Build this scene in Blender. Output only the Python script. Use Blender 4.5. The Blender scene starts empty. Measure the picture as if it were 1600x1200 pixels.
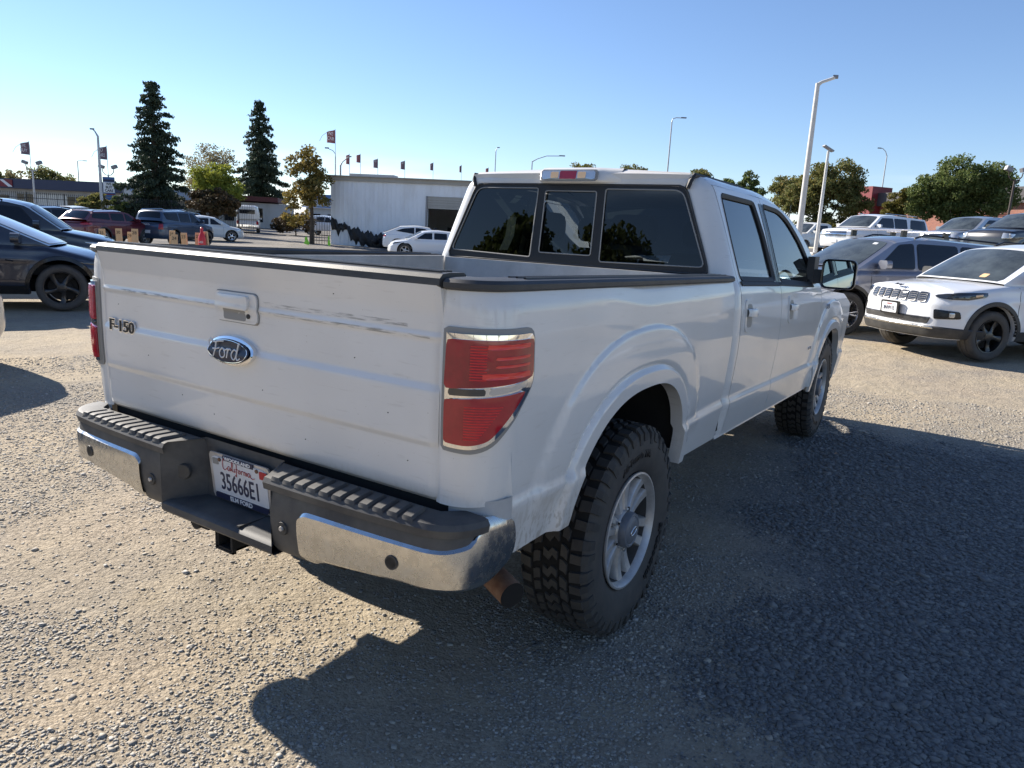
import bpy, bmesh, math, random
import numpy as np
from mathutils import Vector, Matrix
S = bpy.context.scene
C = S.collection
R = math.radians
PI = math.pi
rng = np.random.default_rng(7)
random.seed(7)

# ------------------------------------------------------------------ camera
cam_d = bpy.data.cameras.new('camera'); cam = bpy.data.objects.new('camera', cam_d); C.objects.link(cam)
S.camera = cam
CP = Vector((2.039, -2.6525, 1.6013)); yaw, pitch, roll, FPX = -0.5631, -0.2038, 0.0515, 1142.9
fw = Vector((math.sin(yaw)*math.cos(pitch), math.cos(yaw)*math.cos(pitch), math.sin(pitch)))
rt = Vector((math.cos(yaw), -math.sin(yaw), 0)); up = rt.cross(fw)
rt2 = rt*math.cos(roll)+up*math.sin(roll); up2 = -rt*math.sin(roll)+up*math.cos(roll)
cam.matrix_world = Matrix(((rt2.x, up2.x, -fw.x, CP.x), (rt2.y, up2.y, -fw.y, CP.y), (rt2.z, up2.z, -fw.z, CP.z), (0, 0, 0, 1)))
cam_d.sensor_fit = 'HORIZONTAL'; cam_d.sensor_width = 36; cam_d.lens = 36*FPX/1600
cam_d.clip_start = 0.05; cam_d.clip_end = 3000

# ------------------------------------------------------------------ sun and sky
SUN_EL, SUN_OFF = 30.0, 3.5          # the sun stands to the left of the truck, a little ahead
sv = Vector((-math.cos(R(SUN_OFF))*math.cos(R(SUN_EL)), math.sin(R(SUN_OFF))*math.cos(R(SUN_EL)), math.sin(R(SUN_EL))))
sd = bpy.data.lights.new('sun', 'SUN'); sd.energy = 5.0; sd.angle = R(0.53); sd.color = (1.0, 0.925, 0.82)
sun = bpy.data.objects.new('sun', sd); C.objects.link(sun); sun.rotation_euler = sv.to_track_quat('Z', 'Y').to_euler()
W = bpy.data.worlds.new('World'); S.world = W; W.use_nodes = True
nt = W.node_tree; nt.nodes.clear()
wo = nt.nodes.new('ShaderNodeOutputWorld'); bg = nt.nodes.new('ShaderNodeBackground'); sky = nt.nodes.new('ShaderNodeTexSky')
sky.sky_type = 'NISHITA'; sky.sun_disc = False; sky.sun_elevation = R(SUN_EL)
sky.sun_rotation = math.atan2(sv.x, sv.y)
sky.altitude = 0; sky.air_density = 1.0; sky.dust_density = 0.0; sky.ozone_density = 3.5
bg.inputs[1].default_value = 0.078
tc = nt.nodes.new('ShaderNodeTexCoord'); sp = nt.nodes.new('ShaderNodeSeparateXYZ'); nt.links.new(tc.outputs['Generated'], sp.inputs[0])
# thin low clouds above the horizon, stretched flat
mp = nt.nodes.new('ShaderNodeMapping'); mp.inputs['Scale'].default_value = (3.0, 3.0, 22.0); nt.links.new(tc.outputs['Generated'], mp.inputs[0])
cn = nt.nodes.new('ShaderNodeTexNoise'); cn.inputs['Scale'].default_value = 1.6; cn.inputs['Detail'].default_value = 5; nt.links.new(mp.outputs[0], cn.inputs[0])
cr = nt.nodes.new('ShaderNodeMapRange'); cr.inputs[1].default_value = 0.50; cr.inputs[2].default_value = 0.68; nt.links.new(cn.outputs[0], cr.inputs[0])
hr = nt.nodes.new('ShaderNodeMapRange'); hr.inputs[1].default_value = 0.09; hr.inputs[2].default_value = 0.045; nt.links.new(sp.outputs[2], hr.inputs[0])
ml = nt.nodes.new('ShaderNodeMath'); ml.operation = 'MULTIPLY'; nt.links.new(cr.outputs[0], ml.inputs[0]); nt.links.new(hr.outputs[0], ml.inputs[1])
m3 = nt.nodes.new('ShaderNodeMath'); m3.operation = 'MULTIPLY'; m3.inputs[1].default_value = 0.7; nt.links.new(ml.outputs[0], m3.inputs[0])
mx = nt.nodes.new('ShaderNodeMixRGB'); mx.inputs[2].default_value = (9.5, 9.6, 9.9, 1)
hs = nt.nodes.new('ShaderNodeMixRGB'); hs.blend_type = 'MULTIPLY'; hs.inputs[0].default_value = 1; hs.inputs[2].default_value = (.955, .96, 1.06, 1); nt.links.new(sky.outputs[0], hs.inputs[1])
nt.links.new(m3.outputs[0], mx.inputs[0]); nt.links.new(hs.outputs[0], mx.inputs[1])
nt.links.new(mx.outputs[0], bg.inputs[0]); nt.links.new(bg.outputs[0], wo.inputs[0])
S.view_settings.view_transform = 'Standard'; S.view_settings.look = 'None'; S.view_settings.gamma = 1
S.view_settings.use_curve_mapping = False; S.view_settings.exposure = 1.02
S.render.engine = 'CYCLES'; S.render.film_transparent = False
S.cycles.max_bounces = 8; S.cycles.transparent_max_bounces = 16; S.cycles.diffuse_bounces = 3

# ------------------------------------------------------------------ helpers
def link(o, parent=None):
    C.objects.link(o)
    if parent is not None: o.parent = parent
    return o
def thing(name, label, cat, loc=(0, 0, 0), rz=0, group=None):
    o = bpy.data.objects.new(name, None); o.location = loc; o.rotation_euler = (0, 0, rz); link(o)
    o['label'] = label; o['category'] = cat
    if group: o['group'] = group
    o.empty_display_size = .2
    return o
def tag(o, label, cat, group=None, kind=None):
    o['label'] = label; o['category'] = cat
    if group: o['group'] = group
    if kind: o['kind'] = kind
    return o
def mkmesh(name, v, f, mats=None, smooth=40, mi=None):
    me = bpy.data.meshes.new(name)
    v = np.asarray(v, dtype=float).reshape(-1, 3)
    me.from_pydata(v.tolist(), [], [tuple(int(k) for k in q) for q in f])
    if mats is not None:
        for m in (mats if isinstance(mats, (list, tuple)) else [mats]): me.materials.append(m)
    if mi is not None: me.polygons.foreach_set('material_index', list(mi))
    me.validate(); me.update()
    if smooth:
        me.polygons.foreach_set('use_smooth', [True]*len(me.polygons))
        me.set_sharp_from_angle(angle=R(smooth))
    return me
def obj(name, v, f, mats, parent=None, smooth=40, mi=None, loc=None, rot=None):
    o = bpy.data.objects.new(name, mkmesh(name, v, f, mats, smooth, mi)); link(o, parent)
    if loc is not None: o.location = loc
    if rot is not None: o.rotation_euler = rot
    return o
class MB:
    """collects vertices and faces"""
    def __init__(s): s.v = []; s.f = []; s.n = 0
    def add(s, v, f):
        v = np.asarray(v, dtype=float).reshape(-1, 3)
        s.v.append(v); s.f += [tuple(int(k)+s.n for k in q) for q in f]; s.n += len(v); return s
    def box(s, c, d, rz=0, M=None):
        x, y, z = [k/2 for k in d]
        v = np.array([(a*x, b*y, e*z) for a in (-1, 1) for b in (-1, 1) for e in (-1, 1)])
        if rz: cc, ss = math.cos(rz), math.sin(rz); v = v@np.array([[cc, ss, 0], [-ss, cc, 0], [0, 0, 1]])
        if M is not None: v = v@np.array(M.to_3x3()).T
        return s.add(v+np.array(c), [(0, 1, 3, 2), (4, 6, 7, 5), (0, 4, 5, 1), (2, 3, 7, 6), (0, 2, 6, 4), (1, 5, 7, 3)])
    def tube(s, pts, r, n=10, cap=True):
        pts = [Vector(p) for p in pts]; rr = r if isinstance(r, (list, tuple)) else [r]*len(pts)
        V = []; t0 = (pts[1]-pts[0]).normalized(); a = Vector((0, 0, 1)) if abs(t0.z) < .9 else Vector((1, 0, 0))
        u = t0.cross(a).normalized()
        for i, p in enumerate(pts):
            t = (pts[min(i+1, len(pts)-1)]-pts[max(i-1, 0)]).normalized()
            u = (u-t*u.dot(t)).normalized(); w = t.cross(u)
            for k in range(n):
                an = 2*PI*k/n; V.append(p+(u*math.cos(an)+w*math.sin(an))*rr[i])
        F = [(i*n+k, i*n+(k+1) % n, (i+1)*n+(k+1) % n, (i+1)*n+k) for i in range(len(pts)-1) for k in range(n)]
        if cap: F += [tuple(reversed(range(n))), tuple((len(pts)-1)*n+k for k in range(n))]
        return s.add([tuple(p) for p in V], F)
    def lathe(s, prof, n=48, axis='x', c=(0, 0, 0), close=False):
        """prof: (axial, radius) pairs"""
        V = []; m = len(prof)
        for k in range(n):
            an = 2*PI*k/n
            for a, r in prof:
                p = (a, r*math.cos(an), r*math.sin(an)) if axis == 'x' else (r*math.cos(an), r*math.sin(an), a) if axis == 'z' else (r*math.sin(an), a, r*math.cos(an))
                V.append((p[0]+c[0], p[1]+c[1], p[2]+c[2]))
        F = [(k*m+j, k*m+j+1, ((k+1) % n)*m+j+1, ((k+1) % n)*m+j) for k in range(n) for j in range(m-1)]
        return s.add(V, F)
    def grid(s, P, flip=False, wrap=False):
        P = np.asarray(P, dtype=float); a, b = P.shape[:2]
        F = []
        for i in range(a if wrap else a-1):
            for j in range(b-1):
                q = (i*b+j, ((i+1) % a)*b+j, ((i+1) % a)*b+j+1, i*b+j+1)
                F.append(q[::-1] if flip else q)
        return s.add(P.reshape(-1, 3), F)
    def prism(s, poly, a, b, axis='y'):
        """extrude a 2d outline between a and b along an axis"""
        n = len(poly)
        def pt(p, t): return (p[0], t, p[1]) if axis == 'y' else (t, p[0], p[1]) if axis == 'x' else (p[0], p[1], t)
        V = [pt(p, a) for p in poly]+[pt(p, b) for p in poly]
        F = [tuple(range(n))[::-1], tuple(range(n, 2*n))]+[(k, (k+1) % n, n+(k+1) % n, n+k) for k in range(n)]
        return s.add(V, F)
    def out(s, name, mats, parent=None, smooth=40, **k):
        return obj(name, np.concatenate(s.v), s.f, mats, parent, smooth, **k)
    def mesh(s, name, mats, smooth=40): return mkmesh(name, np.concatenate(s.v), s.f, mats, smooth)
def sm(a, b, x):
    t = np.clip((np.asarray(x, float)-a)/(b-a), 0, 1); return t*t*(3-2*t)
def interp(x, tab):
    if tab[0][0] > tab[-1][0]: tab = tab[::-1]
    return np.interp(x, [t[0] for t in tab], [t[1] for t in tab])
def rounded(poly, r=.02, n=4):
    """round the corners of a 2d polygon; r may be a list"""
    out = []; m = len(poly); rr = r if isinstance(r, (list, tuple)) else [r]*m
    for i in range(m):
        p0, p, p1 = np.array(poly[i-1], float), np.array(poly[i], float), np.array(poly[(i+1) % m], float)
        a = (p0-p); b = (p1-p); la, lb = np.linalg.norm(a), np.linalg.norm(b)
        d = min(rr[i], la*.45, lb*.45); A = p+a/la*d; B = p+b/lb*d
        for k in range(n+1):
            t = k/n; out.append(tuple((1-t)**2*A+2*t*(1-t)*p+t*t*B))
    return out
def resample(poly, n):
    P = np.array(poly+[poly[0]], float); L = np.concatenate([[0], np.cumsum(np.linalg.norm(np.diff(P, axis=0), axis=1))])
    t = np.linspace(0, L[-1], n, endpoint=False)
    return np.stack([np.interp(t, L, P[:, 0]), np.interp(t, L, P[:, 1])], 1)
def patch(surf, poly, off=.004, thick=.006, n=56, rings=5, dome=0.0, flip=False, hole=None, cen=None):
    """a plate that follows surf(a, b, offset) inside a 2d outline, with a rim going back down to the surface"""
    Q = resample(list(poly), n); c = np.array(cen) if cen is not None else Q.mean(0)
    V = []; F = []
    ks = list(range(rings+1))
    if hole is not None:
        H = resample(list(hole), n)
        # align start
        H = np.roll(H, -int(np.argmin(((H-Q[0])**2).sum(1))), 0)
        rows = [(Q, off-thick), (Q, off), (H, off), (H, off-thick)]
        for P_, o_ in rows: V += [surf(p[0], p[1], o_) for p in P_]
        nr = 4
        for r_ in range(nr-1): F += [(r_*n+k, r_*n+(k+1) % n, (r_+1)*n+(k+1) % n, (r_+1)*n+k) for k in range(n)]
    else:
        V += [surf(p[0], p[1], off-thick) for p in Q]
        for r_ in range(rings):
            t = 1-r_/rings
            V += [surf(*(c+(p-c)*t), off+dome*(1-t**3)) for p in Q]
        V.append(surf(c[0], c[1], off+dome))
        for r_ in range(rings): F += [(r_*n+k, r_*n+(k+1) % n, (r_+1)*n+(k+1) % n, (r_+1)*n+k) for k in range(n)]
        F += [(rings*n+k, rings*n+(k+1) % n, len(V)-1) for k in range(n)]
    if flip: F = [q[::-1] for q in F]
    return MB().add(V, F)
def skirt(P, inward):
    """closed border of grid P (a,b,3) pushed by inward; returns verts, faces"""
    a, b = P.shape[:2]
    idx = [(i, 0) for i in range(a)]+[(a-1, j) for j in range(1, b)]+[(i, b-1) for i in range(a-2, -1, -1)]+[(0, j) for j in range(b-2, 0, -1)]
    E = np.array([P[i, j] for i, j in idx]); I = E+np.array([inward(P[i, j]) for i, j in idx])
    n = len(idx); return np.concatenate([E, I]), [(k, n+k, n+(k+1) % n, (k+1) % n) for k in range(n)]
def inpoly(x, y, poly):
    x = np.asarray(x); y = np.asarray(y); r = np.zeros(x.shape, bool); n = len(poly)
    for i in range(n):
        x0, y0 = poly[i]; x1, y1 = poly[(i+1) % n]
        if y0 == y1: continue
        c = ((y0 > y) != (y1 > y)) & (x < (x1-x0)*(y-y0)/(y1-y0)+x0); r ^= c
    return r

# ------------------------------------------------------------------ materials
def newmat(name):
    m = bpy.data.materials.new(name); m.use_nodes = True; t = m.node_tree; return m, t, t.nodes['Principled BSDF']
def lnk(t, a, b): t.links.new(a, b)
def pm(name, col, rough=.5, metal=0, coat=0, bump=0, bscale=40, var=0, vscale=6, spec=.5, col2=None, emit=None, coatr=.03, bd=.01, rvar=0, obj_co=True, stretch=None):
    m, t, p = newmat(name)
    p.inputs['Base Color'].default_value = (*col, 1); p.inputs['Roughness'].default_value = rough; p.inputs['Metallic'].default_value = metal
    p.inputs['Coat Weight'].default_value = coat; p.inputs['Coat Roughness'].default_value = coatr; p.inputs['Specular IOR Level'].default_value = spec
    tcn = t.nodes.new('ShaderNodeTexCoord'); co = tcn.outputs['Object']
    if stretch:
        mpn = t.nodes.new('ShaderNodeMapping'); mpn.inputs['Scale'].default_value = stretch; lnk(t, co, mpn.inputs[0]); co = mpn.outputs[0]
    if var or col2:
        n = t.nodes.new('ShaderNodeTexNoise'); n.inputs['Scale'].default_value = vscale; n.inputs['Detail'].default_value = 6; n.inputs['Roughness'].default_value = .65; lnk(t, co, n.inputs[0])
        mr = t.nodes.new('ShaderNodeMapRange'); mr.inputs[1].default_value = .35; mr.inputs[2].default_value = .68; lnk(t, n.outputs[0], mr.inputs[0])
        mxn = t.nodes.new('ShaderNodeMixRGB'); lnk(t, mr.outputs[0], mxn.inputs[0]); mxn.inputs[1].default_value = (*col, 1)
        c2 = col2 if col2 else tuple(max(0, k*(1-var)) for k in col); mxn.inputs[2].default_value = (*c2, 1); lnk(t, mxn.outputs[0], p.inputs['Base Color'])
        if rvar:
            m4 = t.nodes.new('ShaderNodeMapRange'); m4.inputs[3].default_value = rough; m4.inputs[4].default_value = rough+rvar; lnk(t, mr.outputs[0], m4.inputs[0]); lnk(t, m4.outputs[0], p.inputs['Roughness'])
    if bump:
        n2 = t.nodes.new('ShaderNodeTexNoise'); n2.inputs['Scale'].default_value = bscale; n2.inputs['Detail'].default_value = 4; lnk(t, co, n2.inputs[0])
        b = t.nodes.new('ShaderNodeBump'); b.inputs['Strength'].default_value = bump; b.inputs['Distance'].default_value = bd; lnk(t, n2.outputs[0], b.inputs['Height']); lnk(t, b.outputs[0], p.inputs['Normal'])
    if emit: p.inputs['Emission Color'].default_value = (*emit[0], 1); p.inputs['Emission Strength'].default_value = emit[1]
    return m
def glassmat(name, tint, rough=0.0, ior=1.5, boost=1.0):
    m, t, p = newmat(name); t.nodes.remove(p); o = t.nodes['Material Output']
    tr = t.nodes.new('ShaderNodeBsdfTransparent'); tr.inputs[0].default_value = (*tint, 1)
    gl = t.nodes.new('ShaderNodeBsdfGlossy'); gl.inputs['Roughness'].default_value = rough; gl.inputs[0].default_value = (boost, boost, boost, 1)
    fr = t.nodes.new('ShaderNodeFresnel'); fr.inputs[0].default_value = ior
    ge = t.nodes.new('ShaderNodeNewGeometry')
    mx_ = t.nodes.new('ShaderNodeMixShader'); lnk(t, fr.outputs[0], mx_.inputs[0]); lnk(t, tr.outputs[0], mx_.inputs[1]); lnk(t, gl.outputs[0], mx_.inputs[2]); lnk(t, mx_.outputs[0], o.inputs[0])
    return m
M = {}
M['paint'] = None
def car_paint(name, col, metal=0.0, rough=.35, dust=.0, dustc=(.42, .38, .32), low=None, coat=1.0, scr=False):
    """clear-coated paint; dust = share of a fine dirt film; low=(z0,z1) heavier splashes below z1"""
    m, t, p = newmat(name)
    p.inputs['Metallic'].default_value = metal; p.inputs['Roughness'].default_value = rough; p.inputs['Coat Weight'].default_value = coat; p.inputs['Coat Roughness'].default_value = .03
    tcn = t.nodes.new('ShaderNodeTexCoord'); co = tcn.outputs['Object']
    def noise(sc, det, st=None, r0=.35, r1=.7):
        src = co
        if st: mm = t.nodes.new('ShaderNodeMapping'); mm.inputs['Scale'].default_value = st; lnk(t, co, mm.inputs[0]); src = mm.outputs[0]
        n = t.nodes.new('ShaderNodeTexNoise'); n.inputs['Scale'].default_value = sc; n.inputs['Detail'].default_value = det; lnk(t, src, n.inputs[0])
        mr = t.nodes.new('ShaderNodeMapRange'); mr.inputs[1].default_value = r0; mr.inputs[2].default_value = r1; lnk(t, n.outputs[0], mr.inputs[0]); return mr.outputs[0]
    def math_(op, a, b):
        k = t.nodes.new('ShaderNodeMath'); k.operation = op; k.use_clamp = True
        for i, q in enumerate((a, b)):
            if isinstance(q, (int, float)): k.inputs[i].default_value = q
            else: lnk(t, q, k.inputs[i])
        return k.outputs[0]
    fac = math_('MULTIPLY', noise(2.2, 6), dust) if dust else None
    if low:
        s_ = t.nodes.new('ShaderNodeSeparateXYZ'); lnk(t, co, s_.inputs[0])
        mr = t.nodes.new('ShaderNodeMapRange'); mr.inputs[1].default_value = low[1]; mr.inputs[2].default_value = low[0]; lnk(t, s_.outputs[2], mr.inputs[0])
        sp1 = math_('MULTIPLY', noise(70, 4, (1, 1, .45), .50, .60), 1.0)
        sp2 = math_('ADD', math_('MULTIPLY', noise(5, 5), .95), sp1)
        lowf = math_('MULTIPLY', mr.outputs[0], sp2)
        ym = t.nodes.new('ShaderNodeMapRange'); ym.inputs[1].default_value = .2; ym.inputs[2].default_value = -.75; ym.inputs[3].default_value = .25; ym.inputs[4].default_value = 1.0; lnk(t, s_.outputs[1], ym.inputs[0])
        lowf = math_('MULTIPLY', lowf, ym.outputs[0])
        fac = math_('ADD', fac, lowf) if fac else lowf
    if scr:
        fac = math_('ADD', fac, math_('MULTIPLY', noise(9, 8, (1.2, 1, 9), .60, .72), .20))
        fac = math_('ADD', fac, math_('MULTIPLY', noise(150, 2, None, .74, .77), .6))
    mxn = t.nodes.new('ShaderNodeMixRGB'); mxn.inputs[1].default_value = (*col, 1); mxn.inputs[2].default_value = (*dustc, 1)
    if fac is not None:
        lnk(t, fac, mxn.inputs[0]); lnk(t, mxn.outputs[0], p.inputs['Base Color'])
        k = math_('SUBTRACT', coat, math_('MULTIPLY', fac, 1.1)); lnk(t, k, p.inputs['Coat Weight'])
        k2 = t.nodes.new('ShaderNodeMapRange'); k2.inputs[3].default_value = .02; k2.inputs[4].default_value = .22; lnk(t, fac, k2.inputs[0]); lnk(t, k2.outputs[0], p.inputs['Coat Roughness'])
    else: p.inputs['Base Color'].default_value = (*col, 1)
    # very slight waviness of pressed steel
    n2 = t.nodes.new('ShaderNodeTexNoise'); n2.inputs['Scale'].default_value = 3; lnk(t, co, n2.inputs[0])
    b = t.nodes.new('ShaderNodeBump'); b.inputs['Strength'].default_value = .12; b.inputs['Distance'].default_value = .01; lnk(t, n2.outputs[0], b.inputs['Height']); lnk(t, b.outputs[0], p.inputs['Coat Normal'])
    return m
M['truck'] = car_paint('white_truck_paint', (.79, .77, .73), dust=.20, low=(.60, .90), scr=True, coat=.9)
M['truckdust'] = car_paint('dusty_white_roof_paint', (.74, .72, .68), dust=.75, dustc=(.55, .50, .42), coat=.6)
M['bedin'] = pm('bed_inner_paint', (.50, .50, .49), .55, var=.25, vscale=5)
M['white'] = car_paint('white_car_paint', (.74, .75, .76), coat=.9)
M['offwhite'] = car_paint('off_white_car_paint', (.66, .66, .63), coat=.7, dust=.2)
M['navy'] = car_paint('dark_navy_paint', (.010, .014, .030), metal=.3, rough=.3, dust=.08)
M['black'] = car_paint('black_car_paint', (.010, .012, .018), metal=.2, rough=.3, dust=.05)
M['red'] = car_paint('dark_red_paint', (.12, .010, .018), metal=.4, rough=.35)
M['blue'] = car_paint('slate_blue_paint', (.045, .075, .125), metal=.45, rough=.38)
M['greyblue'] = car_paint('blue_grey_metal_paint', (.19, .20, .245), metal=.7, rough=.36, dust=.18)
M['silver'] = car_paint('silver_paint', (.42, .44, .46), metal=.7, rough=.35)
M['plastic'] = pm('black_textured_plastic', (.030, .031, .033), .52, bump=.25, bscale=500, bd=.001, var=.0, col2=(.060, .058, .054), vscale=7)
M['plasticbump'] = pm('grey_black_bumper_plastic', (.045, .045, .047), .6, bump=.25, bscale=400, bd=.001, col2=(.10, .096, .088), vscale=7)
M['trim'] = pm('black_gloss_trim', (.012, .012, .013), .25)
M['rubberseal'] = pm('rubber_seal', (.018, .018, .018), .6)
M['gap'] = pm('dark_gap', (.006, .006, .006), .9)
M['under'] = pm('dark_underbody', (.022, .020, .018), .8, var=.4)
M['chrome'] = pm('bright_chrome', (.80, .80, .80), .06, 1)
M['chromedull'] = pm('weathered_chrome', (.62, .62, .60), .16, 1, col2=(.53, .51, .47), vscale=34, rvar=.20, bump=.12, bscale=30, bd=.002)
M['alloy'] = pm('silver_alloy', (.62, .60, .58), .40, .5, col2=(.42, .40, .37), vscale=14)
M['alloybright'] = pm('bright_alloy', (.6, .6, .62), .25, .9)
M['blackwheel'] = pm('satin_black_wheel', (.012, .012, .013), .35, 0, coat=.3)
M['tyre'] = pm('tyre_rubber', (.036, .034, .032), .78, bump=.35, bscale=180, bd=.002, col2=(.065, .060, .052), vscale=9)
M['tyre2'] = pm('tyre_letter_rubber', (.012, .012, .012), .45)
M['tyrewall'] = pm('tyre_sidewall_rubber', (.046, .044, .042), .7, col2=(.075, .068, .060), vscale=11, bump=.1, bscale=90, bd=.002)
M['rust'] = pm('rusty_pipe', (.16, .075, .045), .7, .3, col2=(.26, .16, .10), vscale=18, bump=.2, bscale=60)
M['redlens'] = pm('red_lens', (.42, .016, .026), .10, 0, coat=.6, col2=(.30, .008, .018), vscale=14)
M['redlensb'] = pm('bright_red_lens_bars', (.82, .055, .045), .2, 0, coat=.3)
M['redlensd'] = pm('deep_red_lens', (.38, .008, .024), .10, 0, coat=.6, col2=(.22, .004, .016), vscale=12)
M['clearlens'] = pm('clear_lamp_lens', (.55, .56, .56), .12, .6, coat=1)
M['amber'] = pm('amber_lens', (.85, .55, .28), .15, coat=1)
M['lampgrey'] = pm('lamp_bezel_grey', (.27, .265, .25), .45)
M['headlamp'] = pm('smoked_headlamp', (.035, .038, .042), .08, .2, coat=1)
M['glass'] = glassmat('tinted_glass', (.10, .12, .13))
M['glassclear'] = glassmat('clear_glass', (.55, .60, .58))
M['glassgreen'] = glassmat('front_side_glass', (.34, .42, .40), ior=1.8)
M['glassside'] = glassmat('rear_side_glass', (.08, .10, .12), ior=2.2)
M['darkglass'] = pm('dark_car_glass', (.008, .010, .014), .03, 0, spec=.45)
M['sunglass'] = pm('windscreen_glass', (.075, .09, .095), .04, 0, spec=.65, col2=(.015, .018, .02), vscale=1.6)
M['dustyglare'] = pm('dusty_glare_windscreen', (.30, .33, .37), .30, coat=1, col2=(.20, .22, .25), vscale=2)  # dust film whose pale tone also paints in glare and sky reflection
M['mirror'] = pm('mirror_glass', (.75, .85, .82), .01, 1)
M['seat'] = pm('grey_seat_cloth', (.12, .12, .125), .85)
M['plate'] = pm('plate_white', (.66, .67, .68), .35, var=.06)
M['plateblue'] = pm('plate_navy', (.012, .018, .055), .4)
M['platered'] = pm('plate_red', (.45, .018, .022), .5)
M['letterw'] = pm('letter_white', (.75, .75, .75), .4)
M['letterk'] = pm('letter_black', (.015, .015, .016), .4)
M['oval'] = pm('emblem_dark_blue', (.008, .014, .040), .35, coat=.15, coatr=.2)

def text(s, size=1.0, depth=.002, mat=None, name='lettering', parent=None, M4=None, sx=1.0, shear=0.0, align='CENTER', warp=None, bold=0.0):
    cu = bpy.data.curves.new(name, 'FONT'); cu.body = s; cu.size = size; cu.extrude = depth; cu.align_x = align; cu.align_y = 'CENTER'; cu.shear = shear; cu.offset = bold; cu.resolution_u = 3
    to = bpy.data.objects.new(name, cu); C.objects.link(to)
    dg = bpy.context.evaluated_depsgraph_get(); me = bpy.data.meshes.new_from_object(to.evaluated_get(dg))
    bpy.data.objects.remove(to); bpy.data.curves.remove(cu)
    me.name = name; me.materials.clear(); me.materials.append(mat)
    n = len(me.vertices); co = np.empty(n*3); me.vertices.foreach_get('co', co); co = co.reshape(-1, 3); co[:, 0] *= sx
    if warp is not None: co = warp(co)
    if M4 is not None: co = (np.array(M4) @ np.concatenate([co, np.ones((n, 1))], 1).T).T[:, :3]
    me.vertices.foreach_set('co', co.ravel()); me.update()
    o = bpy.data.objects.new(name, me); link(o, parent); return o
def strokes(lines, r, mat, name, parent, M4, n=6):
    """ribbon-like raised pen strokes in the local xy plane"""
    mb = MB()
    for ln in lines:
        # smooth through points (catmull-rom)
        P = [np.array(p, float) for p in ln]; Q = []
        for i in range(len(P)-1):
            p0 = P[max(i-1, 0)]; p1 = P[i]; p2 = P[i+1]; p3 = P[min(i+2, len(P)-1)]
            for t in np.linspace(0, 1, 5, endpoint=False):
                Q.append(.5*((2*p1)+(-p0+p2)*t+(2*p0-5*p1+4*p2-p3)*t*t+(-p0+3*p1-3*p2+p3)*t**3))
        Q.append(P[-1]); mb.tube([tuple(M4 @ Vector((q[0], q[1], 0))) for q in Q], r, n)
    return mb.out(name, mat, parent, 60)
def frame4(o, x, y):
    """matrix with origin o, local x along x, local y along y"""
    x = Vector(x).normalized(); y = Vector(y); y = (y-x*y.dot(x)).normalized(); z = x.cross(y); o = Vector(o)
    return Matrix(((x.x, y.x, z.x, o.x), (x.y, y.y, z.y, o.y), (x.z, y.z, z.z, o.z), (0, 0, 0, 1)))
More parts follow.
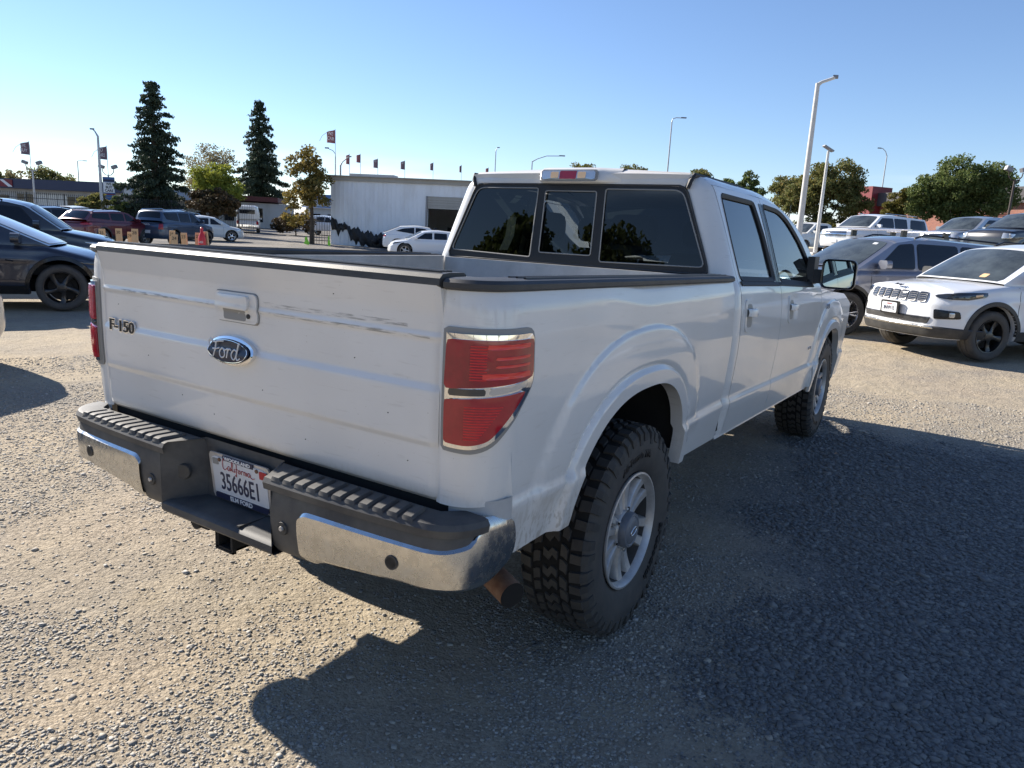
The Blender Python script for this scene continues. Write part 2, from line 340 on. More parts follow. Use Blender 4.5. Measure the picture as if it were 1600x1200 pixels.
# ------------------------------------------------------------------ ground
def GZ(x, y):
    x = np.asarray(x, float); y = np.asarray(y, float)
    up_ = 1.25*sm(17, 29, y)*sm(-24, -13, x)
    near = .12*sm(6.5, 10.5, y)*sm(-8, -2, x)
    d = np.hypot(x-2, y+2.6)
    far = .011*np.maximum(0, d-38)*(1-sm(-24, -13, x)*sm(17, 29, y))
    far = np.minimum(far, 1.3)
    return up_+near+far
def gz(x, y): return float(GZ(x, y))
def ground_material():
    m, t, p = newmat('gravel_lot'); p.inputs['Roughness'].default_value = .93; p.inputs['Specular IOR Level'].default_value = .25
    tcn = t.nodes.new('ShaderNodeTexCoord'); co = tcn.outputs['Object']
    def nz(sc, det, r0, r1, rough=.6, st=None):
        src = co
        if st: mm = t.nodes.new('ShaderNodeMapping'); mm.inputs['Scale'].default_value = st; lnk(t, co, mm.inputs[0]); src = mm.outputs[0]
        n = t.nodes.new('ShaderNodeTexNoise'); n.inputs['Scale'].default_value = sc; n.inputs['Detail'].default_value = det; n.inputs['Roughness'].default_value = rough; lnk(t, src, n.inputs[0])
        mr = t.nodes.new('ShaderNodeMapRange'); mr.inputs[1].default_value = r0; mr.inputs[2].default_value = r1; lnk(t, n.outputs[0], mr.inputs[0]); return mr.outputs[0]
    def mix(f, a, b):
        k = t.nodes.new('ShaderNodeMixRGB')
        if isinstance(f, float): k.inputs[0].default_value = f
        else: lnk(t, f, k.inputs[0])
        for i, q in ((1, a), (2, b)):
            if isinstance(q, tuple): k.inputs[i].default_value = (*q, 1)
            else: lnk(t, q, k.inputs[i])
        return k.outputs[0]
    def vor(sc):
        v = t.nodes.new('ShaderNodeTexVoronoi'); v.inputs['Scale'].default_value = sc; lnk(t, co, v.inputs[0]); return v
    v1 = vor(95); v2 = vor(38)
    bw = t.nodes.new('ShaderNodeRGBToBW'); lnk(t, v1.outputs['Color'], bw.inputs[0])
    bw2 = t.nodes.new('ShaderNodeRGBToBW'); lnk(t, v2.outputs['Color'], bw2.inputs[0])
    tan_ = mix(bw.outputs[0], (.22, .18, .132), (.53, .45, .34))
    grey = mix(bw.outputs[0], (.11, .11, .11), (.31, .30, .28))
    dirt = mix(nz(7, 8, .35, .7), (.37, .312, .220), (.48, .41, .298))
    # where the fine dirt lies over the stones; streaks run with the traffic
    f1 = nz(.8, 9, .36, .68); f2 = nz(.35, 6, .38, .62, st=(1, .22, 1))
    stones = mix(nz(.5, 6, .46, .80), tan_, grey)
    # crushed grey gravel right of the truck, its dark tone deepening the shade there
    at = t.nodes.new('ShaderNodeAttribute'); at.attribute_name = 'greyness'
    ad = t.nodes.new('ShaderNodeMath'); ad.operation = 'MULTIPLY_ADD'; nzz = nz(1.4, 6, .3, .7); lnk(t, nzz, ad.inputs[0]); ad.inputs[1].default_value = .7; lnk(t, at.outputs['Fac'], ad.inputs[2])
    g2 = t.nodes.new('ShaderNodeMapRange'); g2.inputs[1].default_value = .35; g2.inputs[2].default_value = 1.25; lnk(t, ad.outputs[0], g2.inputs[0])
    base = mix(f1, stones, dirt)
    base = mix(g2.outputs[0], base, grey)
    k = t.nodes.new('ShaderNodeMixRGB'); k.blend_type = 'MULTIPLY'; k.inputs[0].default_value = .8; lnk(t, base, k.inputs[1])
    lg = mix(f2, (.80, .80, .82), (1.10, 1.06, 1.0)); lnk(t, lg, k.inputs[2])
    # asphalt with dust further off
    af = t.nodes.new('ShaderNodeAttribute'); af.attribute_name = 'asphalt'
    asp = mix(nz(.25, 6, .4, .65), (.12, .115, .11), (.27, .24, .20))
    fin = mix(af.outputs['Fac'], k.outputs[0], asp)
    lnk(t, fin, p.inputs['Base Color'])
    h = t.nodes.new('ShaderNodeMath'); h.operation = 'MULTIPLY_ADD'; lnk(t, v1.outputs['Distance'], h.inputs[0]); h.inputs[1].default_value = -.5
    h2 = t.nodes.new('ShaderNodeMath'); h2.operation = 'MULTIPLY'; lnk(t, v2.outputs['Distance'], h2.inputs[0]); h2.inputs[1].default_value = -.7; lnk(t, h2.outputs[0], h.inputs[2])
    b = t.nodes.new('ShaderNodeBump'); b.inputs['Strength'].default_value = .7; b.inputs['Distance'].default_value = .010; lnk(t, h.outputs[0], b.inputs['Height'])
    n3 = t.nodes.new('ShaderNodeTexNoise'); n3.inputs['Scale'].default_value = 3.5; n3.inputs['Detail'].default_value = 9; n3.inputs['Roughness'].default_value = .7; lnk(t, co, n3.inputs[0])
    b2 = t.nodes.new('ShaderNodeBump'); b2.inputs['Strength'].default_value = .8; b2.inputs['Distance'].default_value = .06; lnk(t, n3.outputs[0], b2.inputs['Height']); lnk(t, b.outputs[0], b2.inputs['Normal'])
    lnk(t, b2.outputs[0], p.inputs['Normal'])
    return m
M['ground'] = ground_material()
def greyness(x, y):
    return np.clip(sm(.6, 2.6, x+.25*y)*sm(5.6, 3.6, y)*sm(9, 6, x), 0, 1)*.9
def build_ground():
    nr, na = 230, 420
    r = np.concatenate([[0], np.geomspace(.25, 1800, nr-1)]); a = np.linspace(0, 2*PI, na, endpoint=False)
    X = 1.0+r[:, None]*np.cos(a)[None]; Y = 0.0+r[:, None]*np.sin(a)[None]
    Z = GZ(X, Y)
    near = np.exp(-(r[:, None]/14)**2)
    Z = Z+near*(.010*np.sin(X*1.9+Y*.7)*np.cos(Y*1.3-X*.4))-.008
    v = np.stack([X, Y, Z], -1).reshape(-1, 3)
    F = []
    for i in range(nr-1):
        for k in range(na): F.append((i*na+k, (i+1)*na+k, (i+1)*na+(k+1) % na, i*na+(k+1) % na))
    me = bpy.data.meshes.new('gravel_ground'); me.from_pydata(v.tolist(), [], F); me.materials.append(M['ground'])
    me.polygons.foreach_set('use_smooth', [True]*len(F))
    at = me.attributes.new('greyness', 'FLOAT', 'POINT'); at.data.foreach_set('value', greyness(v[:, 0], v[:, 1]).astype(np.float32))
    d = np.hypot(v[:, 0]-2, v[:, 1]+2.6)
    asp = np.clip(sm(34, 40, d)*sm(-14, -24, v[:, 0])+sm(30, 36, v[:, 1])+sm(70, 90, d), 0, 1)
    at = me.attributes.new('asphalt', 'FLOAT', 'POINT'); at.data.foreach_set('value', asp.astype(np.float32))
    me.update(); o = bpy.data.objects.new('ground', me); link(o); o['kind'] = 'structure'
    return o
build_ground()
def fastmesh(name, v, faces, mat):
    """faces: (n, k) array of equal sized polygons"""
    me = bpy.data.meshes.new(name); n, k = faces.shape
    me.vertices.add(len(v)); me.vertices.foreach_set('co', np.asarray(v, np.float32).ravel())
    me.loops.add(n*k); me.loops.foreach_set('vertex_index', faces.astype(np.int32).ravel())
    me.polygons.add(n); me.polygons.foreach_set('loop_start', (np.arange(n)*k).astype(np.int32))
    me.polygons.foreach_set('loop_total', np.full(n, k, np.int32))
    me.materials.append(mat); me.update(calc_edges=True); return me
def stone_material(name, cols):
    m, t, p = newmat(name); p.inputs['Roughness'].default_value = .9; p.inputs['Specular IOR Level'].default_value = .3
    g = t.nodes.new('ShaderNodeNewGeometry'); r_ = t.nodes.new('ShaderNodeValToRGB'); lnk(t, g.outputs['Random Per Island'], r_.inputs[0])
    e = r_.color_ramp.elements
    for i, c in enumerate(cols):
        el = e[i] if i < 2 else e.new(i/(len(cols)-1)); el.position = i/(len(cols)-1); el.color = (*c, 1)
    lnk(t, r_.outputs[0], p.inputs['Base Color']); return m
def vnoise(x, y, sc, seed):
    G_ = np.random.default_rng(seed).random((64, 64)); u = np.asarray(x)*sc+31.7; v = np.asarray(y)*sc+17.3; i = np.floor(u).astype(int); j = np.floor(v).astype(int); fu = u-i; fv = v-j; fu = fu*fu*(3-2*fu); fv = fv*fv*(3-2*fv)
    q = lambda a_, b_: G_[a_ % 64, b_ % 64]
    return (q(i, j)*(1-fu)+q(i+1, j)*fu)*(1-fv)+(q(i, j+1)*(1-fu)+q(i+1, j+1)*fu)*fv
def fbm(x, y, sc, seed, n=4): return sum(vnoise(x, y, sc*2**k, seed+k)*.5**k for k in range(n))/sum(.5**k for k in range(n))
def build_stones():
    N = 620000
    d = 1.0+np.abs(rng.random(N)**1.05)*8.5
    a = yaw+rng.uniform(-R(50), R(50), N)
    x = CP.x+d*np.sin(a); y = CP.y+d*np.cos(a)
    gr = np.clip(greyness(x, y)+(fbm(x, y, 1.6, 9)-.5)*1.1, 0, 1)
    pt = fbm(x, y, 1.1, 3, 5); packed = sm(.43, .57, pt)
    bare = sm(.60, .40, fbm(x, y, .8, 21, 4))
    prob = np.clip(.11+.55*packed+.85*sm(.35, .6, gr)*(1-.75*sm(.58, .68, fbm(x, y, .9, 40))), 0, 1)*(1-.0*bare)
    keep = rng.random(N) < prob*.55*np.clip(3.4/d, 0, 1)**.5
    x, y, d, gr = x[keep], y[keep], d[keep], gr[keep]
    n = len(x)
    sz = (.0040+.0032*sm(.35, .6, gr))*np.exp(rng.normal(0, .30, n))*(1+.06*(d-1)); big = rng.random(n) < .006; sz[big] *= 1.9
    base = np.array([(i, j, k) for i in (-1, 1) for j in (-1, 1) for k in (-1, 1)], float)*.75
    V = base[None]*(1+rng.uniform(-.38, .38, (n, 8, 3)))
    V *= np.stack([rng.uniform(.85, 1.5, n), rng.uniform(.75, 1.15, n), rng.uniform(.32, .62, n)], 1)[:, None]
    an = rng.uniform(0, 2*PI, n); c, s_ = np.cos(an), np.sin(an); tl = rng.uniform(-.35, .35, n)
    ct, st = np.cos(tl), np.sin(tl)
    V = np.stack([V[..., 0], V[..., 1]*ct[:, None]-V[..., 2]*st[:, None], V[..., 1]*st[:, None]+V[..., 2]*ct[:, None]], -1)
    V = np.stack([V[..., 0]*c[:, None]-V[..., 1]*s_[:, None], V[..., 0]*s_[:, None]+V[..., 1]*c[:, None], V[..., 2]], -1)*sz[:, None, None]
    z = GZ(x, y)+np.exp(-(np.hypot(x-1, y)/14)**2)*(.010*np.sin(x*1.9+y*.7)*np.cos(y*1.3-x*.4))-.008
    V += np.stack([x, y, z+sz*.12], 1)[:, None]
    q = np.array([(0, 1, 3, 2), (4, 6, 7, 5), (0, 4, 5, 1), (2, 3, 7, 6), (0, 2, 6, 4), (1, 5, 7, 3)])
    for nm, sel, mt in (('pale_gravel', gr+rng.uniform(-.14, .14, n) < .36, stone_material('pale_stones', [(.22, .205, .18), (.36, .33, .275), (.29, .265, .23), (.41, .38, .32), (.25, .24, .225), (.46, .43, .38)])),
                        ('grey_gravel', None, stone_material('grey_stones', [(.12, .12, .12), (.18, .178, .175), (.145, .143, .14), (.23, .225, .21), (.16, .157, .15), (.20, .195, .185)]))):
        if sel is None: sel = ~done
        done = sel; Vs = V[sel]; k = len(Vs)
        F = (np.arange(k)[:, None, None]*8+q[None]).reshape(-1, 4)
        o = bpy.data.objects.new(nm, fastmesh(nm, Vs.reshape(-1, 3), F, mt)); link(o)
        tag(o, 'loose pale tan gravel stones scattered over the sunlit lot' if nm[0] == 'p' else 'loose dark grey crushed gravel on the shaded lot right of the pickup', 'gravel', kind='stuff')
        print(nm, k)
build_stones()
# ------------------------------------------------------------------ the white pickup
truck = thing('pickup_truck', 'white crew cab pickup truck parked in the middle, seen from behind its right rear corner', 'pickup truck')
YB, WB = -1.112, 3.99
def rake(y, z=0): return -.032*np.maximum(0, np.asarray(y, float)-1.0)*(1-.75*float(sm(1.40, 1.80, z)))
def prof(z):    # half width change of the body side by height
    return interp(z, [(.50, -.055), (.60, -.040), (.74, -.018), (.780, -.012), (.805, -.024), (.88, -.016), (1.05, -.002), (1.15, 0), (1.28, -.004), (1.36, -.012), (1.41, -.026), (1.44, -.040), (1.47, -.06)])
def arch_z(y, yc, zt, af, ar, zb):
    t = np.where(y >= yc, (y-yc)/af, (yc-y)/ar); t = np.clip(t, 0, 1)
    return zb+(zt-zb)*(1-t**2.5)**(1/2.15)
def arch_dist(y, z, yc, zt, af, ar, zb):
    """rough distance outside the wheel opening"""
    t = np.where(y >= yc, (y-yc)/af, (yc-y)/ar); h = (np.maximum(z, zb)-zb)/(zt-zb)
    rr = (np.abs(t)**2.4+np.abs(h)**2.3)**(1/2.35)
    return (rr-1)*.48
RA = (-.05, 1.055, .50, .545, .60)            # rear arch
FA = (3.97, 1.045, .49, .49, .56)             # front arch
def flare(y, z):
    o = 0
    for A in (RA, FA):
        d = arch_dist(y, z, *A)
        lip = np.where(d < .055, .030, .030*(1-sm(.055, .085, d)))
        bulge = .030*np.clip((.235-d)/.15, 0, 1)**.6*(d >= .06)*(1-.35*sm(.06, .12, d)*0)
        bulge = np.where(d < .235, .006+.018*np.sqrt(np.clip((.235-d)/.235, 0, 1)), 0)*sm(.235, .222, d)
        low = sm(.70, .86, z)
        o = np.maximum(o, np.maximum(lip, bulge*low*sm(.045, .10, d)))
    return o
LEN0 = .018; RC = .14; LARC = RC*PI/2
def bed_s_to_y(s): return -.972+(s-LEN0-LARC)
def bedS(s, z, off=0.0):
    """body surface of the right bed side; s runs from the tailgate round the corner, then forward"""
    w = prof(z)
    if s <= LEN0: P = (.842+s, YB, 0); N = (0, -1)
    elif s <= LEN0+LARC:
        a = (s-LEN0)/RC; P = (.86+RC*math.sin(a), YB+RC-RC*math.cos(a)); N = (math.sin(a), -math.cos(a))
    else: P = (1.0, bed_s_to_y(s)); N = (1, 0)
    y = P[1]; wt = float(sm(0, .2, s))
    w = prof(z-.042*float(sm(.0, -.45, y)))
    o = float(w)*(.35+.65*wt)+(float(flare(y, z)) if N[0] == 1 else 0)*float(sm(-.98, -.93, y))+off
    return (P[0]+N[0]*o, y+N[1]*o, z)
def mirx(v): v = np.array(v, float); v[..., 0] *= -1; return v
def both(name, mb, mats, parent, sides=(1, -1), **k):
    r = []
    for sgn in sides:
        v = np.concatenate(mb.v)
        if sgn < 0: v = mirx(v); f = [q[::-1] for q in mb.f]
        else: f = mb.f
        r.append(obj(name, v, f, mats, parent, **k))
    return r
# -- bed sides
def zbot(y): return .615-.030*max(0, y-.45) if y > -.2 else .655
def bed_side():
    send = LEN0+LARC+(1.062+.972)
    ss = np.concatenate([np.linspace(0, LEN0+LARC, 14)[:-1], np.linspace(LEN0+LARC, LEN0+LARC+.3, 14)[:-1]])
    ys = np.concatenate([np.linspace(-.672, -.40, 44)[:-1], np.linspace(-.40, .30, 40)[:-1], np.linspace(.30, .452, 40)[:-1], np.linspace(.452, 1.062, 24)])
    ss = np.concatenate([ss, ys+.972+LEN0+LARC])
    P = []
    for s in ss:
        y = bed_s_to_y(s) if s > LEN0+LARC else -1.1
        lo = .655 if y < -.5 else zbot(y)
        if s < LEN0+LARC: lo = .845-.0*s if s < LEN0+LARC*.5 else .845
        az = float(arch_z(y, *RA))
        if -.05-.545 < y < .45: lo = max(lo, az)
        if y < -.965: lo = .845
        n = 64; t = np.linspace(0, 1, n)
        zs = lo+(1.452-.030*max(0, (y+1.0)/2)-lo)*t
        P.append([bedS(s, z) for z in zs])
    P = np.array(P); mb = MB().grid(P, flip=True)
    v, f = skirt(P, lambda p: np.array([-.055 if p[2] < 1.2 and -.7 < p[1] < .46 else -.018, .006 if p[1] < -1.0 else 0, 0]))
    mb.add(v, [q for q in f])
    return mb
bs = both('bed_side', bed_side(), M['truck'], truck, smooth=35)
# -- black caps on the bed rails
def rail_cap():
    mb = MB(); P = []
    path = [(.842, YB-.006)]+[(.86+(RC-.012)*math.sin(a), YB+RC-(RC+.004)*math.cos(a)) for a in np.linspace(.1, PI/2, 9)]+[(.989, y) for y in np.linspace(-.93, 1.03, 14)]
    for i, (x, y) in enumerate(path):
        a = min(PI/2, max(0, (i/9)*PI/2)); nx, ny = (math.sin(a), -math.cos(a)); iw = .115
        xi, yi = max(.842 if y < -1 else 0, x-nx*iw), y-ny*iw
        dz = -.030*max(0, (y+1.0)/2)
        prof_ = [(x-.008*nx, y-.008*ny, 1.446+dz), (x+.003*nx, y+.003*ny, 1.453+dz), (x+.003*nx, y+.003*ny, 1.466+dz), (x-.007*nx, y-.007*ny, 1.475+dz), (x-.035*nx, y-.035*ny, 1.478+dz), (xi+.01*nx, yi+.01*ny, 1.478+dz), (xi, yi, 1.472+dz), (xi, yi, 1.42+dz)]
        P.append(prof_)
    mb.grid(P)
    mb.add(P[0], [(7, 6, 5, 4, 3, 2, 1, 0)]); mb.add(P[-1], [tuple(range(8))])
    return mb
both('rail_cap', rail_cap(), M['plastic'], truck, smooth=30)
# three shallow ribs along the top of each rail
rr_ = MB()
for k in range(3): rr_.grid([[(.900+.026*k, y, 1.476-.015*(y+1)), (.902+.026*k, y, 1.482-.015*(y+1)), (.908+.026*k, y, 1.482-.015*(y+1)), (.910+.026*k, y, 1.476-.015*(y+1))] for y in (-.90, 0, .98)], flip=True)
both('rail_cap_rib', rr_, M['plastic'], truck)
# -- tailgate
def tgS(x, z, off=0.0):
    y = YB-interp(z, [(.845, -.020), (.858, -.006), (.88, .000), (1.005, .003), (1.022, .010), (1.165, .010), (1.185, .002), (1.300, .000), (1.315, .006), (1.330, .002), (1.38, .004), (1.42, .012), (1.455, .020)])
    e = abs(x); y += .010*float(sm(.815, .834, e))+.004*(1-(e/.83)**2)*-1
    return (x, y-off, z)
xs = np.concatenate([[-.834, -.83, -.824, -.815], np.linspace(-.80, .80, 60), [.815, .824, .83, .834]])
zs = np.unique(np.concatenate([np.linspace(.845, 1.455, 50), [.858, 1.0, 1.006, 1.012, 1.018, 1.024, 1.166, 1.172, 1.179, 1.186, 1.30, 1.308, 1.315, 1.323, 1.33]]))
P = np.array([[tgS(x, z) for z in zs] for x in xs]); mb = MB().grid(P, flip=True)
v, f = skirt(P, lambda p: np.array([0, .055, 0])); mb.add(v, f)
tailgate = mb.out('tailgate', M['truck'], truck, smooth=45)
MB().box((0, YB+.035, 1.15), (1.64, .05, .58)).out('inner_panel', M['bedin'], tailgate)
mb = MB(); pr = [(YB-.014, 1.448), (YB-.024, 1.456), (YB-.022, 1.474), (YB-.010, 1.485), (YB+.02, 1.488), (YB+.085, 1.487), (YB+.095, 1.480), (YB+.095, 1.44)]
mb.grid([[(x, a+.008*(x/.83)**2, b) for a, b in pr] for x in np.linspace(-.833, .8345, 20)])
mb.add([(-.833, a+.008, b) for a, b in pr], [tuple(range(8))[::-1]]); mb.add([(.8345, a+.008, b) for a, b in pr], [tuple(range(8))])
tcap = mb.out('tailgate_cap', M['plastic'], tailgate, smooth=30)
mb = MB()
for k in range(3): mb.box((0, YB+.022+.022*k, 1.4895), (1.62, .010, .005))
mb.out('cap_rib', M['plastic'], tailgate)
# handle bezel
def rect(cx, cz, w, h): return [(cx-w/2, cz-h/2), (cx+w/2, cz-h/2), (cx+w/2, cz+h/2), (cx-w/2, cz+h/2)]
hx, hz_ = -.008, 1.317
patch(tgS, rounded(rect(hx, hz_, .216, .104), .018), .002, .004, n=48).out('bezel_gap', M['lampgrey'], tailgate)
patch(tgS, rounded(rect(hx, hz_, .208, .097), .016), .0075, .010, n=48, dome=.002).out('handle_bezel', M['truck'], tailgate)
patch(tgS, rounded(rect(hx-.006, hz_-.022, .112, .040), .008), .0100, .004, n=40).out('handle_recess', M['lampgrey'], tailgate)
th = patch(tgS, rounded(rect(hx-.008, hz_+.018, .160, .046), .008), .020, .014, n=40, dome=.003).out('tailgate_handle', M['truck'], tailgate)
patch(tgS, [(hx+.064+.008*math.cos(a), hz_-.024+.008*math.sin(a)) for a in np.linspace(0, 2*PI, 16, endpoint=False)], .0125, .004, n=16, rings=2).out('keyhole', M['rubberseal'], tailgate)
# oval emblem with script
ecx, ecz = -.024, 1.172
def ell(a_, b_, cx=ecx, cz=ecz): return [(cx+a_*math.cos(t), cz+b_*math.sin(t)) for t in np.linspace(0, 2*PI, 64, endpoint=False)]
em = patch(tgS, ell(.116, .048), .016, .016, n=64, dome=.010).out('oval_emblem', M['chrome'], tailgate)
patch(tgS, ell(.103, .040), .0266, .004, n=64, dome=.0012).out('emblem_field', M['oval'], tailgate)
ring_ = MB().tube([tgS(p[0], p[1], .0285) for p in ell(.099, .0365)+ell(.099, .0365)[:1]], .0013, 5, cap=False); ring_.out('emblem_ring', M['chrome'], tailgate)
F4 = frame4(tgS(ecx, ecz, .0295), (1, 0, 0), (0, 0, 1))
def sc_(L, s=.0118, dx=0): return [[(p[0]*s+dx, p[1]*s) for p in l] for l in L]
script = [[(-5.6, .6), (-5.9, 1.5), (-5.2, 2.2), (-4.2, 1.6), (-2.6, 1.9), (-1.0, 2.1)], [(-3.4, 1.8), (-3.8, .2), (-4.5, -1.4), (-5.3, -1.9), (-5.8, -1.3)], [(-4.6, .1), (-3.3, .2), (-2.4, .5)],
          [(-1.4, .6), (-2.2, -.1), (-2.2, -1.1), (-1.5, -1.5), (-.7, -1.0), (-.7, 0), (-1.4, .6)], [(-1.0, .4), (-.3, .3), (.4, .6), (.3, -.2), (.0, -1.4)], [(.3, 0), (.9, .6), (1.5, .4)],
          [(3.3, .4), (2.5, .6), (1.7, -.2), (1.7, -1.1), (2.4, -1.5), (3.1, -.7), (3.9, 1.6), (4.1, 2.2)], [(3.5, .7), (3.2, -.8), (3.5, -1.5), (4.4, -1.0)]]
strokes(sc_(script, .0155), .0028, M['letterw'], 'emblem_script', tailgate, F4)
# model badge at the left of the tailgate
bm_ = MB()
F5 = frame4(tgS(-.690, 1.176, .006), (1, 0, .004), (0, 0, 1))
FB = frame4(tgS(-.690, 1.1775, .004), (1, 0, -.012), (0, 0, 1))
text('F-150', .060, .003, M['chrome'], 'model_badge', tailgate, FB, sx=1.22, shear=.05, bold=.0042)
text('F-150', .060, .003, M['letterk'], 'badge_lettering', tailgate, FB@Matrix.Translation((0, 0, .0022)), sx=1.22, shear=.05, bold=.0004)
# dirt scrape line: a narrow dark abrasion in the paint below the handle line
def scrape_mat():
    m, t, p = newmat('scraped_dirt_line'); p.inputs['Base Color'].default_value = (.10, .095, .09, 1); p.inputs['Roughness'].default_value = .8
    n = t.nodes.new('ShaderNodeTexNoise'); n.inputs['Scale'].default_value = 45; n.inputs['Detail'].default_value = 6
    c = t.nodes.new('ShaderNodeTexCoord'); mm = t.nodes.new('ShaderNodeMapping'); mm.inputs['Scale'].default_value = (.45, 1, 5); lnk(t, c.outputs['Object'], mm.inputs[0]); lnk(t, mm.outputs[0], n.inputs[0])
    r_ = t.nodes.new('ShaderNodeMapRange'); r_.inputs[1].default_value = .47; r_.inputs[2].default_value = .66; r_.inputs[4].default_value = .38; lnk(t, n.outputs[0], r_.inputs[0]); lnk(t, r_.outputs[0], p.inputs['Alpha']); return m
M['scrape'] = scrape_mat()
mb = MB()
for x0, x1, zc, h in ((-.69, -.125, 1.317, .005), (.105, .80, 1.312, .005), (.12, .72, 1.340, .007)):
    mb.grid([[tgS(x, zc+dz, .0012) for dz in (-h, 0, h)] for x in np.linspace(x0, x1, 26)], flip=True)
mb.out('scrape_mark', M['scrape'], tailgate)
for s_ in (1, -1):
    MB().box((s_*.838, YB+.022, 1.15), (.010, .02, .60)).out('tailgate_gap', M['gap'], truck)
# -- bed interior
mb = MB()
mb.box((0, -.02, .905), (1.22, 2.02, .03)); mb.box((0, .82, .904), (1.64, .38, .026)); mb.box((0, -.90, .904), (1.64, .32, .026))
mb.box((0, 1.035, 1.17), (1.64, .03, .53))
bedbox = mb.out('bed_floor', M['bedin'], truck)
mb = MB(); mb.box((.845, -.02, 1.28), (.03, 2.08, .32)); mb.box((.845, .80, 1.0), (.03, .44, .22)); mb.box((.845, -.87, 1.0), (.03, .38, .22))
both('bed_wall', mb, M['bedin'], truck)
mb = MB(); mb.box((.73, -.03, 1.115), (.22, 1.28, .02)); mb.box((.615, -.03, 1.0), (.012, 1.28, .24)); both('wheelhouse', mb, M['under'], truck)
# -- tail lamps
LMP = rounded([(.004, 1.008), (.100, 1.002), (.155, 1.022), (.311, 1.188), (.309, 1.348), (.004, 1.350)], [.012, .03, .03, .035, .035, .010], 5)
def inset(poly, d):
    P = resample(poly, 80); c = P.mean(0)
    T = np.roll(P, -1, 0)-np.roll(P, 1, 0); N = np.stack([-T[:, 1], T[:, 0]], 1); N /= np.linalg.norm(N, axis=1)[:, None]
    return [tuple(p) for p in P+N*d]
lens_top = rounded([(.020, 1.186), (.255, 1.208), (.284, 1.216), (.284, 1.320), (.024, 1.321)], .012)
lens_bot = rounded([(.022, 1.036), (.088, 1.030), (.138, 1.044), (.248, 1.178), (.022, 1.157)], [.008, .02, .02, .01, .008])
def lamp_side(sgn):
    def SS(a, b, o):
        p = bedS(a, b, o); return (p[0]*sgn, p[1], p[2])
    fl = sgn < 0
    L = patch(SS, LMP, .006, .010, n=72, flip=fl).out('tail_lamp', M['lampgrey'], truck)
    patch(SS, inset(LMP, .015), .013, .008, n=72, flip=fl, dome=.002).out('lamp_chrome', M['chrome'], L)
    patch(SS, lens_top, .0195, .006, n=56, flip=fl, dome=.0015).out('stop_lens', M['redlensd'], L)
    patch(SS, lens_bot, .0195, .006, n=56, flip=fl, dome=.0015).out('turn_lens', M['redlens'], L)
    patch(SS, rounded([(.032, 1.168), (.125, 1.172), (.125, 1.191), (.032, 1.187)], .005), .0175, .004, n=30, flip=fl).out('reverse_lens', M['headlamp'], L)
    patch(SS, rounded([(.135, 1.172), (.245, 1.188), (.262, 1.206), (.135, 1.192)], .004), .0165, .003, n=30, flip=fl).out('reflector_band', M['clearlens'], L)
    for z0, z1, a0 in ((1.296, 1.309, .125), (1.268, 1.276, .145), (1.247, 1.254, .145), (1.216, 1.232, .115)):
        patch(SS, rounded([(a0, z0), (.262, z0+.002), (.262, z1+.002), (a0, z1)], .002), .0222, .002, n=24, rings=2, flip=fl).out('light_bar', M['redlensb'], L)
    # fluted part of the lens
    mb = MB()
    for k in range(13): mb.grid([[SS(a, 1.215+.0075*k+o[0], .0208+o[1]) for o in ((-.0016, 0), (0, .0012), (.0016, 0))] for a in np.linspace(.085, .125, 5)], flip=not fl)
    for k in range(13): mb.grid([[SS(a, 1.050+.0075*k+o[0], .0208+o[1]) for o in ((-.0016, 0), (0, .0012), (.0016, 0))] for a in np.linspace(.075, .110+.005*k, 5)], flip=not fl)
    fo_ = mb.out('lens_flute', M['redlensb'], L); fo_['kind'] = 'stuff'
lamp_side(1); lamp_side(-1)
# corner sheet under the lamps, behind the bumper
mb = MB(); mb.grid([[(.86+.125*math.sin(a), YB+.155-.125*math.cos(a), z) for z in (.70, .86)] for a in np.linspace(0, PI/2, 8)], flip=True)
mb.box((0, YB+.06, .80), (1.62, .04, .14)); mb.box((.90, -.93, .80), (.12, .1, .12)); mb.box((-.90, -.93, .80), (.12, .1, .12))
both('rear_corner_sheet', MB().grid([[(.86+.13*math.sin(a), YB+.155-.13*math.cos(a), z) for z in (.70, .86)] for a in np.linspace(0, PI/2, 8)], flip=True), M['bedin'], truck)
MB().box((0, YB+.06, .80), (1.70, .04, .16)).out('rear_sill', M['under'], truck)

# ------------------------------------------------------------------ rear bumper
bumper = thing('rear_bumper', '', ''); del bumper['label']; del bumper['category']; bumper.parent = truck
def bpath(s):    # plan of the bumper face, s from the middle of the truck
    # x straight to .86 then a corner of radius .135 then forward
    y0 = -1.238
    if s < .86: return (s, y0+.030*(s/.86)**3, 0.0+.10*(s/.86)**2)
    a = (s-.86)/.14
    if a < 1.47: return (.86+.14*math.sin(a+.10)-.14*math.sin(.10), -1.208+.14*math.cos(.10)-.14*math.cos(a+.10), a+.10)
    e = s-.86-.14*1.47; return (.86+.14*math.sin(1.57)-.014, -1.208+.139+e, PI/2)
def BS(s, z, off=0):
    x, y, a = bpath(s); bow = -.012*((z-.71)/.1)**2
    o = off+bow
    return (x+math.sin(a)*o, y-math.cos(a)*o, z)
SEND = .86+.14*1.47+.13
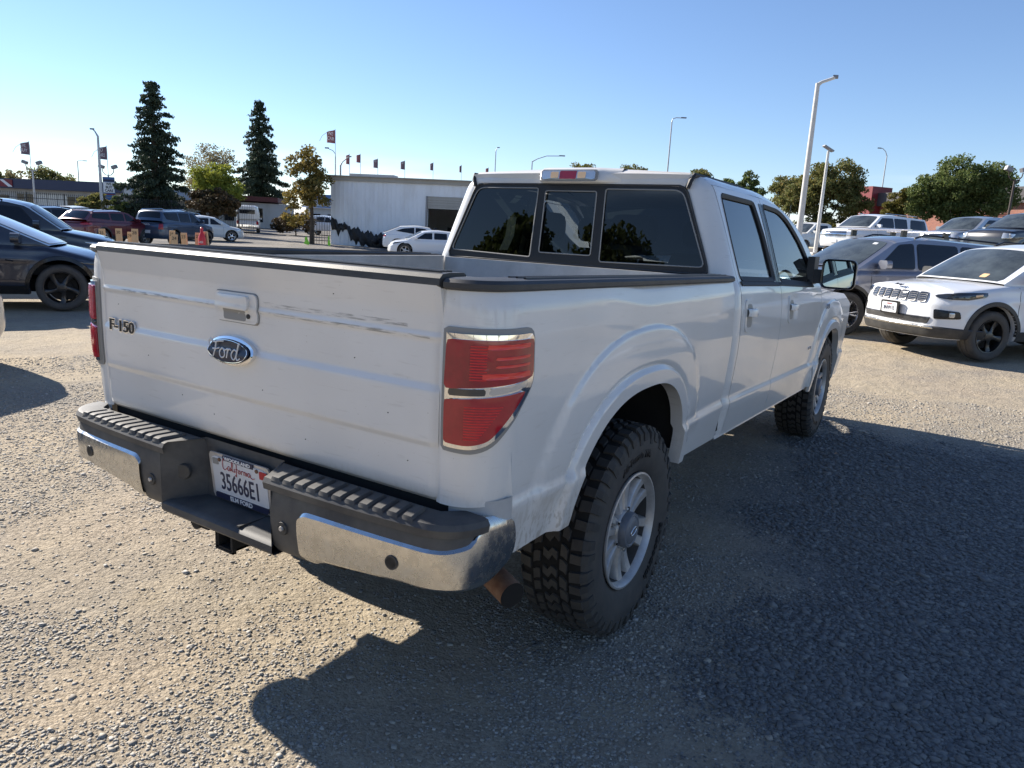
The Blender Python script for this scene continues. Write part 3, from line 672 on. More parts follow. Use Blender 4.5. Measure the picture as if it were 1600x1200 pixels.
# chrome ends: outline in (s, z)
chr_ = rounded([(.412, .592), (.465, .588), (.50, .606), (.80, .632), (.93, .630), (1.09, .622), (1.17, .655), (SEND, .70), (SEND, .785), (SEND-.02, .806), (1.06, .826), (1.030, .820), (1.018, .790), (1.0, .770), (.93, .757), (.44, .760), (.412, .742)], .014, 4)
def grid_poly(surf, poly, nu, off, thick, flip=False):
    """strip-wise fill: for each s take lowest and highest z of the outline"""
    P = np.array(resample(list(poly), 400)); s0, s1 = P[:, 0].min(), P[:, 0].max()
    ss = s0+(s1-s0)*(.5-.5*np.cos(np.linspace(0, PI, nu)))
    ss[0] += 1e-4; ss[-1] -= 1e-4
    rows = []
    cx = P[:, 0].mean()
    up_i = []
    i0 = int(np.argmin(P[:, 0])); i1 = int(np.argmax(P[:, 0]))
    if i0 < i1: A = P[i0:i1+1]; B = np.concatenate([P[i1:], P[:i0+1]])[::-1]
    else: A = np.concatenate([P[i0:], P[:i1+1]]); B = P[i1:i0+1][::-1]
    lo, hi = (A, B) if A[:, 1].mean() < B[:, 1].mean() else (B, A)
    for s in ss:
        a = np.interp(s, np.maximum.accumulate(lo[:, 0]), lo[:, 1]); b = np.interp(s, np.maximum.accumulate(hi[:, 0]), hi[:, 1])
        if b <= a: b = a+.001
        t = np.linspace(0, 1, 12)
        # rolled edges top and bottom
        col = [surf(s, a, off-thick)]
        for q in t:
            z = a+(b-a)*q; e = min(q, 1-q)*(b-a); r = .012
            o = off-(r-math.sqrt(max(0, r*r-(r-min(r, e))**2))) if e < r else off
            col.append(surf(s, z, o))
        col.append(surf(s, b, off-thick)); rows.append(col)
    mb = MB().grid(np.array(rows), flip=flip); return mb
chr_mb = grid_poly(BS, chr_, 70, .012, .03, flip=True)
# black face pieces: from the recess edge to the corner, under the pads
face = [(.300, .600), (.33, .578), (.42, .578), (1.04, .66), (1.04, .808), (.30, .808)]
face_mb = grid_poly(BS, [(.288, .580), (.43, .580), (.60, .625), (1.03, .65), (1.03, .820), (.288, .822)], 40, .004, .10, flip=True)
# top pad
pad_mb = MB(); rows = []
for s in np.linspace(.262, 1.06, 40):
    x, y, a = bpath(s); nx, ny = math.sin(a), -math.cos(a)
    inner = YB-.012+.0*s; xi, yi = x, inner
    if s < .30: xi = .205+(s-.262)*.9
    if s > .86:
        k = (s-.86)/.2; xi = .86+.05*k; yi = YB-.012+.05*k
    rows.append([(x+nx*(.006), y+ny*.006, .790), (x+nx*.010, y+ny*.010, .812), (x+nx*.002, y+ny*.002, .8265), (x-nx*.012, y-ny*.012, .830), (xi, yi, .832), (xi, yi+.02, .80)])
pad_mb.grid(np.array(rows), flip=True)
for sgn in (1, -1):
    def mk(name, mb, mats, parent=bumper, smooth=35):
        return both(name, mb, mats, parent, sides=(sgn,), smooth=smooth)[0]
    mk('face_panel', face_mb, M['plasticbump']); pad = mk('step_pad', pad_mb, M['plasticbump'])
    ch = mk('chrome_end', chr_mb, M['chromedull'])
    # raised ribs across the pad: each a plate with a gap beside it
    for k in range(11):
        x0 = .292+.0505*k; w = .040
        yo = bpath(x0+.02)[1]-.008
        mb = MB(); V = []
        for xx in (x0, x0+.006, x0+w-.006, x0+w):
            e = 0 if xx in (x0, x0+w) else .0085
            sh = -.035
            V.append([(xx+.0, yo+.002, .815+e), (xx, yo+.006, .828+e), (xx, yo+.02, .8315+e), (xx+sh*.3, YB-.035, .8325+e), (xx+sh*.3, YB-.020, .829)])
        mb.grid(np.array(V), flip=True)
        mk('tread_rib', mb, M['plasticbump'], smooth=25)
    # parking sensors
    for sx_, sz_ in ((.775, .692),):
        p0 = Vector(BS(sx_, sz_, .012)); nrm = (Vector(BS(sx_, sz_, .03))-p0).normalized(); nrm.x *= 1
        q = MB(); q.tube([tuple(p0-nrm*.01), tuple(p0+nrm*.004), tuple(p0+nrm*.004), tuple(p0+nrm*.001)], [.023, .021, .016, .015], 24); mk('parking_sensor', q, M['plastic'])
    p0 = Vector(BS(.345, .680, .004)); nrm = Vector((0, -1, 0))
    q = MB(); q.tube([tuple(p0), tuple(p0+nrm*.006), tuple(p0+nrm*.007), tuple(p0+nrm*.004)], [.022, .020, .014, .013], 20); bl = mk('bolt_cover', q, M['plastic'])
    q = MB(); q.tube([tuple(p0+nrm*.004), tuple(p0+nrm*.012)], [.009, .007], 8); mk('bolt', q, M['alloy'])
# centre recess: back wall, slanted side walls, floor step with a lip
mb = MB()
yb_ = YB+.000; yf = -1.240
mb.add([(-.205, yb_, .60), (.205, yb_, .60), (.205, yb_, .835), (-.205, yb_, .835)], [(0, 1, 2, 3)])
for s_ in (1, -1):
    q = [(s_*.205, yb_, .60), (s_*.290, yf, .60), (s_*.290, yf, .822), (s_*.265, yf+.03, .830), (s_*.205, yb_, .835)]
    mb.add(q, [(0, 1, 2, 3, 4) if s_ < 0 else (4, 3, 2, 1, 0)])
mb.grid([[(x, yb_+.0, .622), (x, -1.18, .618), (x, -1.215, .616), (x, -1.230, .613), (x, -1.240, .604), (x, -1.241, .582), (x, -1.232, .571), (x, -1.05, .57)] for x in np.linspace(-.292, .292, 9)], flip=True)
mb.out('licence_recess', M['plasticbump'], bumper, smooth=35)
MB().box((.115, -1.17, .6195), (.012, .12, .006)).out('step_ridge', M['plasticbump'], bumper)
step_spots = [(-.72, 1.26), (.31, .93), (.52, 1.22), (-.33, .97), (.66, 1.08), (.12, 1.06), (-.52, 1.09), (.44, 1.40), (.73, .95), (-.15, .93)]
for sx_, sz_ in step_spots:
    patch(tgS, [(sx_+.0024*math.cos(a), sz_+.0018*math.sin(a)) for a in np.linspace(0, 2*PI, 7, endpoint=False)], .0012, .001, n=7, rings=1).out('paint_chip', M['under'], tailgate)
mb = MB().tube([(-.248, -1.178, .715), (-.244, -1.186, .715), (-.244, -1.186, .715), (-.250, -1.175, .715)], [.030, .026, .020, .018], 20); mb.out('recess_socket', M['plastic'], bumper)
mb = MB(); mb.box((0, -1.045, .70), (1.6, .10, .12)); mb.out('bumper_beam', M['under'], bumper)
# licence plate and frame
PL = frame4((0.0, -1.126, .716), (1, 0, 0), (0, -.10, 1))
def plS(a, b, o=0): return tuple(PL @ Vector((a, b, o)))
pf = patch(plS, rounded(rect(0, 0, .318, .172), .014), .004, .006, n=60).out('plate_frame', M['alloy'], bumper)
patch(plS, rounded(rect(0, .004, .286, .140), .006), .0062, .002, n=40).out('licence_plate', M['plate'], bumper)
patch(plS, rect(0, -.072, .282, .022), .0085, .003, n=40, rings=2).out('frame_strip', M['plateblue'], bumper)
patch(plS, rect(0, .0765, .160, .017), .0085, .003, n=40, rings=2).out('frame_strip', M['plateblue'], bumper)
patch(plS, rect(.128, .055, .036, .028), .0082, .002, n=20, rings=2).out('sticker', M['platered'], bumper)
patch(plS, rect(-.122, .056, .030, .022), .0082, .002, n=20, rings=2).out('sticker', M['lampgrey'], bumper)
for sx_ in (-.098, .098): patch(plS, [(sx_+.007*math.cos(a), .066+.007*math.sin(a)) for a in np.linspace(0, 2*PI, 12, endpoint=False)], .010, .004, n=12, rings=2).out('plate_screw', M['rust'], bumper)
text('35666E1', .092, .0008, M['plateblue'], 'plate_number', bumper, PL@Matrix.Translation((0, -.016, .0072)), sx=.66, bold=.0005)
text('ELM FORD', .023, .0006, M['letterw'], 'frame_lettering', bumper, PL@Matrix.Translation((0, -.072, .0095)), sx=1.10, bold=.0006)
text('WOODLAND', .0175, .0006, M['letterw'], 'frame_lettering', bumper, PL@Matrix.Translation((0, .0765, .0095)), sx=1.28, bold=.0006)
cal_ = [[(-5.2, 1.6), (-5.7, 2.0), (-6.3, 1.0), (-6.3, -.4), (-5.6, -.9), (-4.8, -.3)], [(-3.7, .3), (-4.3, .2), (-4.5, -.6), (-3.9, -.8), (-3.5, .2), (-3.4, -.7)], [(-3.2, -.7), (-2.5, .8), (-2.4, 2.0), (-2.8, 1.6), (-2.7, -.5), (-2.2, -.7)], [(-1.9, .2), (-1.9, -.7), (-1.5, -.5)],
        [(-.5, 1.8), (-.9, 1.9), (-1.1, .2), (-1.4, -1.8), (-1.7, -1.4)], [(-1.4, .1), (-.6, .2)], [(-.1, .2), (-.5, -.3), (-.1, -.8), (.3, -.3), (-.1, .2)], [(.7, .2), (.7, -.8)], [(.7, -.1), (1.1, .2), (1.4, .1)], [(1.7, .2), (1.7, -.8)], [(1.7, -.1), (2.1, .2), (2.3, -.2), (2.3, -.8)], [(2.7, .2), (2.7, -.8)],
        [(3.9, .1), (3.3, .2), (3.1, -.5), (3.6, -.8), (4.0, 0), (4.1, -.7), (4.8, -1.0), (5.6, -.7)]]
strokes(sc_(cal_, .0140), .0011, M['platered'], 'plate_script', bumper, PL@Matrix.Translation((0.006, .046, .0080)))
# hitch receiver, plug socket
mb = MB()
for dx, dz, w, h in ((-.036, 0, .008, .08), (.036, 0, .008, .08), (0, .036, .08, .008), (0, -.036, .08, .008)): mb.box((.0+dx, -1.02, .535+dz), (w, .36, h))
mb.box((0, -.86, .535), (.06, .02, .06)); mb.box((0, -.93, .56), (1.0, .07, .07)); mb.box((0, -1.195, .535-.042), (.092, .015, .006)); mb.box((0, -1.195, .535+.042), (.092, .015, .006)); mb.box((.043, -1.195, .535), (.006, .015, .09)); mb.box((-.043, -1.195, .535), (.006, .015, .09))
mb.out('hitch_receiver', M['under'], bumper)
mb = MB().box((-.16, -1.16, .555), (.10, .05, .05)); mb.tube([(-.16, -1.185, .55), (-.16, -1.20, .55)], .024, 14); mb.out('trailer_socket', M['under'], bumper)

# ------------------------------------------------------------------ cab
def cabw(z):
    return interp(z, [(.50, .945), (.60, .96), (.74, .984), (.780, .988), (.805, .976), (.88, .984), (1.05, .998), (1.15, 1.0), (1.28, .994), (1.36, .982), (1.395, .972), (1.415, .958), (1.44, .948), (1.66, .868), (1.86, .792), (1.895, .774), (1.925, .745), (1.948, .700)])
def caby(z): return interp(z, [(.5, 1.085), (1.40, 1.085), (1.46, 1.085), (1.88, 1.125), (1.94, 1.15)])
RCC = .10
def cabS(s, z, off=0.0):
    """right half of the cab: s from the middle of the back wall, round the corner, then forward. z in cab height (rake added)"""
    w = float(cabw(z)); yb = float(caby(z)); L1 = w-RCC
    bow = .020*(1-min(1, s/w)**2)
    if s <= L1: x, y, nx, ny = s, yb-bow, 0, -1
    elif s <= L1+RCC*PI/2:
        a = (s-L1)/RCC; x, y, nx, ny = L1+RCC*math.sin(a), yb+RCC-RCC*math.cos(a)-bow, math.sin(a), -math.cos(a)
    else: x, y, nx, ny = w, yb+RCC+(s-L1-RCC*PI/2), 1, 0
    fl = float(flare(y, z))*nx if y > 3 else 0
    o = off+fl
    x, y = x+nx*o, y+ny*o
    return (x, y, z+float(rake(y, z)))
def sideC(y, z, off=0.0):
    """cab side by y"""
    w = float(cabw(z)); s = w-RCC+RCC*PI/2+(y-float(caby(z))-RCC)
    return cabS(s, z, off)
def ztop(y): return float(interp(y, [(1.0, 1.895), (1.9, 1.900), (2.3, 1.896), (2.6, 1.868), (2.8, 1.825), (3.0, 1.755), (3.2, 1.665), (3.4, 1.565), (3.55, 1.49), (3.62, 1.44)]))
def side_panel(y0, y1, win=None, n=60, zlo=.60, top=None, nz=110, extra=None):
    ys = np.linspace(y0, y1, n); P = []; 
    for y in ys:
        zl = zlo
        if y > FA[0]-.5: zl = max(zlo, float(arch_z(y, *FA)))
        zt = (top(y) if top else ztop(y))
        P.append([(y, zl+(zt-zl)*t) for t in np.linspace(0, 1, nz)])
    P = np.array(P)
    mb = MB()
    G = np.array([[sideC(p[0], p[1]) for p in c] for c in P])
    if win is None: mb.grid(G)
    else:
        a, b = P.shape[:2]; cy = (P[:-1, :-1]+P[1:, 1:])/2; ins = inpoly(cy[..., 0], cy[..., 1], win)
        F = [(i*b+j, (i+1)*b+j, (i+1)*b+j+1, i*b+j+1) for i in range(a-1) for j in range(b-1) if not ins[i, j]]
        mb.add(G.reshape(-1, 3), F)
    v, f = skirt(G, lambda p: np.array([-.05 if (p[1] > FA[0]-.5 and p[2] < 1.02 and p[1] < FA[0]+.5) else -.02, 0, 0])); mb.add(v, [q[::-1] for q in f])
    return mb
W1 = rounded([(1.262, 1.425), (2.015, 1.425), (1.990, 1.66), (1.93, 1.862), (1.285, 1.862), (1.262, 1.66)], .03)
W2 = rounded([(2.150, 1.425), (3.10, 1.400), (3.23, 1.52), (3.03, 1.66), (2.74, 1.80), (2.55, 1.850), (2.13, 1.862), (2.142, 1.66)], [.03, .05, .05, .1, .1, .1, .03, .03])
def window(poly, glass, trimw, side, parent):
    S_ = lambda a, b, o: tuple(np.array(sideC(a, b, o))*np.array([side, 1, 1]))
    Q = resample(poly, 110); c = Q.mean(0)
    mb = MB(); Qi = np.array([tuple(q) for q in inset([tuple(q) for q in Q], -.006)]); Qi = resample([tuple(q) for q in Qi], 110); Qn = resample(inset([tuple(q) for q in Q], .020), 110)
    # channel trim around the opening
    k0 = int(np.argmin(((Qi-Q[0])**2).sum(1))); Qi = np.roll(Qi, -k0, 0); k0 = int(np.argmin(((Qn-Q[0])**2).sum(1))); Qn = np.roll(Qn, -k0, 0)
    rows = [[S_(*Qi[k], .001), S_(*((Qi[k]+Q[k])/2), .005), S_(*Q[k], .004), S_(*Qn[k], -.006), S_(*Qn[k], -.022)] for k in range(110)]
    mb.grid(np.array(rows), flip=side > 0, wrap=True)
    tr = mb.out('window_seal', M['rubberseal'], parent)
    g = patch(S_, [tuple(q) for q in Q], -.014, .002, n=90, rings=6, flip=side < 0).out('side_window', glass, parent)
    return g
for sgn in (1, -1):
    def mk2(name, mb, mats, parent=truck, smooth=40): return both(name, mb, mats, parent, sides=(sgn,), smooth=smooth)[0]
    rd = mk2('rear_door', side_panel(1.205, 2.096, W1, n=90, zlo=.60), M['truck'])
    fd = mk2('front_door', side_panel(2.103, 3.42, W2, n=120, zlo=.60), M['truck'])
    mk2('front_fender', side_panel(3.427, 4.86, None, n=110, zlo=.56, top=lambda y: float(interp(y, [(3.42, 1.36), (3.6, 1.36), (4.5, 1.33), (4.86, 1.24)]))), M['truck'])
    window(W1, M['glassside'], .02, sgn, rd); window(W2, M['glassgreen'], .02, sgn, fd)
    # cab corner: from the rear glass round to the door
    P = []
    for zz in np.linspace(.60, 1.948, 90):
        w = float(cabw(zz)); sA = (w-.135 if zz > 1.445 else w-.16); sA = max(sA, .665) if zz > 1.87 else sA; sA = min(sA, w-.001); sB = w-RCC+RCC*PI/2+(1.198-float(caby(zz))-RCC)
        P.append([cabS(s, zz) for s in np.linspace(sA, sB, 30)])
    P = np.array(P); mb = MB().grid(P, flip=True); mk2('cab_corner', mb, M['truck'])
    # rocker
    mb = MB(); mb.grid([[(.90, y, .58+float(rake(y))), (.945, y, .578+float(rake(y))), (.958, y, .588+float(rake(y))), (.955, y, .61+float(rake(y)))] for y in np.linspace(1.08, 3.46, 6)]); mk2('rocker', mb, M['truck'])
    # painted rail above the doors, up to the roof ditch
    mb = MB(); mb.grid([[sideC(y, min(z, 1.948)+(float(ztop(y))-1.896)*(1 if y > 1.9 else 0), 0) if y < 2.2 else (sideC(y, ztop(y)+.0, 0)[0]-(z-1.899)*1.2, y, ztop(y)+(z-1.899)*.9+float(rake(y, 1.9))) for z in np.linspace(1.899, 1.948, 7)] for y in np.concatenate([np.linspace(1.19, 2.19, 12), np.linspace(2.22, 2.84, 12)])]); mk2('roof_rail', mb, M['truck'])
    for yy, z1 in ((1.2015, 1.89), (2.0995, 1.89), (3.4235, 1.35)):
        mb = MB(); mb.grid([[sideC(yy+d_, z_, -.010) for z_ in np.linspace(.60, z1, 40)] for d_ in (-.010, .010)]); mk2('panel_gap', mb, M['gap'])
    mb = MB(); mb.grid([[(float(cabw(z_))-.018, y_, z_) for z_ in np.linspace(.60, 1.43, 30)] for y_ in (1.045, 1.12)]); mk2('panel_gap', mb, M['gap'])
    # black pillar applique between the doors
    mb = MB(); mb.grid([[sideC(y, z, .0025) for z in np.linspace(1.42, 1.86, 8)] for y in (2.035+.0, 2.094)]); mk2('pillar_cover', mb, M['trim'], parent=rd)
    mb = MB(); mb.grid([[sideC(y, z, .0025) for z in np.linspace(1.42, 1.86, 8)] for y in (2.106, 2.132)]); mk2('pillar_cover', mb, M['trim'], parent=fd)
    mb = MB(); mb.grid([[sideC(y, z, o) for y in np.linspace(1.24, 2.09, 8)] for z, o in ((1.396, .001), (1.400, .008), (1.416, .010), (1.421, .003))], flip=False); mk2('belt_moulding', mb, M['rubberseal'], parent=rd)
    mb = MB(); mb.grid([[sideC(y, z-.012*(y-2.1), o) for y in np.linspace(2.11, 3.12, 8)] for z, o in ((1.398, .001), (1.402, .008), (1.416, .010), (1.421, .003))], flip=False); mk2('belt_moulding', mb, M['rubberseal'], parent=fd)
    # door handles
    for dp, yy, zz in ((rd, 1.345, 1.245), (fd, 2.36, 1.250)):
        S_ = lambda a, b, o: sideC(a, b, o)
        mk2('handle_cup', patch(S_, rounded(rect(yy, zz-.005, .150, .175), .035), .006, .008, n=40, dome=.001), M['truck'], parent=dp)
        mk2('handle_cup_recess', patch(S_, rounded(rect(yy-.005, zz-.005, .100, .125), .03), .0072, .003, n=40), M['lampgrey'], parent=dp)
        mb = MB(); mb.grid([[sideC(yy-.060+.150*t, zz+dz+.012, .013+.026*math.sin(PI*min(1, max(0, t)))**.5+o) for dz, o in ((-.022, -.012), (-.018, .002), (0, .006), (.018, .002), (.022, -.012))] for t in np.linspace(0, 1, 12)]); mk2('door_handle', mb, M['truck'], parent=dp)
    # mirror
    mir = thing('side_mirror', '', ''); del mir['label']; del mir['category']; mir.parent = truck
    mb = MB(); P = []
    for y, sc in ((3.115, .90), (3.108, .985), (3.12, 1.0), (3.18, .97), (3.225, .80), (3.25, .45)):
        q = resample(rounded(rect(1.135, 1.425, .235, .215), .045, 6), 40); c = np.array([1.135, 1.425]); P.append([(c[0]+(p[0]-c[0])*sc, y, c[1]+(p[1]-c[1])*sc) for p in q])
    P = np.array(P).transpose(1, 0, 2); mb.grid(P, wrap=True); mb.add(P[:, -1], [tuple(range(40))]); mk2('mirror_shell', mb, M['trim'], parent=mir)
    q = resample(rounded(rect(1.135, 1.425, .20, .185), .035, 6), 40)
    mb = MB().add([(p[0], 3.114, p[1]) for p in q], [tuple(range(40))]); mk2('mirror_pane', mb, M['mirror'], parent=mir, smooth=0)
    mb = MB(); mb.box((.985, 3.17, 1.40), (.12, .09, .10)); mb.box((.94, 3.19, 1.44), (.05, .16, .20)); mk2('mirror_arm', mb, M['plastic'], parent=mir)
# rear wall of the cab below the glass
P = [[cabS(abs(x), z) if x >= 0 else (-cabS(-x, z)[0], *cabS(-x, z)[1:]) for z in np.linspace(.90, 1.452, 14)] for x in np.linspace(-.86, .86, 40)]
MB().grid(P, flip=True).out('cab_back_panel', M['truck'], truck)
def backS(x, z, off=0):
    p = cabS(abs(x), z, off); return (p[0]*(1 if x >= 0 else -1), p[1], p[2])
# rear window: black frame with three panes
RW = rounded([(-.842, 1.442), (.842, 1.442), (.815, 1.52), (.672, 1.865), (.640, 1.885), (-.640, 1.885), (-.672, 1.865), (-.815, 1.52)], [.03, .03, .1, .05, .05, .05, .05, .1], 5)
panes = [rounded([(-.815, 1.485), (-.228, 1.470), (-.215, 1.862), (-.650, 1.862)], [.03, .01, .01, .05]), rounded([(-.170, 1.500), (.165, 1.500), (.162, 1.848), (-.165, 1.848)], .012), rounded([(.222, 1.470), (.815, 1.478), (.650, 1.862), (.215, 1.862)], [.01, .03, .05, .01])]
rwin = thing('rear_window', '', ''); del rwin['label']; del rwin['category']; rwin.parent = truck
# frame plate with openings
nx_, nz_ = 190, 70
X = np.linspace(-.86, .86, nx_); Z = np.linspace(1.438, 1.89, nz_); XX, ZZ = np.meshgrid(X, Z, indexing='ij')
G = np.array([[backS(x, z, .007) for z in Z] for x in X]); cx_ = (XX[:-1, :-1]+XX[1:, 1:])/2; cz_ = (ZZ[:-1, :-1]+ZZ[1:, 1:])/2
ok = inpoly(cx_, cz_, RW)
for pn in panes: ok &= ~inpoly(cx_, cz_, pn)
MB().add(G.reshape(-1, 3), [(i*nz_+j, (i+1)*nz_+j, (i+1)*nz_+j+1, i*nz_+j+1) for i in range(nx_-1) for j in range(nz_-1) if ok[i, j]]).out('window_frame', M['rubberseal'], rwin)
for q in (RW,)+tuple(panes):
    pts = [backS(a, b, .008) for a, b in resample(q, 120)]; MB().tube(pts+pts[:1], .0055 if q is RW else .0035, 5, cap=False).out('frame_bead', M['plastic'] if q is RW else M['lampgrey'], rwin)
for pn in panes: patch(backS, pn, .001 if pn is not panes[1] else -.006, .002, n=80, rings=6).out('rear_pane', M['glass'], rwin)
# roof
def roofe(y): return float(interp(y, [(1.1, 1.940), (2.2, 1.944), (2.5, 1.925), (2.7, 1.885), (2.84, 1.845)]))
def roofz(e, y):
    c = float(interp(y, [(1.10, 1.945), (1.12, 1.960), (1.17, 1.975), (1.3, 1.984), (2.0, 1.986), (2.4, 1.972), (2.7, 1.925), (2.84, 1.875)]))
    ed = roofe(y); return ed+(c-ed)*(1-abs(e)**3.0)
P = []
for y in np.concatenate([np.linspace(1.10, 1.22, 10), np.linspace(1.26, 2.84, 24)]):
    row = []
    for e in np.linspace(-1, 1, 41):
        e2 = math.copysign(1-(1-abs(e))**1.4, e)
        row.append((e2*.690, y+.012-.022*(1-e2*e2)*(1-float(sm(1.1, 1.3, y))), roofz(e2, y)+float(rake(y, 1.9))))
    P.append(row)
mb = MB().grid(np.array(P)); v, f = skirt(np.array(P), lambda p: np.array([0, 0.01 if p[1] < 1.2 else 0, -.045])); mb.add(v, [q[::-1] for q in f]); roof = mb.out('roof', M['truckdust'], truck, smooth=60)
# header strip between rear glass and roof
P = [[(x, backS(x, 1.88, 0)[1]+dy, z-.010*abs(x/.66)**3) for z, dy in ((1.872, -.001), (1.89, -.008), (1.925, -.006), (1.948, .004), (1.962, .02))] for x in np.linspace(-.672, .672, 30)]
MB().grid(P, flip=True).out('roof_header', M['truckdust'], truck)
for s_ in (1, -1):
    mb = MB().tube([(s_*.672, 1.108, 1.872), (s_*.685, 1.112, 1.91), (s_*.694, 1.130, 1.938), (s_*.696, 1.3, roofe(1.3)+float(rake(1.3, 1.9))), (s_*.696, 1.9, roofe(1.9)+float(rake(1.9, 1.9))), (s_*.70, 2.3, roofe(2.3)+float(rake(2.3, 1.9))-.004), (s_*.71, 2.8, roofe(2.8)+float(rake(2.8, 1.9))-.01)], .013, 6); mb.out('roof_ditch_seal', M['rubberseal'], truck)
# high stop lamp in a raised white pod
def podS(x, z, off=0): return (x, 1.075+.35*(z-1.90)*1.0-off, z)
pod = MB(); P = []
for x, k in ((-.20, .0), (-.195, .6), (-.16, 1), (0, 1), (.16, 1), (.195, .6), (.235, .3), (.30, 0)):
    P.append([(x, 1.105-.035*k, 1.895), (x, 1.100-.045*k, 1.905), (x, 1.105-.035*k, 1.955), (x, 1.13-.02*k, 1.972+.004*k), (x, 1.30, 1.973)])
pod.grid(np.array(P), flip=True); pd = pod.out('stop_lamp_pod', M['truckdust'], truck, smooth=50)
def hS(x, z, off=0): return (x, 1.052+.18*(z-1.905)-off, z)
patch(hS, rounded(rect(0, 1.930, .355, .062), .014), .003, .01, n=44).out('stop_lamp_gasket', M['lampgrey'], pd)
patch(hS, rounded(rect(0, 1.931, .335, .048), .010), .008, .006, n=44, dome=.002).out('cargo_lens', M['clearlens'], pd)
patch(hS, rect(0, 1.931, .105, .044), .0115, .003, n=24, rings=2).out('stop_lens', M['redlensd'], pd)
for s_ in (-1, 1): patch(hS, rounded(rect(s_*.085, 1.931, .05, .034), .004), .0115, .003, n=24, rings=2).out('bulb_glow', M['amber'], pd)
# windscreen, hood, nose
P = [[(x*(.90-.12*t), 3.60-.86*t-.10*(x*x)*(1-.3*t), 1.375+.46*t+.0) for t in np.linspace(0, 1, 8)] for x in np.linspace(-1, 1, 17)]
MB().grid(P, flip=True).out('windscreen', M['glassclear'], truck)
P = [[(x*.86, y, float(interp(y, [(3.5, 1.31), (4.2, 1.31), (4.75, 1.25), (4.9, 1.16)]))-.05*abs(x)**2.5+.02*(abs(x) < .7)) for y in np.linspace(3.5, 4.9, 20)] for x in np.linspace(-1.07, 1.07, 25)]
MB().grid(P, flip=False).out('hood', M['truck'], truck)
mb = MB(); mb.grid([[(x, 4.90+.06*(1-x*x), z) for z in np.linspace(.72, 1.18, 6)] for x in np.linspace(-.93, .93, 14)], flip=True); mb.out('front_panel', M['truck'], truck)
mb = MB(); mb.box((0, 4.965, .98), (1.1, .03, .34)); mb.out('grille', M['chrome'], truck)
mb = MB()
for k in range(3): mb.box((0, 4.99, .88+.10*k), (1.02, .03, .03))
mb.out('grille_bar', M['chromedull'], truck)
for s_ in (1, -1): MB().box((s_*.74, 4.94, 1.03), (.32, .08, .26)).out('headlight', M['clearlens'], truck)
mb = MB(); P = [[(x*.90, 5.03-.14*abs(x)**4, z) for z in (.50, .54, .72, .76)] for x in np.linspace(-1, 1, 16)]; mb.grid(P, flip=True); mb.grid([[(x*.90, 5.03-.14*abs(x)**4, .76), (x*.90, 4.85, .76)] for x in np.linspace(-1, 1, 16)], flip=True); mb.out('front_bumper', M['chrome'], truck)
# dark liners, firewall and floor so that no daylight shows through the body
mb = MB(); mb.box((0, 2.3, .60), (1.84, 2.5, .06)); mb.box((0, 3.55, .95), (1.80, .04, .7)); mb.box((0, 1.14, 1.0), (1.70, .02, .8)); mb.out('cab_floor', M['under'], truck)
mb = MB()
for s_ in (1, -1):
    mb.box((s_*.90, 1.62, 1.02), (.04, .96, .74)); mb.box((s_*.90, 2.74, 1.02), (.04, 1.28, .74)); mb.box((s_*.945, 1.085, 1.0), (.03, .06, .74))
mb.out('door_card', M['gap'], truck)
for s_ in (1, -1):
    for A, x0, x1 in ((RA, .62, .96), (FA, .60, .95)):
        P = []; mb = MB()
        for y in np.concatenate([A[0]-A[3]*1.04+np.linspace(0, .12, 6)[:-1]*1.0, np.linspace(A[0]-A[3]*1.04+.12, A[0]+A[2]*1.04-.12, 12)[:-1], A[0]+A[2]*1.04-np.linspace(.12, 0, 6)]):
            z = float(arch_z(np.array(y), A[0], A[1]+.05, A[2]*1.05, A[3]*1.05, .58)); P.append([(s_*x0, y, z), (s_*x1, y, z)])
        mb.grid(P); mb.add([(s_*x0, A[0]-A[3]*1.04, .58)]+[p[0] for p in P]+[(s_*x0, A[0]+A[2]*1.04, .58)], [tuple(range(len(P)+2))])
        mb.out('wheel_liner', M['under'], truck)
# underbody
mb = MB()
for s_ in (1, -1):
    mb.box((s_*.42, 1.9, .60), (.09, 6.0, .15))
    mb.box((s_*.50, .0, .50), (.07, 1.35, .035)); mb.box((s_*.50, .0, .47), (.07, .9, .03)); mb.tube([(s_*.50, .1, .43), (s_*.46, .45, .80)], .028, 8)
for yy in (-.95, -.3, .8, 2.0, 3.2): mb.box((0, yy, .62), (.84, .10, .09))
mb.out('frame_rail', M['under'], truck)
mb = MB().tube([(-.74, 0, .44), (.74, 0, .44)], .048, 12); mb.lathe([(-.16, .0), (-.14, .08), (-.05, .15), (.05, .15), (.14, .08), (.16, 0)], 16, c=(0, 0, .44)); mb.tube([(0, .12, .45), (0, 2.4, .55)], .045, 10); mb.tube([(-.74, 3.99, .44), (.74, 3.99, .44)], .04, 10); mb.out('axle', M['under'], truck)
mb = MB().box((-.62, 1.5, .55), (.34, 1.5, .22)); mb.box((.1, 2.8, .5), (.6, .8, .2)); mb.out('fuel_tank', M['under'], truck)
mb = MB().lathe([(.48, .20), (.46, .30), (.47, .37), (.52, .395), (.66, .395), (.71, .37), (.72, .30), (.70, .20)], 32, 'z', c=(0, -.55, .0)); mb.out('spare_wheel', M['tyre'], truck)
mb = MB().tube([(.55, 1.2, .52), (.62, .6, .60), (.66, 0, .66), (.60, -.55, .62), (.62, -.70, .60), (.72, -.80, .57), (.975, -.905, .525)], [.034, .034, .034, .034, .040, .042, .042], 20, cap=False)
tp = mb.out('tailpipe', M['rust'], truck)
MB().tube([(.976, -.9055, .5249), (.975, -.905, .525), (.93, -.887, .531), (.88, -.866, .54)], [.0415, .038, .037, .037], 20).out('pipe_bore', M['gap'], tp)
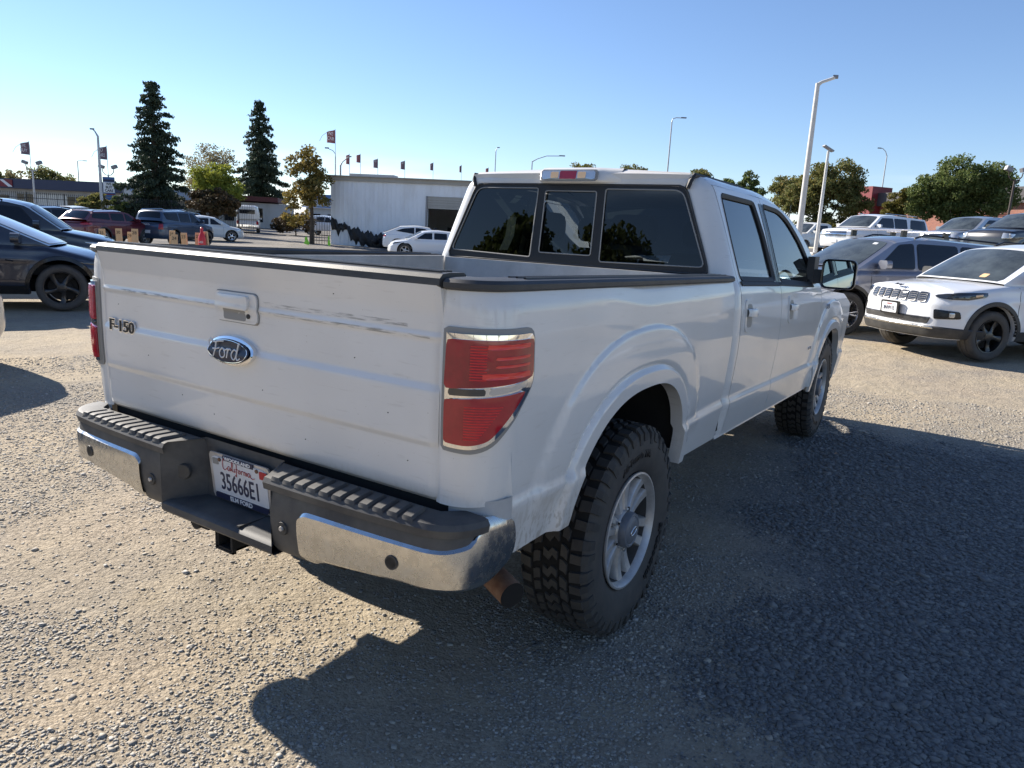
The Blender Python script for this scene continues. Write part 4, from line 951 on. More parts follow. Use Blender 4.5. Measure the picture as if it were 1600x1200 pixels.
# interior
def seat(x, y, w, hh=.0, parent=truck, name='seat'):
    mb = MB(); mb.box((x, y+.25, .88), (w, .50, .16))
    P = []
    for k, (yy, z, ww) in enumerate(((y+.02, .85, w), (y-.03, 1.15, w), (y-.08, 1.40, w*.92), (y-.10, 1.52+hh, w*.72))): P.append([(x-ww/2, yy+.07, z), (x-ww/2, yy-.05, z), (x+ww/2, yy-.05, z), (x+ww/2, yy+.07, z)])
    mb.grid(np.array(P).transpose(1, 0, 2), wrap=True); mb.add(P[-1], [(0, 1, 2, 3)])
    n = 2 if w > .8 else 1
    for i in range(n):
        hx2 = x+(0 if n == 1 else (-.3+.6*i)); q = resample(rounded(rect(hx2, 1.65, .26, .17), .06), 20); mb.prism([tuple(p) for p in q][::-1], y-.14, y-.05, 'y')
    return mb.out(name, M['seat'], parent, smooth=50)
seat(-.40, 2.35, .52); seat(.40, 2.35, .52); seat(0, 1.42, 1.36, -.04)
mb = MB().box((0, 3.25, 1.22), (1.66, .45, .24)); mb.out('dashboard', M['seat'], truck)
mb = MB(); pts = [(-.40+.19*math.cos(a), 2.98-.06*math.sin(a), 1.24+.19*math.sin(a)) for a in np.linspace(0, 2*PI, 24)]; mb.tube(pts, .014, 6, cap=False); mb.tube([(-.40, 2.98, 1.24), (-.40, 3.2, 1.2)], .03, 8); mb.out('steering_wheel', M['trim'], truck)
# side badges
text('F150', .055, .003, M['clearlens'], 'fender_badge', truck, frame4(sideC(3.66, 1.235, .004), (0, 1, 0), (0, 0, 1)), sx=1.2)
text('ECO', .03, .002, M['clearlens'], 'door_badge', truck, frame4(sideC(3.20, .93, .004), (0, 1, 0), (0, 0, 1)), sx=1.5)
MB().tube([(.55, 3.95, 1.30), (.55, 3.99, 1.95)], .0025, 5).out('antenna', M['trim'], truck)

# ------------------------------------------------------------------ truck wheels
def truck_wheel():
    """meshes with the hub at the origin, outer side towards +x, centre of the tread at x=0"""
    Rt, Rr, Wd = .440, .247, .262
    h = Wd/2
    wall = [(h-.045, Rr-.012), (h-.012, Rr-.004), (h-.004, Rr+.010), (h+.006, Rr+.035), (h+.014, .335), (h+.012, .375), (h+.004, .402), (h-.010, .418), (h-.030, .427), (0, .430), (-h+.03, .427), (-h+.01, .418), (-h-.004, .400), (-h-.014, .335), (-h-.004, Rr+.01), (-h+.045, Rr-.012)]
    tyre = MB().lathe(wall, 90).mesh('tyre', M['tyrewall'], 50)
    # tread blocks in five rows with zigzag sipes; shoulder blocks reach down the wall
    tb = MB(); npitch = 42
    rows = [(-h+.004, -h+.052, 1), (-h+.060, -.040, 0), (-.032, .032, 2), (.040, h-.060, 0), (h-.052, h-.004, 1)]
    for k in range(npitch):
        for ri, (a0, a1, kd) in enumerate(rows):
            ph = (k+(.5 if ri % 2 else 0)+.12*((k*7+ri*3) % 5-2)*.4)*2*PI/npitch; dl = 2*PI/npitch
            lo, hi = .10, .86
            if kd == 2: outs = [(a0, lo+.16), (a0*.2, lo-.10), (a1*.3, lo+.30), (a1, lo+.06), (a1, hi-.16), (a1*.2, hi+.02), (a0*.3, hi-.30), (a0, hi-.08)]
            elif kd == 0:
                m_ = (a0+a1)/2; sk = .22 if ri == 1 else -.22
                outs = [(a0, lo), (m_, lo+sk*.5+.05), (a1, lo+sk), (a1, hi+sk-.10), (m_, hi+sk*.5), (a0, hi-.02)]
            else:
                if ri == 0: outs = [(a0, lo+.06), (a1, lo-.05+.12*(k % 2)), (a1, hi-.10), (a0, hi-.04-.10*(k % 2))]
                else: outs = [(a0, lo-.05+.12*(k % 2)), (a1, lo+.06), (a1, hi-.04-.10*(k % 2)), (a0, hi-.10)]
            n = len(outs); V = []
            for rad, shr in ((.422, .97), (Rt, .90)):
                ca = sum(o[0] for o in outs)/n; ct = sum(o[1] for o in outs)/n
                for a, tt in outs:
                    a2 = ca+(a-ca)*shr; t2 = ct+(tt-ct)*shr; an = ph+t2*dl; r_ = rad-.006*(abs(a2)/h)**4-(0 if rad < .43 else 0)
                    V.append((a2, r_*math.sin(an), r_*math.cos(an)))
            tb.add(V, [tuple(range(n, 2*n))]+[(q, (q+1) % n, n+(q+1) % n, n+q) for q in range(n)])
            if kd == 1:   # side lug
                s_ = 1 if ri == 4 else -1; b0, b1 = lo+.08+.1*(k % 2), hi-.12
                depth_ = .035 if k % 2 else .022
                pts = []
                for xx, rr in ((s_*(h-.006), Rt-.010), (s_*(h+.012), Rt-.030), (s_*(h+.016), Rt-.040-depth_), (s_*(h+.006), Rt-.045-depth_)):
                    for tt in (b0, b1): an = ph+tt*dl; pts.append((xx, rr*math.sin(an), rr*math.cos(an)))
                for xx, rr in ((s_*(h-.010), Rt-.030), (s_*(h-.0), Rt-.065)):
                    for tt in (b0-.04, b1+.04): an = ph+tt*dl; pts.append((xx, rr*math.sin(an), rr*math.cos(an)))
                tb.add(pts, [(0, 1, 3, 2), (2, 3, 5, 4), (4, 5, 7, 6), (0, 2, 10, 8), (1, 9, 11, 3), (2, 4, 6, 10), (3, 11, 7, 5)])
    tread = tb.mesh('tread_blocks', M['tyre'], 20)
    # rim
    rb = MB()
    xo = h-.006
    rb.lathe([(xo, Rr-.004), (xo+.008, Rr-.004), (xo+.010, Rr-.012), (xo+.002, Rr-.018), (xo-.012, Rr-.024), (xo-.022, Rr-.026)], 72)
    brl = MB().lathe([(xo-.022, Rr-.026), (xo-.10, Rr-.034), (-.08, Rr-.05), (-h+.02, Rr-.01)], 60).mesh('rim_barrel', M['capdark'], 40)
    tbase = MB().lathe([(h-.012, .421), (h-.030, .4285), (0, .4315), (-h+.03, .4285), (-h+.012, .421)], 90).mesh('tread_base', M['gap'], 50)  # near-black band paints shade into the tread grooves
    rim = rb.mesh('rim', M['alloy'], 40)
    sp = MB(); ns = 6
    for k in range(ns):
        a0 = 2*PI*k/ns+.10
        for sd_ in (-1, 1):
            P = []
            for t in np.linspace(0, 1, 9):
                r_ = .062+(Rr-.022-.062)*t; da = sd_*(.235-.045*t); wid = .0140+.0085*t
                an = a0+da; x_ = xo-.020-.010*math.sin(PI*t)+.006*t-.004
                c = np.array([0, math.sin(an)*r_, math.cos(an)*r_]); tg = np.array([0, math.cos(an), -math.sin(an)])
                P.append([c-tg*(wid+.004)+[x_-.045, 0, 0], c-tg*wid+[x_-.006, 0, 0], c-tg*(wid-.005)+[x_, 0, 0], c+tg*(wid-.005)+[x_, 0, 0], c+tg*wid+[x_-.006, 0, 0], c+tg*(wid+.004)+[x_-.045, 0, 0]])
            sp.grid(np.array(P), flip=False)
    sp.lathe([(xo-.06, .084), (xo-.028, .084), (xo-.020, .078), (xo-.018, .05), (xo-.018, .02)], 40)
    spokes = sp.mesh('spokes', M['alloy'], 40)
    cp = MB().lathe([(xo-.020, .075), (xo+.000, .074), (xo+.010, .069), (xo+.012, .060), (xo+.0095, .057), (xo+.012, .054), (xo+.016, .03), (xo+.016, .0)], 36)
    cap = cp.mesh('hub_cap', M['capgrey'], 40)
    nuts = MB()
    for k in range(6):
        a = 2*PI*k/6+.3; nuts.tube([(xo-.02, math.sin(a)*.086, math.cos(a)*.086), (xo-.012, math.sin(a)*.086, math.cos(a)*.086)], .010, 6)
    nutm = nuts.mesh('wheel_nut', M['chrome'], 30)
    bk = MB().lathe([(-.02, .0), (-.02, .17), (-.05, .175), (-.05, .10)], 40)
    disc = bk.mesh('brake_disc', M['under'], 40)
    ov = MB(); E = [(xo+.0175, .028*math.sin(t), .013*math.cos(t)) for t in np.linspace(0, 2*PI, 25)]; ov.tube(E, .002, 5, cap=False)
    oval = ov.mesh('cap_emblem', M['alloybright'], 40)
    return dict(rim_barrel=brl, tread_base=tbase, tyre=tyre, tread_blocks=tread, rim=rim, spokes=spokes, hub_cap=cap, wheel_nut=nutm, brake_disc=disc, cap_emblem=oval)
M['capdark'] = pm('shade_dark_barrel', (.07, .065, .06), .7, .2)  # barrel darkened to paint in the shade behind the spokes
M['capgrey'] = pm('hub_cap_grey', (.17, .18, .20), .5, .3)
TW = truck_wheel()
def arc_text(s, size, rad, a0, mat, parent, xoff, sx=1.0, inv=False):
    def warp(co):
        r_ = rad+(co[:, 1] if not inv else -co[:, 1]); an = a0+(co[:, 0]/rad if not inv else -co[:, 0]/rad)
        return np.stack([xoff+co[:, 2]-.25*np.abs(r_-.335)**1.0*.0, r_*np.sin(an), r_*np.cos(an)], 1)
    return text(s, size, .0022, mat, 'tyre_lettering', parent, None, sx=sx, warp=warp, bold=.0012)
for (x, y, sgn, spin) in ((.845, 0, 1, .25), (.845, WB, 1, .8), (-.845, 0, -1, 1.3), (-.845, WB, -1, .4)):
    w = thing('wheel', '', ''); del w['label']; del w['category']; w.parent = truck; w.location = (x, y, .436); w.rotation_euler = (spin*0, 0, 0 if sgn > 0 else PI)
    for k, me in TW.items():
        o = bpy.data.objects.new(k, me); link(o, w); o.rotation_euler = (spin, 0, 0)
        if k == 'tread_blocks': o['kind'] = 'stuff'
    if sgn > 0:
        arc_text('BFGoodrich', .052, .318, R(125) if y < 1 else R(200), M['tyre2'], w, .131+.0125, sx=1.05, inv=False)
        arc_text('All-Terrain T/A', .044, .322, R(-5) if y < 1 else R(60), M['tyre2'], w, .131+.0125, sx=1.0)
# ------------------------------------------------------------------ places seen in the photograph, as points in the lot
def ray(px, py):
    return (fw+rt2*((px-800)/FPX)-up2*((py-600)/FPX))
def at(px, py, D):
    """world point at optical depth D metres"""
    return CP+ray(px, py)*D
# ------------------------------------------------------------------ other vehicles
_wc = {}
def car_wheel_meshes(Rt, Rr, Wd, ns, style, rimmat):
    key = (Rt, Rr, Wd, ns, style, rimmat)
    if key in _wc: return _wc[key]
    h = Wd/2
    ty = MB().lathe([(h-.04, Rr-.01), (h-.006, Rr), (h, Rr+.015), (h+.010, (Rr+Rt)/2), (h+.004, Rt-.030), (h-.018, Rt-.006), (h*.45, Rt), (h*.42, Rt-.008), (h*.36, Rt-.008), (h*.33, Rt), (-h*.33, Rt), (-h*.36, Rt-.008), (-h*.42, Rt-.008), (-h*.45, Rt), (-h+.018, Rt-.006), (-h-.006, (Rr+Rt)/2), (-h+.04, Rr-.01)], 44).mesh('tyre', M['tyrewall'], 50)
    rb = MB(); xo = h-.006
    rb.lathe([(xo, Rr-.002), (xo+.006, Rr-.004), (xo+.004, Rr-.016), (xo-.02, Rr-.024), (-.06, Rr-.035)], 40)
    for k in range(ns):
        offs = (-1, 1) if style == 'pair' else (0,)
        for sd_ in offs:
            P = []
            for t in np.linspace(0, 1, 6):
                r_ = .05+(Rr-.02-.05)*t; an = 2*PI*k/ns+sd_*(.16-.02*t)+(.25*t if style == 'turbine' else 0)
                wd = (.034-.010*math.sin(PI*t)+.010*t) if style != 'pair' else .014+.006*t
                x_ = xo-.012-.014*math.sin(PI*t)
                c = np.array([x_, math.sin(an)*r_, math.cos(an)*r_]); tg = np.array([0, math.cos(an), -math.sin(an)])
                P.append([c-tg*wd-[.03, 0, 0], c-tg*wd-[.004, 0, 0], c-tg*(wd-.007), c+tg*(wd-.007), c+tg*wd-[.004, 0, 0], c+tg*wd-[.03, 0, 0]])
            rb.grid(np.array(P))
    rb.lathe([(xo-.03, .075), (xo-.012, .070), (xo-.006, .045), (xo-.006, .0)], 20)
    rim = rb.mesh('rim', rimmat, 40)
    dk = MB().lathe([(-.03, 0), (-.03, Rr-.05)], 24); dk.lathe([(.01, .03), (.01, .14), (-.02, .14)], 24); dk = dk.mesh('brake_disc', M['under'], 40)
    _wc[key] = (ty, rim, dk); return _wc[key]
class Car:
    def __init__(s, L, W, H, Rt, yf, yr, zs, zsh, ztc, roof, belt, gwb=.92, gwr=.74, rf=.42, rr=.34, bowf=.14, bowr=.08, clad=False, wmat='blackwheel', spokes=5, style='plain', Rr=None, bed=None):
        s.__dict__.update(locals()); s.Rr = Rr or Rt*.68; W2 = W/2; L2 = L/2; s.W2 = W2; s.L2 = L2
        pts = []
        def edge(y): return W2*(1-.03*abs(y/L2)**5)
        xf = W2*.97-rf
        for x in np.linspace(0, xf, 16)[:-1]: pts.append((x, L2-bowf*(x/W2)**2))
        yc = L2-bowf*(xf/W2)**2
        for a in np.linspace(0, PI/2, 12)[:-1]: pts.append((xf+rf*math.sin(a), yc-rf*1.15*(1-math.cos(a))))
        ye = yc-rf*1.15; xr = W2*.97-rr; yq = -L2+bowr*(xr/W2)**2
        for y in np.linspace(ye, yq+rr, 40)[:-1]: pts.append((edge(y)*.0+W2*(.97+.03*min(1, max(0, (ye-y)/.5), ) if y > 0 else .97+.03*min(1, max(0, (y-yq-rr)/.5))), y))
        for a in np.linspace(0, PI/2, 12)[:-1]: pts.append((xr+rr*math.cos(a), yq+rr-rr*math.sin(a)))
        for x in np.linspace(xr, 0, 16): pts.append((x, -L2+bowr*(x/W2)**2))
        P = np.array(pts); s.S = np.concatenate([[0], np.cumsum(np.linalg.norm(np.diff(P, axis=0), axis=1))]); s.P = P
        T = np.gradient(P, axis=0); N = np.stack([-T[:, 1], T[:, 0]], 1); s.N = N/np.linalg.norm(N, axis=1)[:, None]; s.SL = s.S[-1]
        s.ny = s.P[:, 1]
    def ring(s, u):
        x = np.interp(u, s.S, s.P[:, 0]); y = np.interp(u, s.S, s.P[:, 1]); nx = np.interp(u, s.S, s.N[:, 0]); ny = np.interp(u, s.S, s.N[:, 1]); return x, y, nx, ny
    def su(s, y):   # arc length for a side position
        m = (s.P[:, 0] > s.W2*.8); return float(np.interp(-y, -s.P[m][:, 1], s.S[m]))
    def archz(s, y):
        o = 0
        for yc in (s.yf, s.yr):
            a = s.Rt+.065; d = abs(y-yc)
            if d < a: o = max(o, s.Rt+(s.Rt+.075)*math.sqrt(1-(d/a)**2) if True else 0)
        return o
    def surf(s, u, z, off=0.0):
        x, y, nx, ny = s.ring(u); zt = float(interp(y, s.zsh)); t = (z-s.zs)/(zt-s.zs)
        o = -.055*max(0, 1-t/.28)**2-.022*max(0, (t-.55)/.45)**2-.045*max(0, (t-.90)/.10)**2+.010*math.exp(-((t-.72)/.06)**2)
        if abs(ny) > .6: o -= .05*max(0, (t-.35)/.65)**2
        else:
            for yc in (s.yf, s.yr):
                d = math.hypot(y-yc, z-s.Rt); o += .018*math.exp(-((d-(s.Rt+.09))/.07)**2)
        o += off; return (x+nx*o, y+ny*o, z)
    def gw(s, z, y=0):
        zb = float(interp(y, s.belt)); k = max(0, (z-zb)/(s.H-zb)); w = s.W2*(s.gwb+(s.gwr-s.gwb)*k**1.15)
        y0, y3 = s.roof[0][0], s.roof[-1][0]; e = min(1, max(0, (y-y3)/.5)); e2 = min(1, max(0, (y0-y)/.5))
        return w*(1-.05*(1-e))*(1-.04*(1-e2))
    def gsurf(s, y, z, off=0.0): return (s.gw(z, y)+off, y, z)
    def gtop(s, e, y, off=0.0):
        zr = float(interp(y, s.roof)); xw = s.gw(zr, y); y0, y3 = s.roof[0][0], s.roof[-1][0]
        bow = .16*max(0, 1-(y0-y)/1.2)-.10*max(0, 1-(y-y3)/.8)
        zz = zr+.045*(1-e*e)*min(1, (zr-float(interp(y, s.belt)))/.3)-.02*abs(e)**6
        dz = (float(interp(y+.02, s.roof))-float(interp(y-.02, s.roof)))/.04; n = np.array([0, -dz, 1])/math.hypot(dz, 1)
        return (e*xw, y+bow*(1-e*e)+n[1]*off, zz+n[2]*off)
def build_car(p, name, label, cat, loc, heading, paint, group=None, windows=(), front=None, rear=None, detail=1, glass=None, wscreen=True, cladm=None, seams=(), rails=None, mirrors=True, plate=None, rearglass=True, extras=None, z=None, wsmat=None):
    t = thing(name, label, cat, (loc[0], loc[1], gz(loc[0], loc[1]) if z is None else z), R(heading-90), group)
    nz_ = 14 if detail < 2 else 22; pt = M[paint]; gl = glass or M['darkglass']
    us = set(np.linspace(0, p.SL, 70 if detail < 2 else 120).tolist())
    for yc in (p.yf, p.yr):
        a = p.Rt+.065
        for q in np.linspace(-1, 1, 26 if detail < 2 else 40): us.add(p.su(yc+a*math.sin(q*PI/2)))
    us = sorted(us); cols = []
    for u in us:
        x, y, nx, ny = p.ring(u); zt = float(interp(y, p.zsh)); lo = p.zs
        if abs(nx) > .9: lo = max(lo, p.archz(y))
        lo = min(lo, zt-.05); cols.append([p.surf(u, z_) for z_ in lo+(zt-lo)*np.linspace(0, 1, nz_)**.9])
    G = np.array(cols); mb = MB()
    top = G[:, -1]; deck = []
    for i, u in enumerate(us):
        x, y, z_ = top[i]; yc = min(max(y, -p.L2+.30), p.L2-.45); zc = float(interp(y, p.ztc)); row = []
        for q in np.linspace(0, 1, 9):
            yy = y+(yc-y)*q*q; c = float(interp(yy, p.ztc)); row.append((x*(1-q), yy, z_+(c-z_)*(1-(1-q)**2.2)))
        deck.append(row)
    D = np.array(deck); full = np.concatenate([G, D[:, 1:]], 1)
    lip = G[:, :1].copy(); lip[..., 0] -= .10; full = np.concatenate([lip, full], 1)
    mb.grid(full); mb.grid(mirx(full), flip=True)
    body = mb.out('body', pt, t, smooth=35)
    # dark inside so that nothing shows through the arches
    mb = MB(); mb.box((0, 0, p.zs+.12), (p.W*.72, p.L*.86, .20)); mb.box((0, p.yf, p.Rt*1.75), (p.W*.90, p.Rt*2.7, .16)); mb.box((0, p.yr, p.Rt*1.75), (p.W*.90, p.Rt*2.7, .16)); mb.out('underbody', M['gap'], t)
    # greenhouse
    y0, y3 = p.roof[0][0], p.roof[-1][0]; ys = np.linspace(y3, y0, 40); rows = []
    for y in ys:
        zb = float(interp(y, p.belt))-.03; zr = max(float(interp(y, p.roof)), zb+.005); row = []
        for z_ in np.linspace(zb, zr-.02 if zr-.02 > zb else zb, 7): row.append((p.gw(z_, y), y, z_))
        for e in np.linspace(1, 0, 9): row.append(p.gtop(e, y))
        rows.append(row)
    Rw = np.array(rows); mb = MB(); mb.grid(Rw, flip=True); mb.grid(mirx(Rw)); mb.out('roof', pt, t, smooth=50)
    for sg in (1, -1):
        SS = lambda a, b, o, sg=sg: (sg*p.gsurf(a, b, o)[0], a, b)
        for w in windows:
            if detail > 1: patch(SS, inset(rounded(w, .03), -.022), .004, .006, n=50, flip=sg > 0).out('window_seal', M['trim'], t)
            patch(SS, rounded(w, .035), .008, .006, n=40, flip=sg > 0).out('side_window', gl, t)
        RS = lambda a, b, o, sg=sg: (sg*p.surf(a, b, o)[0],)+tuple(p.surf(a, b, o)[1:])
        for kind, nm, mt, poly, of in (front or [])+(rear or []):
            if kind == 'both': patch(RS, rounded(poly, .02), of, .012, n=40, flip=sg < 0, dome=.004).out(nm, M[mt], t)
        for (ys_, z0, z1) in seams:
            mb = MB().tube([RS(p.su(ys_+k*.0), z_, .0) for k, z_ in enumerate(np.linspace(z0, z1, 12))], .0045, 4); mb.out('door_seam', M['gap'], t)
        if seams and detail > 0:
            for k in range(min(2, len(seams)-1)):
                yy = seams[k][0]-.86 if k == 0 else seams[k][0]-.80
                zz = float(interp(yy, p.zsh))-.16
                mb = MB().tube([RS(p.su(yy), zz, .005), RS(p.su(yy+.03), zz, .035), RS(p.su(yy+.17), zz, .035), RS(p.su(yy+.20), zz, .005)], .012, 8); mb.out('door_handle', pt, t)
        if mirrors:
            ym = p.roof[0][0]-.42; zm = float(interp(ym, p.belt))+.04; xm = p.gw(zm, ym)
            mb = MB(); q = resample(rounded(rect(sg*(xm+.15), zm+.06, .22, .15), .05), 20); mb.prism([tuple(k) for k in q], ym-.05, ym+.06, 'y'); mb.box((sg*(xm+.03), ym, zm), (.12, .07, .05)); mb.out('side_mirror', M[cladm or 'trim'] if paint in ('white', 'offwhite') and cladm else pt, t)
        if rails is not None:
            rm, zr0 = rails; r0, r1 = p.roof[2][0]-.05, p.roof[-2][0]+.05
            mb = MB().tube([(sg*p.gw(p.H-.04, 0)*.90, y, float(interp(y, p.roof))+zr0*(0 if k in (0, 11) else 1)+.01) for k, y in enumerate(np.linspace(r0, r1, 12))], .018, 6); mb.out('roof_rail', M[rm], t)
        if cladm:
            for yc in (p.yf, p.yr):
                a = p.Rt+.065; rws = []
                for q in np.linspace(0, PI, 30):
                    pin = (yc-a*math.cos(q), max(p.zs, p.Rt+(p.Rt+.075-.0)*math.sin(q)*1.0)); row = []
                    for k, of in ((0, -.03), (0, .012), (.055, .014), (.062, .002)):
                        yy = yc-(a+k)*math.cos(q); zz = p.Rt+(p.Rt+.075+k)*math.sin(q); row.append(RS(p.su(yy), max(zz, p.zs+.02), of))
                    rws.append(row)
                MB().grid(np.array(rws), flip=sg > 0).out('arch_trim', M[cladm], t)
            mb = MB(); mb.grid([[RS(p.su(y), z_, of) for z_, of in ((p.zs-.01, -.02), (p.zs, .012), (p.zs+.13, .012), (p.zs+.14, .002))] for y in np.linspace(p.yf-p.Rt-.08, p.yr+p.Rt+.08, 16)], flip=sg < 0); mb.out('sill_trim', M[cladm], t)
    CS = lambda a, b, o: (math.copysign(1, a)*p.surf(abs(a), b, o)[0],)+tuple(p.surf(abs(a), b, o)[1:])
    RB = lambda a, b, o: (math.copysign(1, a)*p.surf(p.SL-abs(a), b, o)[0],)+tuple(p.surf(p.SL-abs(a), b, o)[1:])
    for kind, nm, mt, poly, of in (front or []):
        if kind == 'mid': grid_poly(CS, rounded(poly, .02), 50, of, .014, flip=True).out(nm, M[mt], t)
    for kind, nm, mt, poly, of in (rear or []):
        if kind == 'mid': grid_poly(RB, rounded(poly, .02), 30, of, .014).out(nm, M[mt], t)
    if wscreen:
        ya, yb_2 = p.roof[0][0]-.03, p.roof[1][0]+.04
        patch(p.gtop, rounded([(-.90, ya), (.90, ya), (.88, yb_2), (-.88, yb_2)], .06), .006, .006, n=60, rings=8).out('windscreen', M[wsmat] if wsmat else M['sunglass'], t)
    if rearglass:
        ya, yb_2 = p.roof[-1][0]+.05, p.roof[-2][0]-.03
        patch(p.gtop, rounded([(-.86, ya), (.86, ya), (.84, yb_2), (-.84, yb_2)], .05), .006, .006, n=50, rings=8, flip=True).out('rear_window', gl, t)
    Wd = .235
    ms = car_wheel_meshes(p.Rt, p.Rr, Wd, p.spokes, p.style, M[p.wmat])
    for yy in (p.yf, p.yr):
        for sg in (1, -1):
            w = bpy.data.objects.new('wheel', None); link(w, t); w.location = (sg*(p.W2-Wd/2-.02), yy, p.Rt); w.rotation_euler = (0, 0, 0 if sg > 0 else PI)
            for nm, me in zip(('tyre', 'rim', 'brake_disc'), ms):
                o = bpy.data.objects.new(nm, me); link(o, w); o.rotation_euler = (yy+.6*sg, 0, 0)
    if extras: extras(t, p, CS, RB)
    return t
def origin_for(px, py, D, lx, ly, heading):
    q = at(px, py, D); a = R(heading-90); return (q.x-(math.cos(a)*lx-math.sin(a)*ly), q.y-(math.sin(a)*lx+math.cos(a)*ly)), q.z
def suv(L=4.6, W=1.86, H=1.68, Rt=.36, fo=.92, wb=2.70, zs=.30, hood=1.05, cowl=1.12, slope=.25, nose=.24, **k):
    L2 = L/2; yf = L2-fo; yr = yf-wb; yc = L2-fo-.42*0-.0
    y0 = yf-.28+.0; y0 = yf-.30+.12; y1 = y0-.78; yrb = -L2+.10; yrt = yrb+slope
    zsh = [(-L2, cowl-.12), (-L2+.15, cowl-.02), (0, cowl-.02), (y0, cowl-.05), (L2-.5, hood-.06), (L2-.12, hood-.06-nose*.42), (L2, hood-nose)]
    ztc = [(-L2, cowl), (y0, cowl), (L2-.45, hood+.01), (L2-.1, hood-nose*.42), (L2, hood-nose+.02)]
    roof = [(y0, cowl), (y1, H-.085), (y1-.45, H-.015), (-.3, H), (yrt, H-.075), (yrb, cowl+.04)]
    belt = [(-L2, cowl-.02), (y0, cowl-.02)]
    c = Car(L, W, H, Rt, yf, yr, zs, zsh, ztc, roof, belt, **k); c.y0, c.y1, c.yrt, c.yrb, c.cowl = y0, y1, yrt, yrb, cowl
    return c
def side_wins(c, split=(.05, -.85), top=None, sharp=False):
    zt = (top or c.H-.13); zb = c.cowl+.03; a, b = split
    return [[(c.y0-.42, zb), (c.y1-.10, zt-.02), (a+.04, zt+.01), (a+.04, zb)], [(a-.06, zb), (a-.06, zt+.01), (b+.05, zt), (b+.05, zb+.01)], [(b-.05, zb+.02), (b-.05, zt), (c.yrt-.02, zt-.03), (c.yrb+.30, zb+.10)]]

# the white compact SUV on the right
cj = suv(4.62, 1.86, 1.67, .365, .93, 2.71, .30, hood=1.06, nose=.075, cowl=1.13, bowf=.22, rf=.40, wmat='blackwheel', spokes=5, Rr=.245)
def jeep_extra(t, p, CS, RB):
    # seven-slot grille
    for k in range(7):
        x = -.48+.16*k; patch(CS, rounded(rect(x, .880, .118, .135), .02), .024, .014, n=24, rings=2).out('grille_slot', M['headlamp'], t)
        mb = MB().tube([CS(a, b, .024) for a, b in resample(rounded(rect(x, .880, .125, .142), .02), 24)]+[CS(*resample(rounded(rect(x, .880, .125, .142), .02), 24)[0], .024)], .0035, 4, cap=False); mb.out('slot_ring', M['alloy'], t)
        for j in range(4): MB().tube([CS(x-.05, .835+.028*j, .0255), CS(x+.05, .835+.028*j, .0255)], .0025, 4).out('slot_mesh', M['alloy'], t)
    pS = frame4(CS(.0, .675, .05), (-1, 0, 0), (0, .05, 1))
    fp = lambda a, b, o: tuple(pS @ Vector((a, b, o)))
    patch(fp, rounded(rect(0, 0, .36, .20), .01), .01, .03, n=30).out('plate_holder', M['trim'], t)
    pl_ = patch(fp, rounded(rect(0, 0, .30, .15), .008), .014, .004, n=30).out('number_plate', M['plate'], t)
    text('8NVP115', .078, .001, M['plateblue'], 'plate_number', t, pS@Matrix.Translation((0, -.012, .016)), sx=.72, bold=.0005)
    text('California', .028, .001, M['platered'], 'plate_heading', t, pS@Matrix.Translation((0, .052, .016)), sx=1)
    text('Jeep', .085, .002, M['letterk'], 'nose_lettering', t, frame4((0, p.L2-.075, 1.022), (-1, 0, 0), (0, -.75, .30)), sx=1.2, bold=.003)
    patch(p.gtop, rounded([(-.62, p.y0-.08), (-.5, p.y0-.08), (-.5, p.y0-.16), (-.62, p.y0-.16)], .01), .010, .003, n=16, rings=2).out('sticker', M['amber'], t)
fj = [('both', 'headlight', 'headlamp', [(.64, .900), (.78, .868), (1.12, .870), (1.42, .925), (1.43, .985), (1.0, .972), (.68, .925)], .012),
      ('both', 'indicator', 'amber', [(1.22, .915), (1.34, .935), (1.34, .962), (1.22, .948)], .018),
      ('both', 'fog_lamp_recess', 'trim', [(.70, .58), (1.05, .60), (1.02, .70), (.68, .72)], .010),
      ('both', 'fog_lamp', 'clearlens', rect(.92, .65, .07, .07), .018),
      ('mid', 'lower_intake', 'headlamp', [(-.62, .50), (.62, .50), (.66, .60), (-.66, .60)], .012),
      ('mid', 'bumper_trim', 'plastic', [(-1.50, .305), (1.50, .305), (1.48, .44), (.8, .475), (-.8, .475), (-1.48, .44)], .014),
      ('mid', 'bumper_bright_strip', 'chromedull', [(-.72, .43), (.72, .43), (.70, .47), (-.70, .47)], .022)]
o_, z_ = origin_for(1537, 522, 10.6, -.80, cj.yf, 227)
build_car(cj, 'parked_suv', 'white compact SUV with black wheels and a seven-slot grille at the right edge', 'SUV', (2.48, 11.49), 227, 'white', windows=side_wins(cj, (.10, -.80)), front=fj, detail=2, cladm='plastic', seams=[(.98, .40, 1.07), (.04, .40, 1.07), (-.85, .45, 1.07)], rails=('trim', .05), extras=jeep_extra, z=.12)
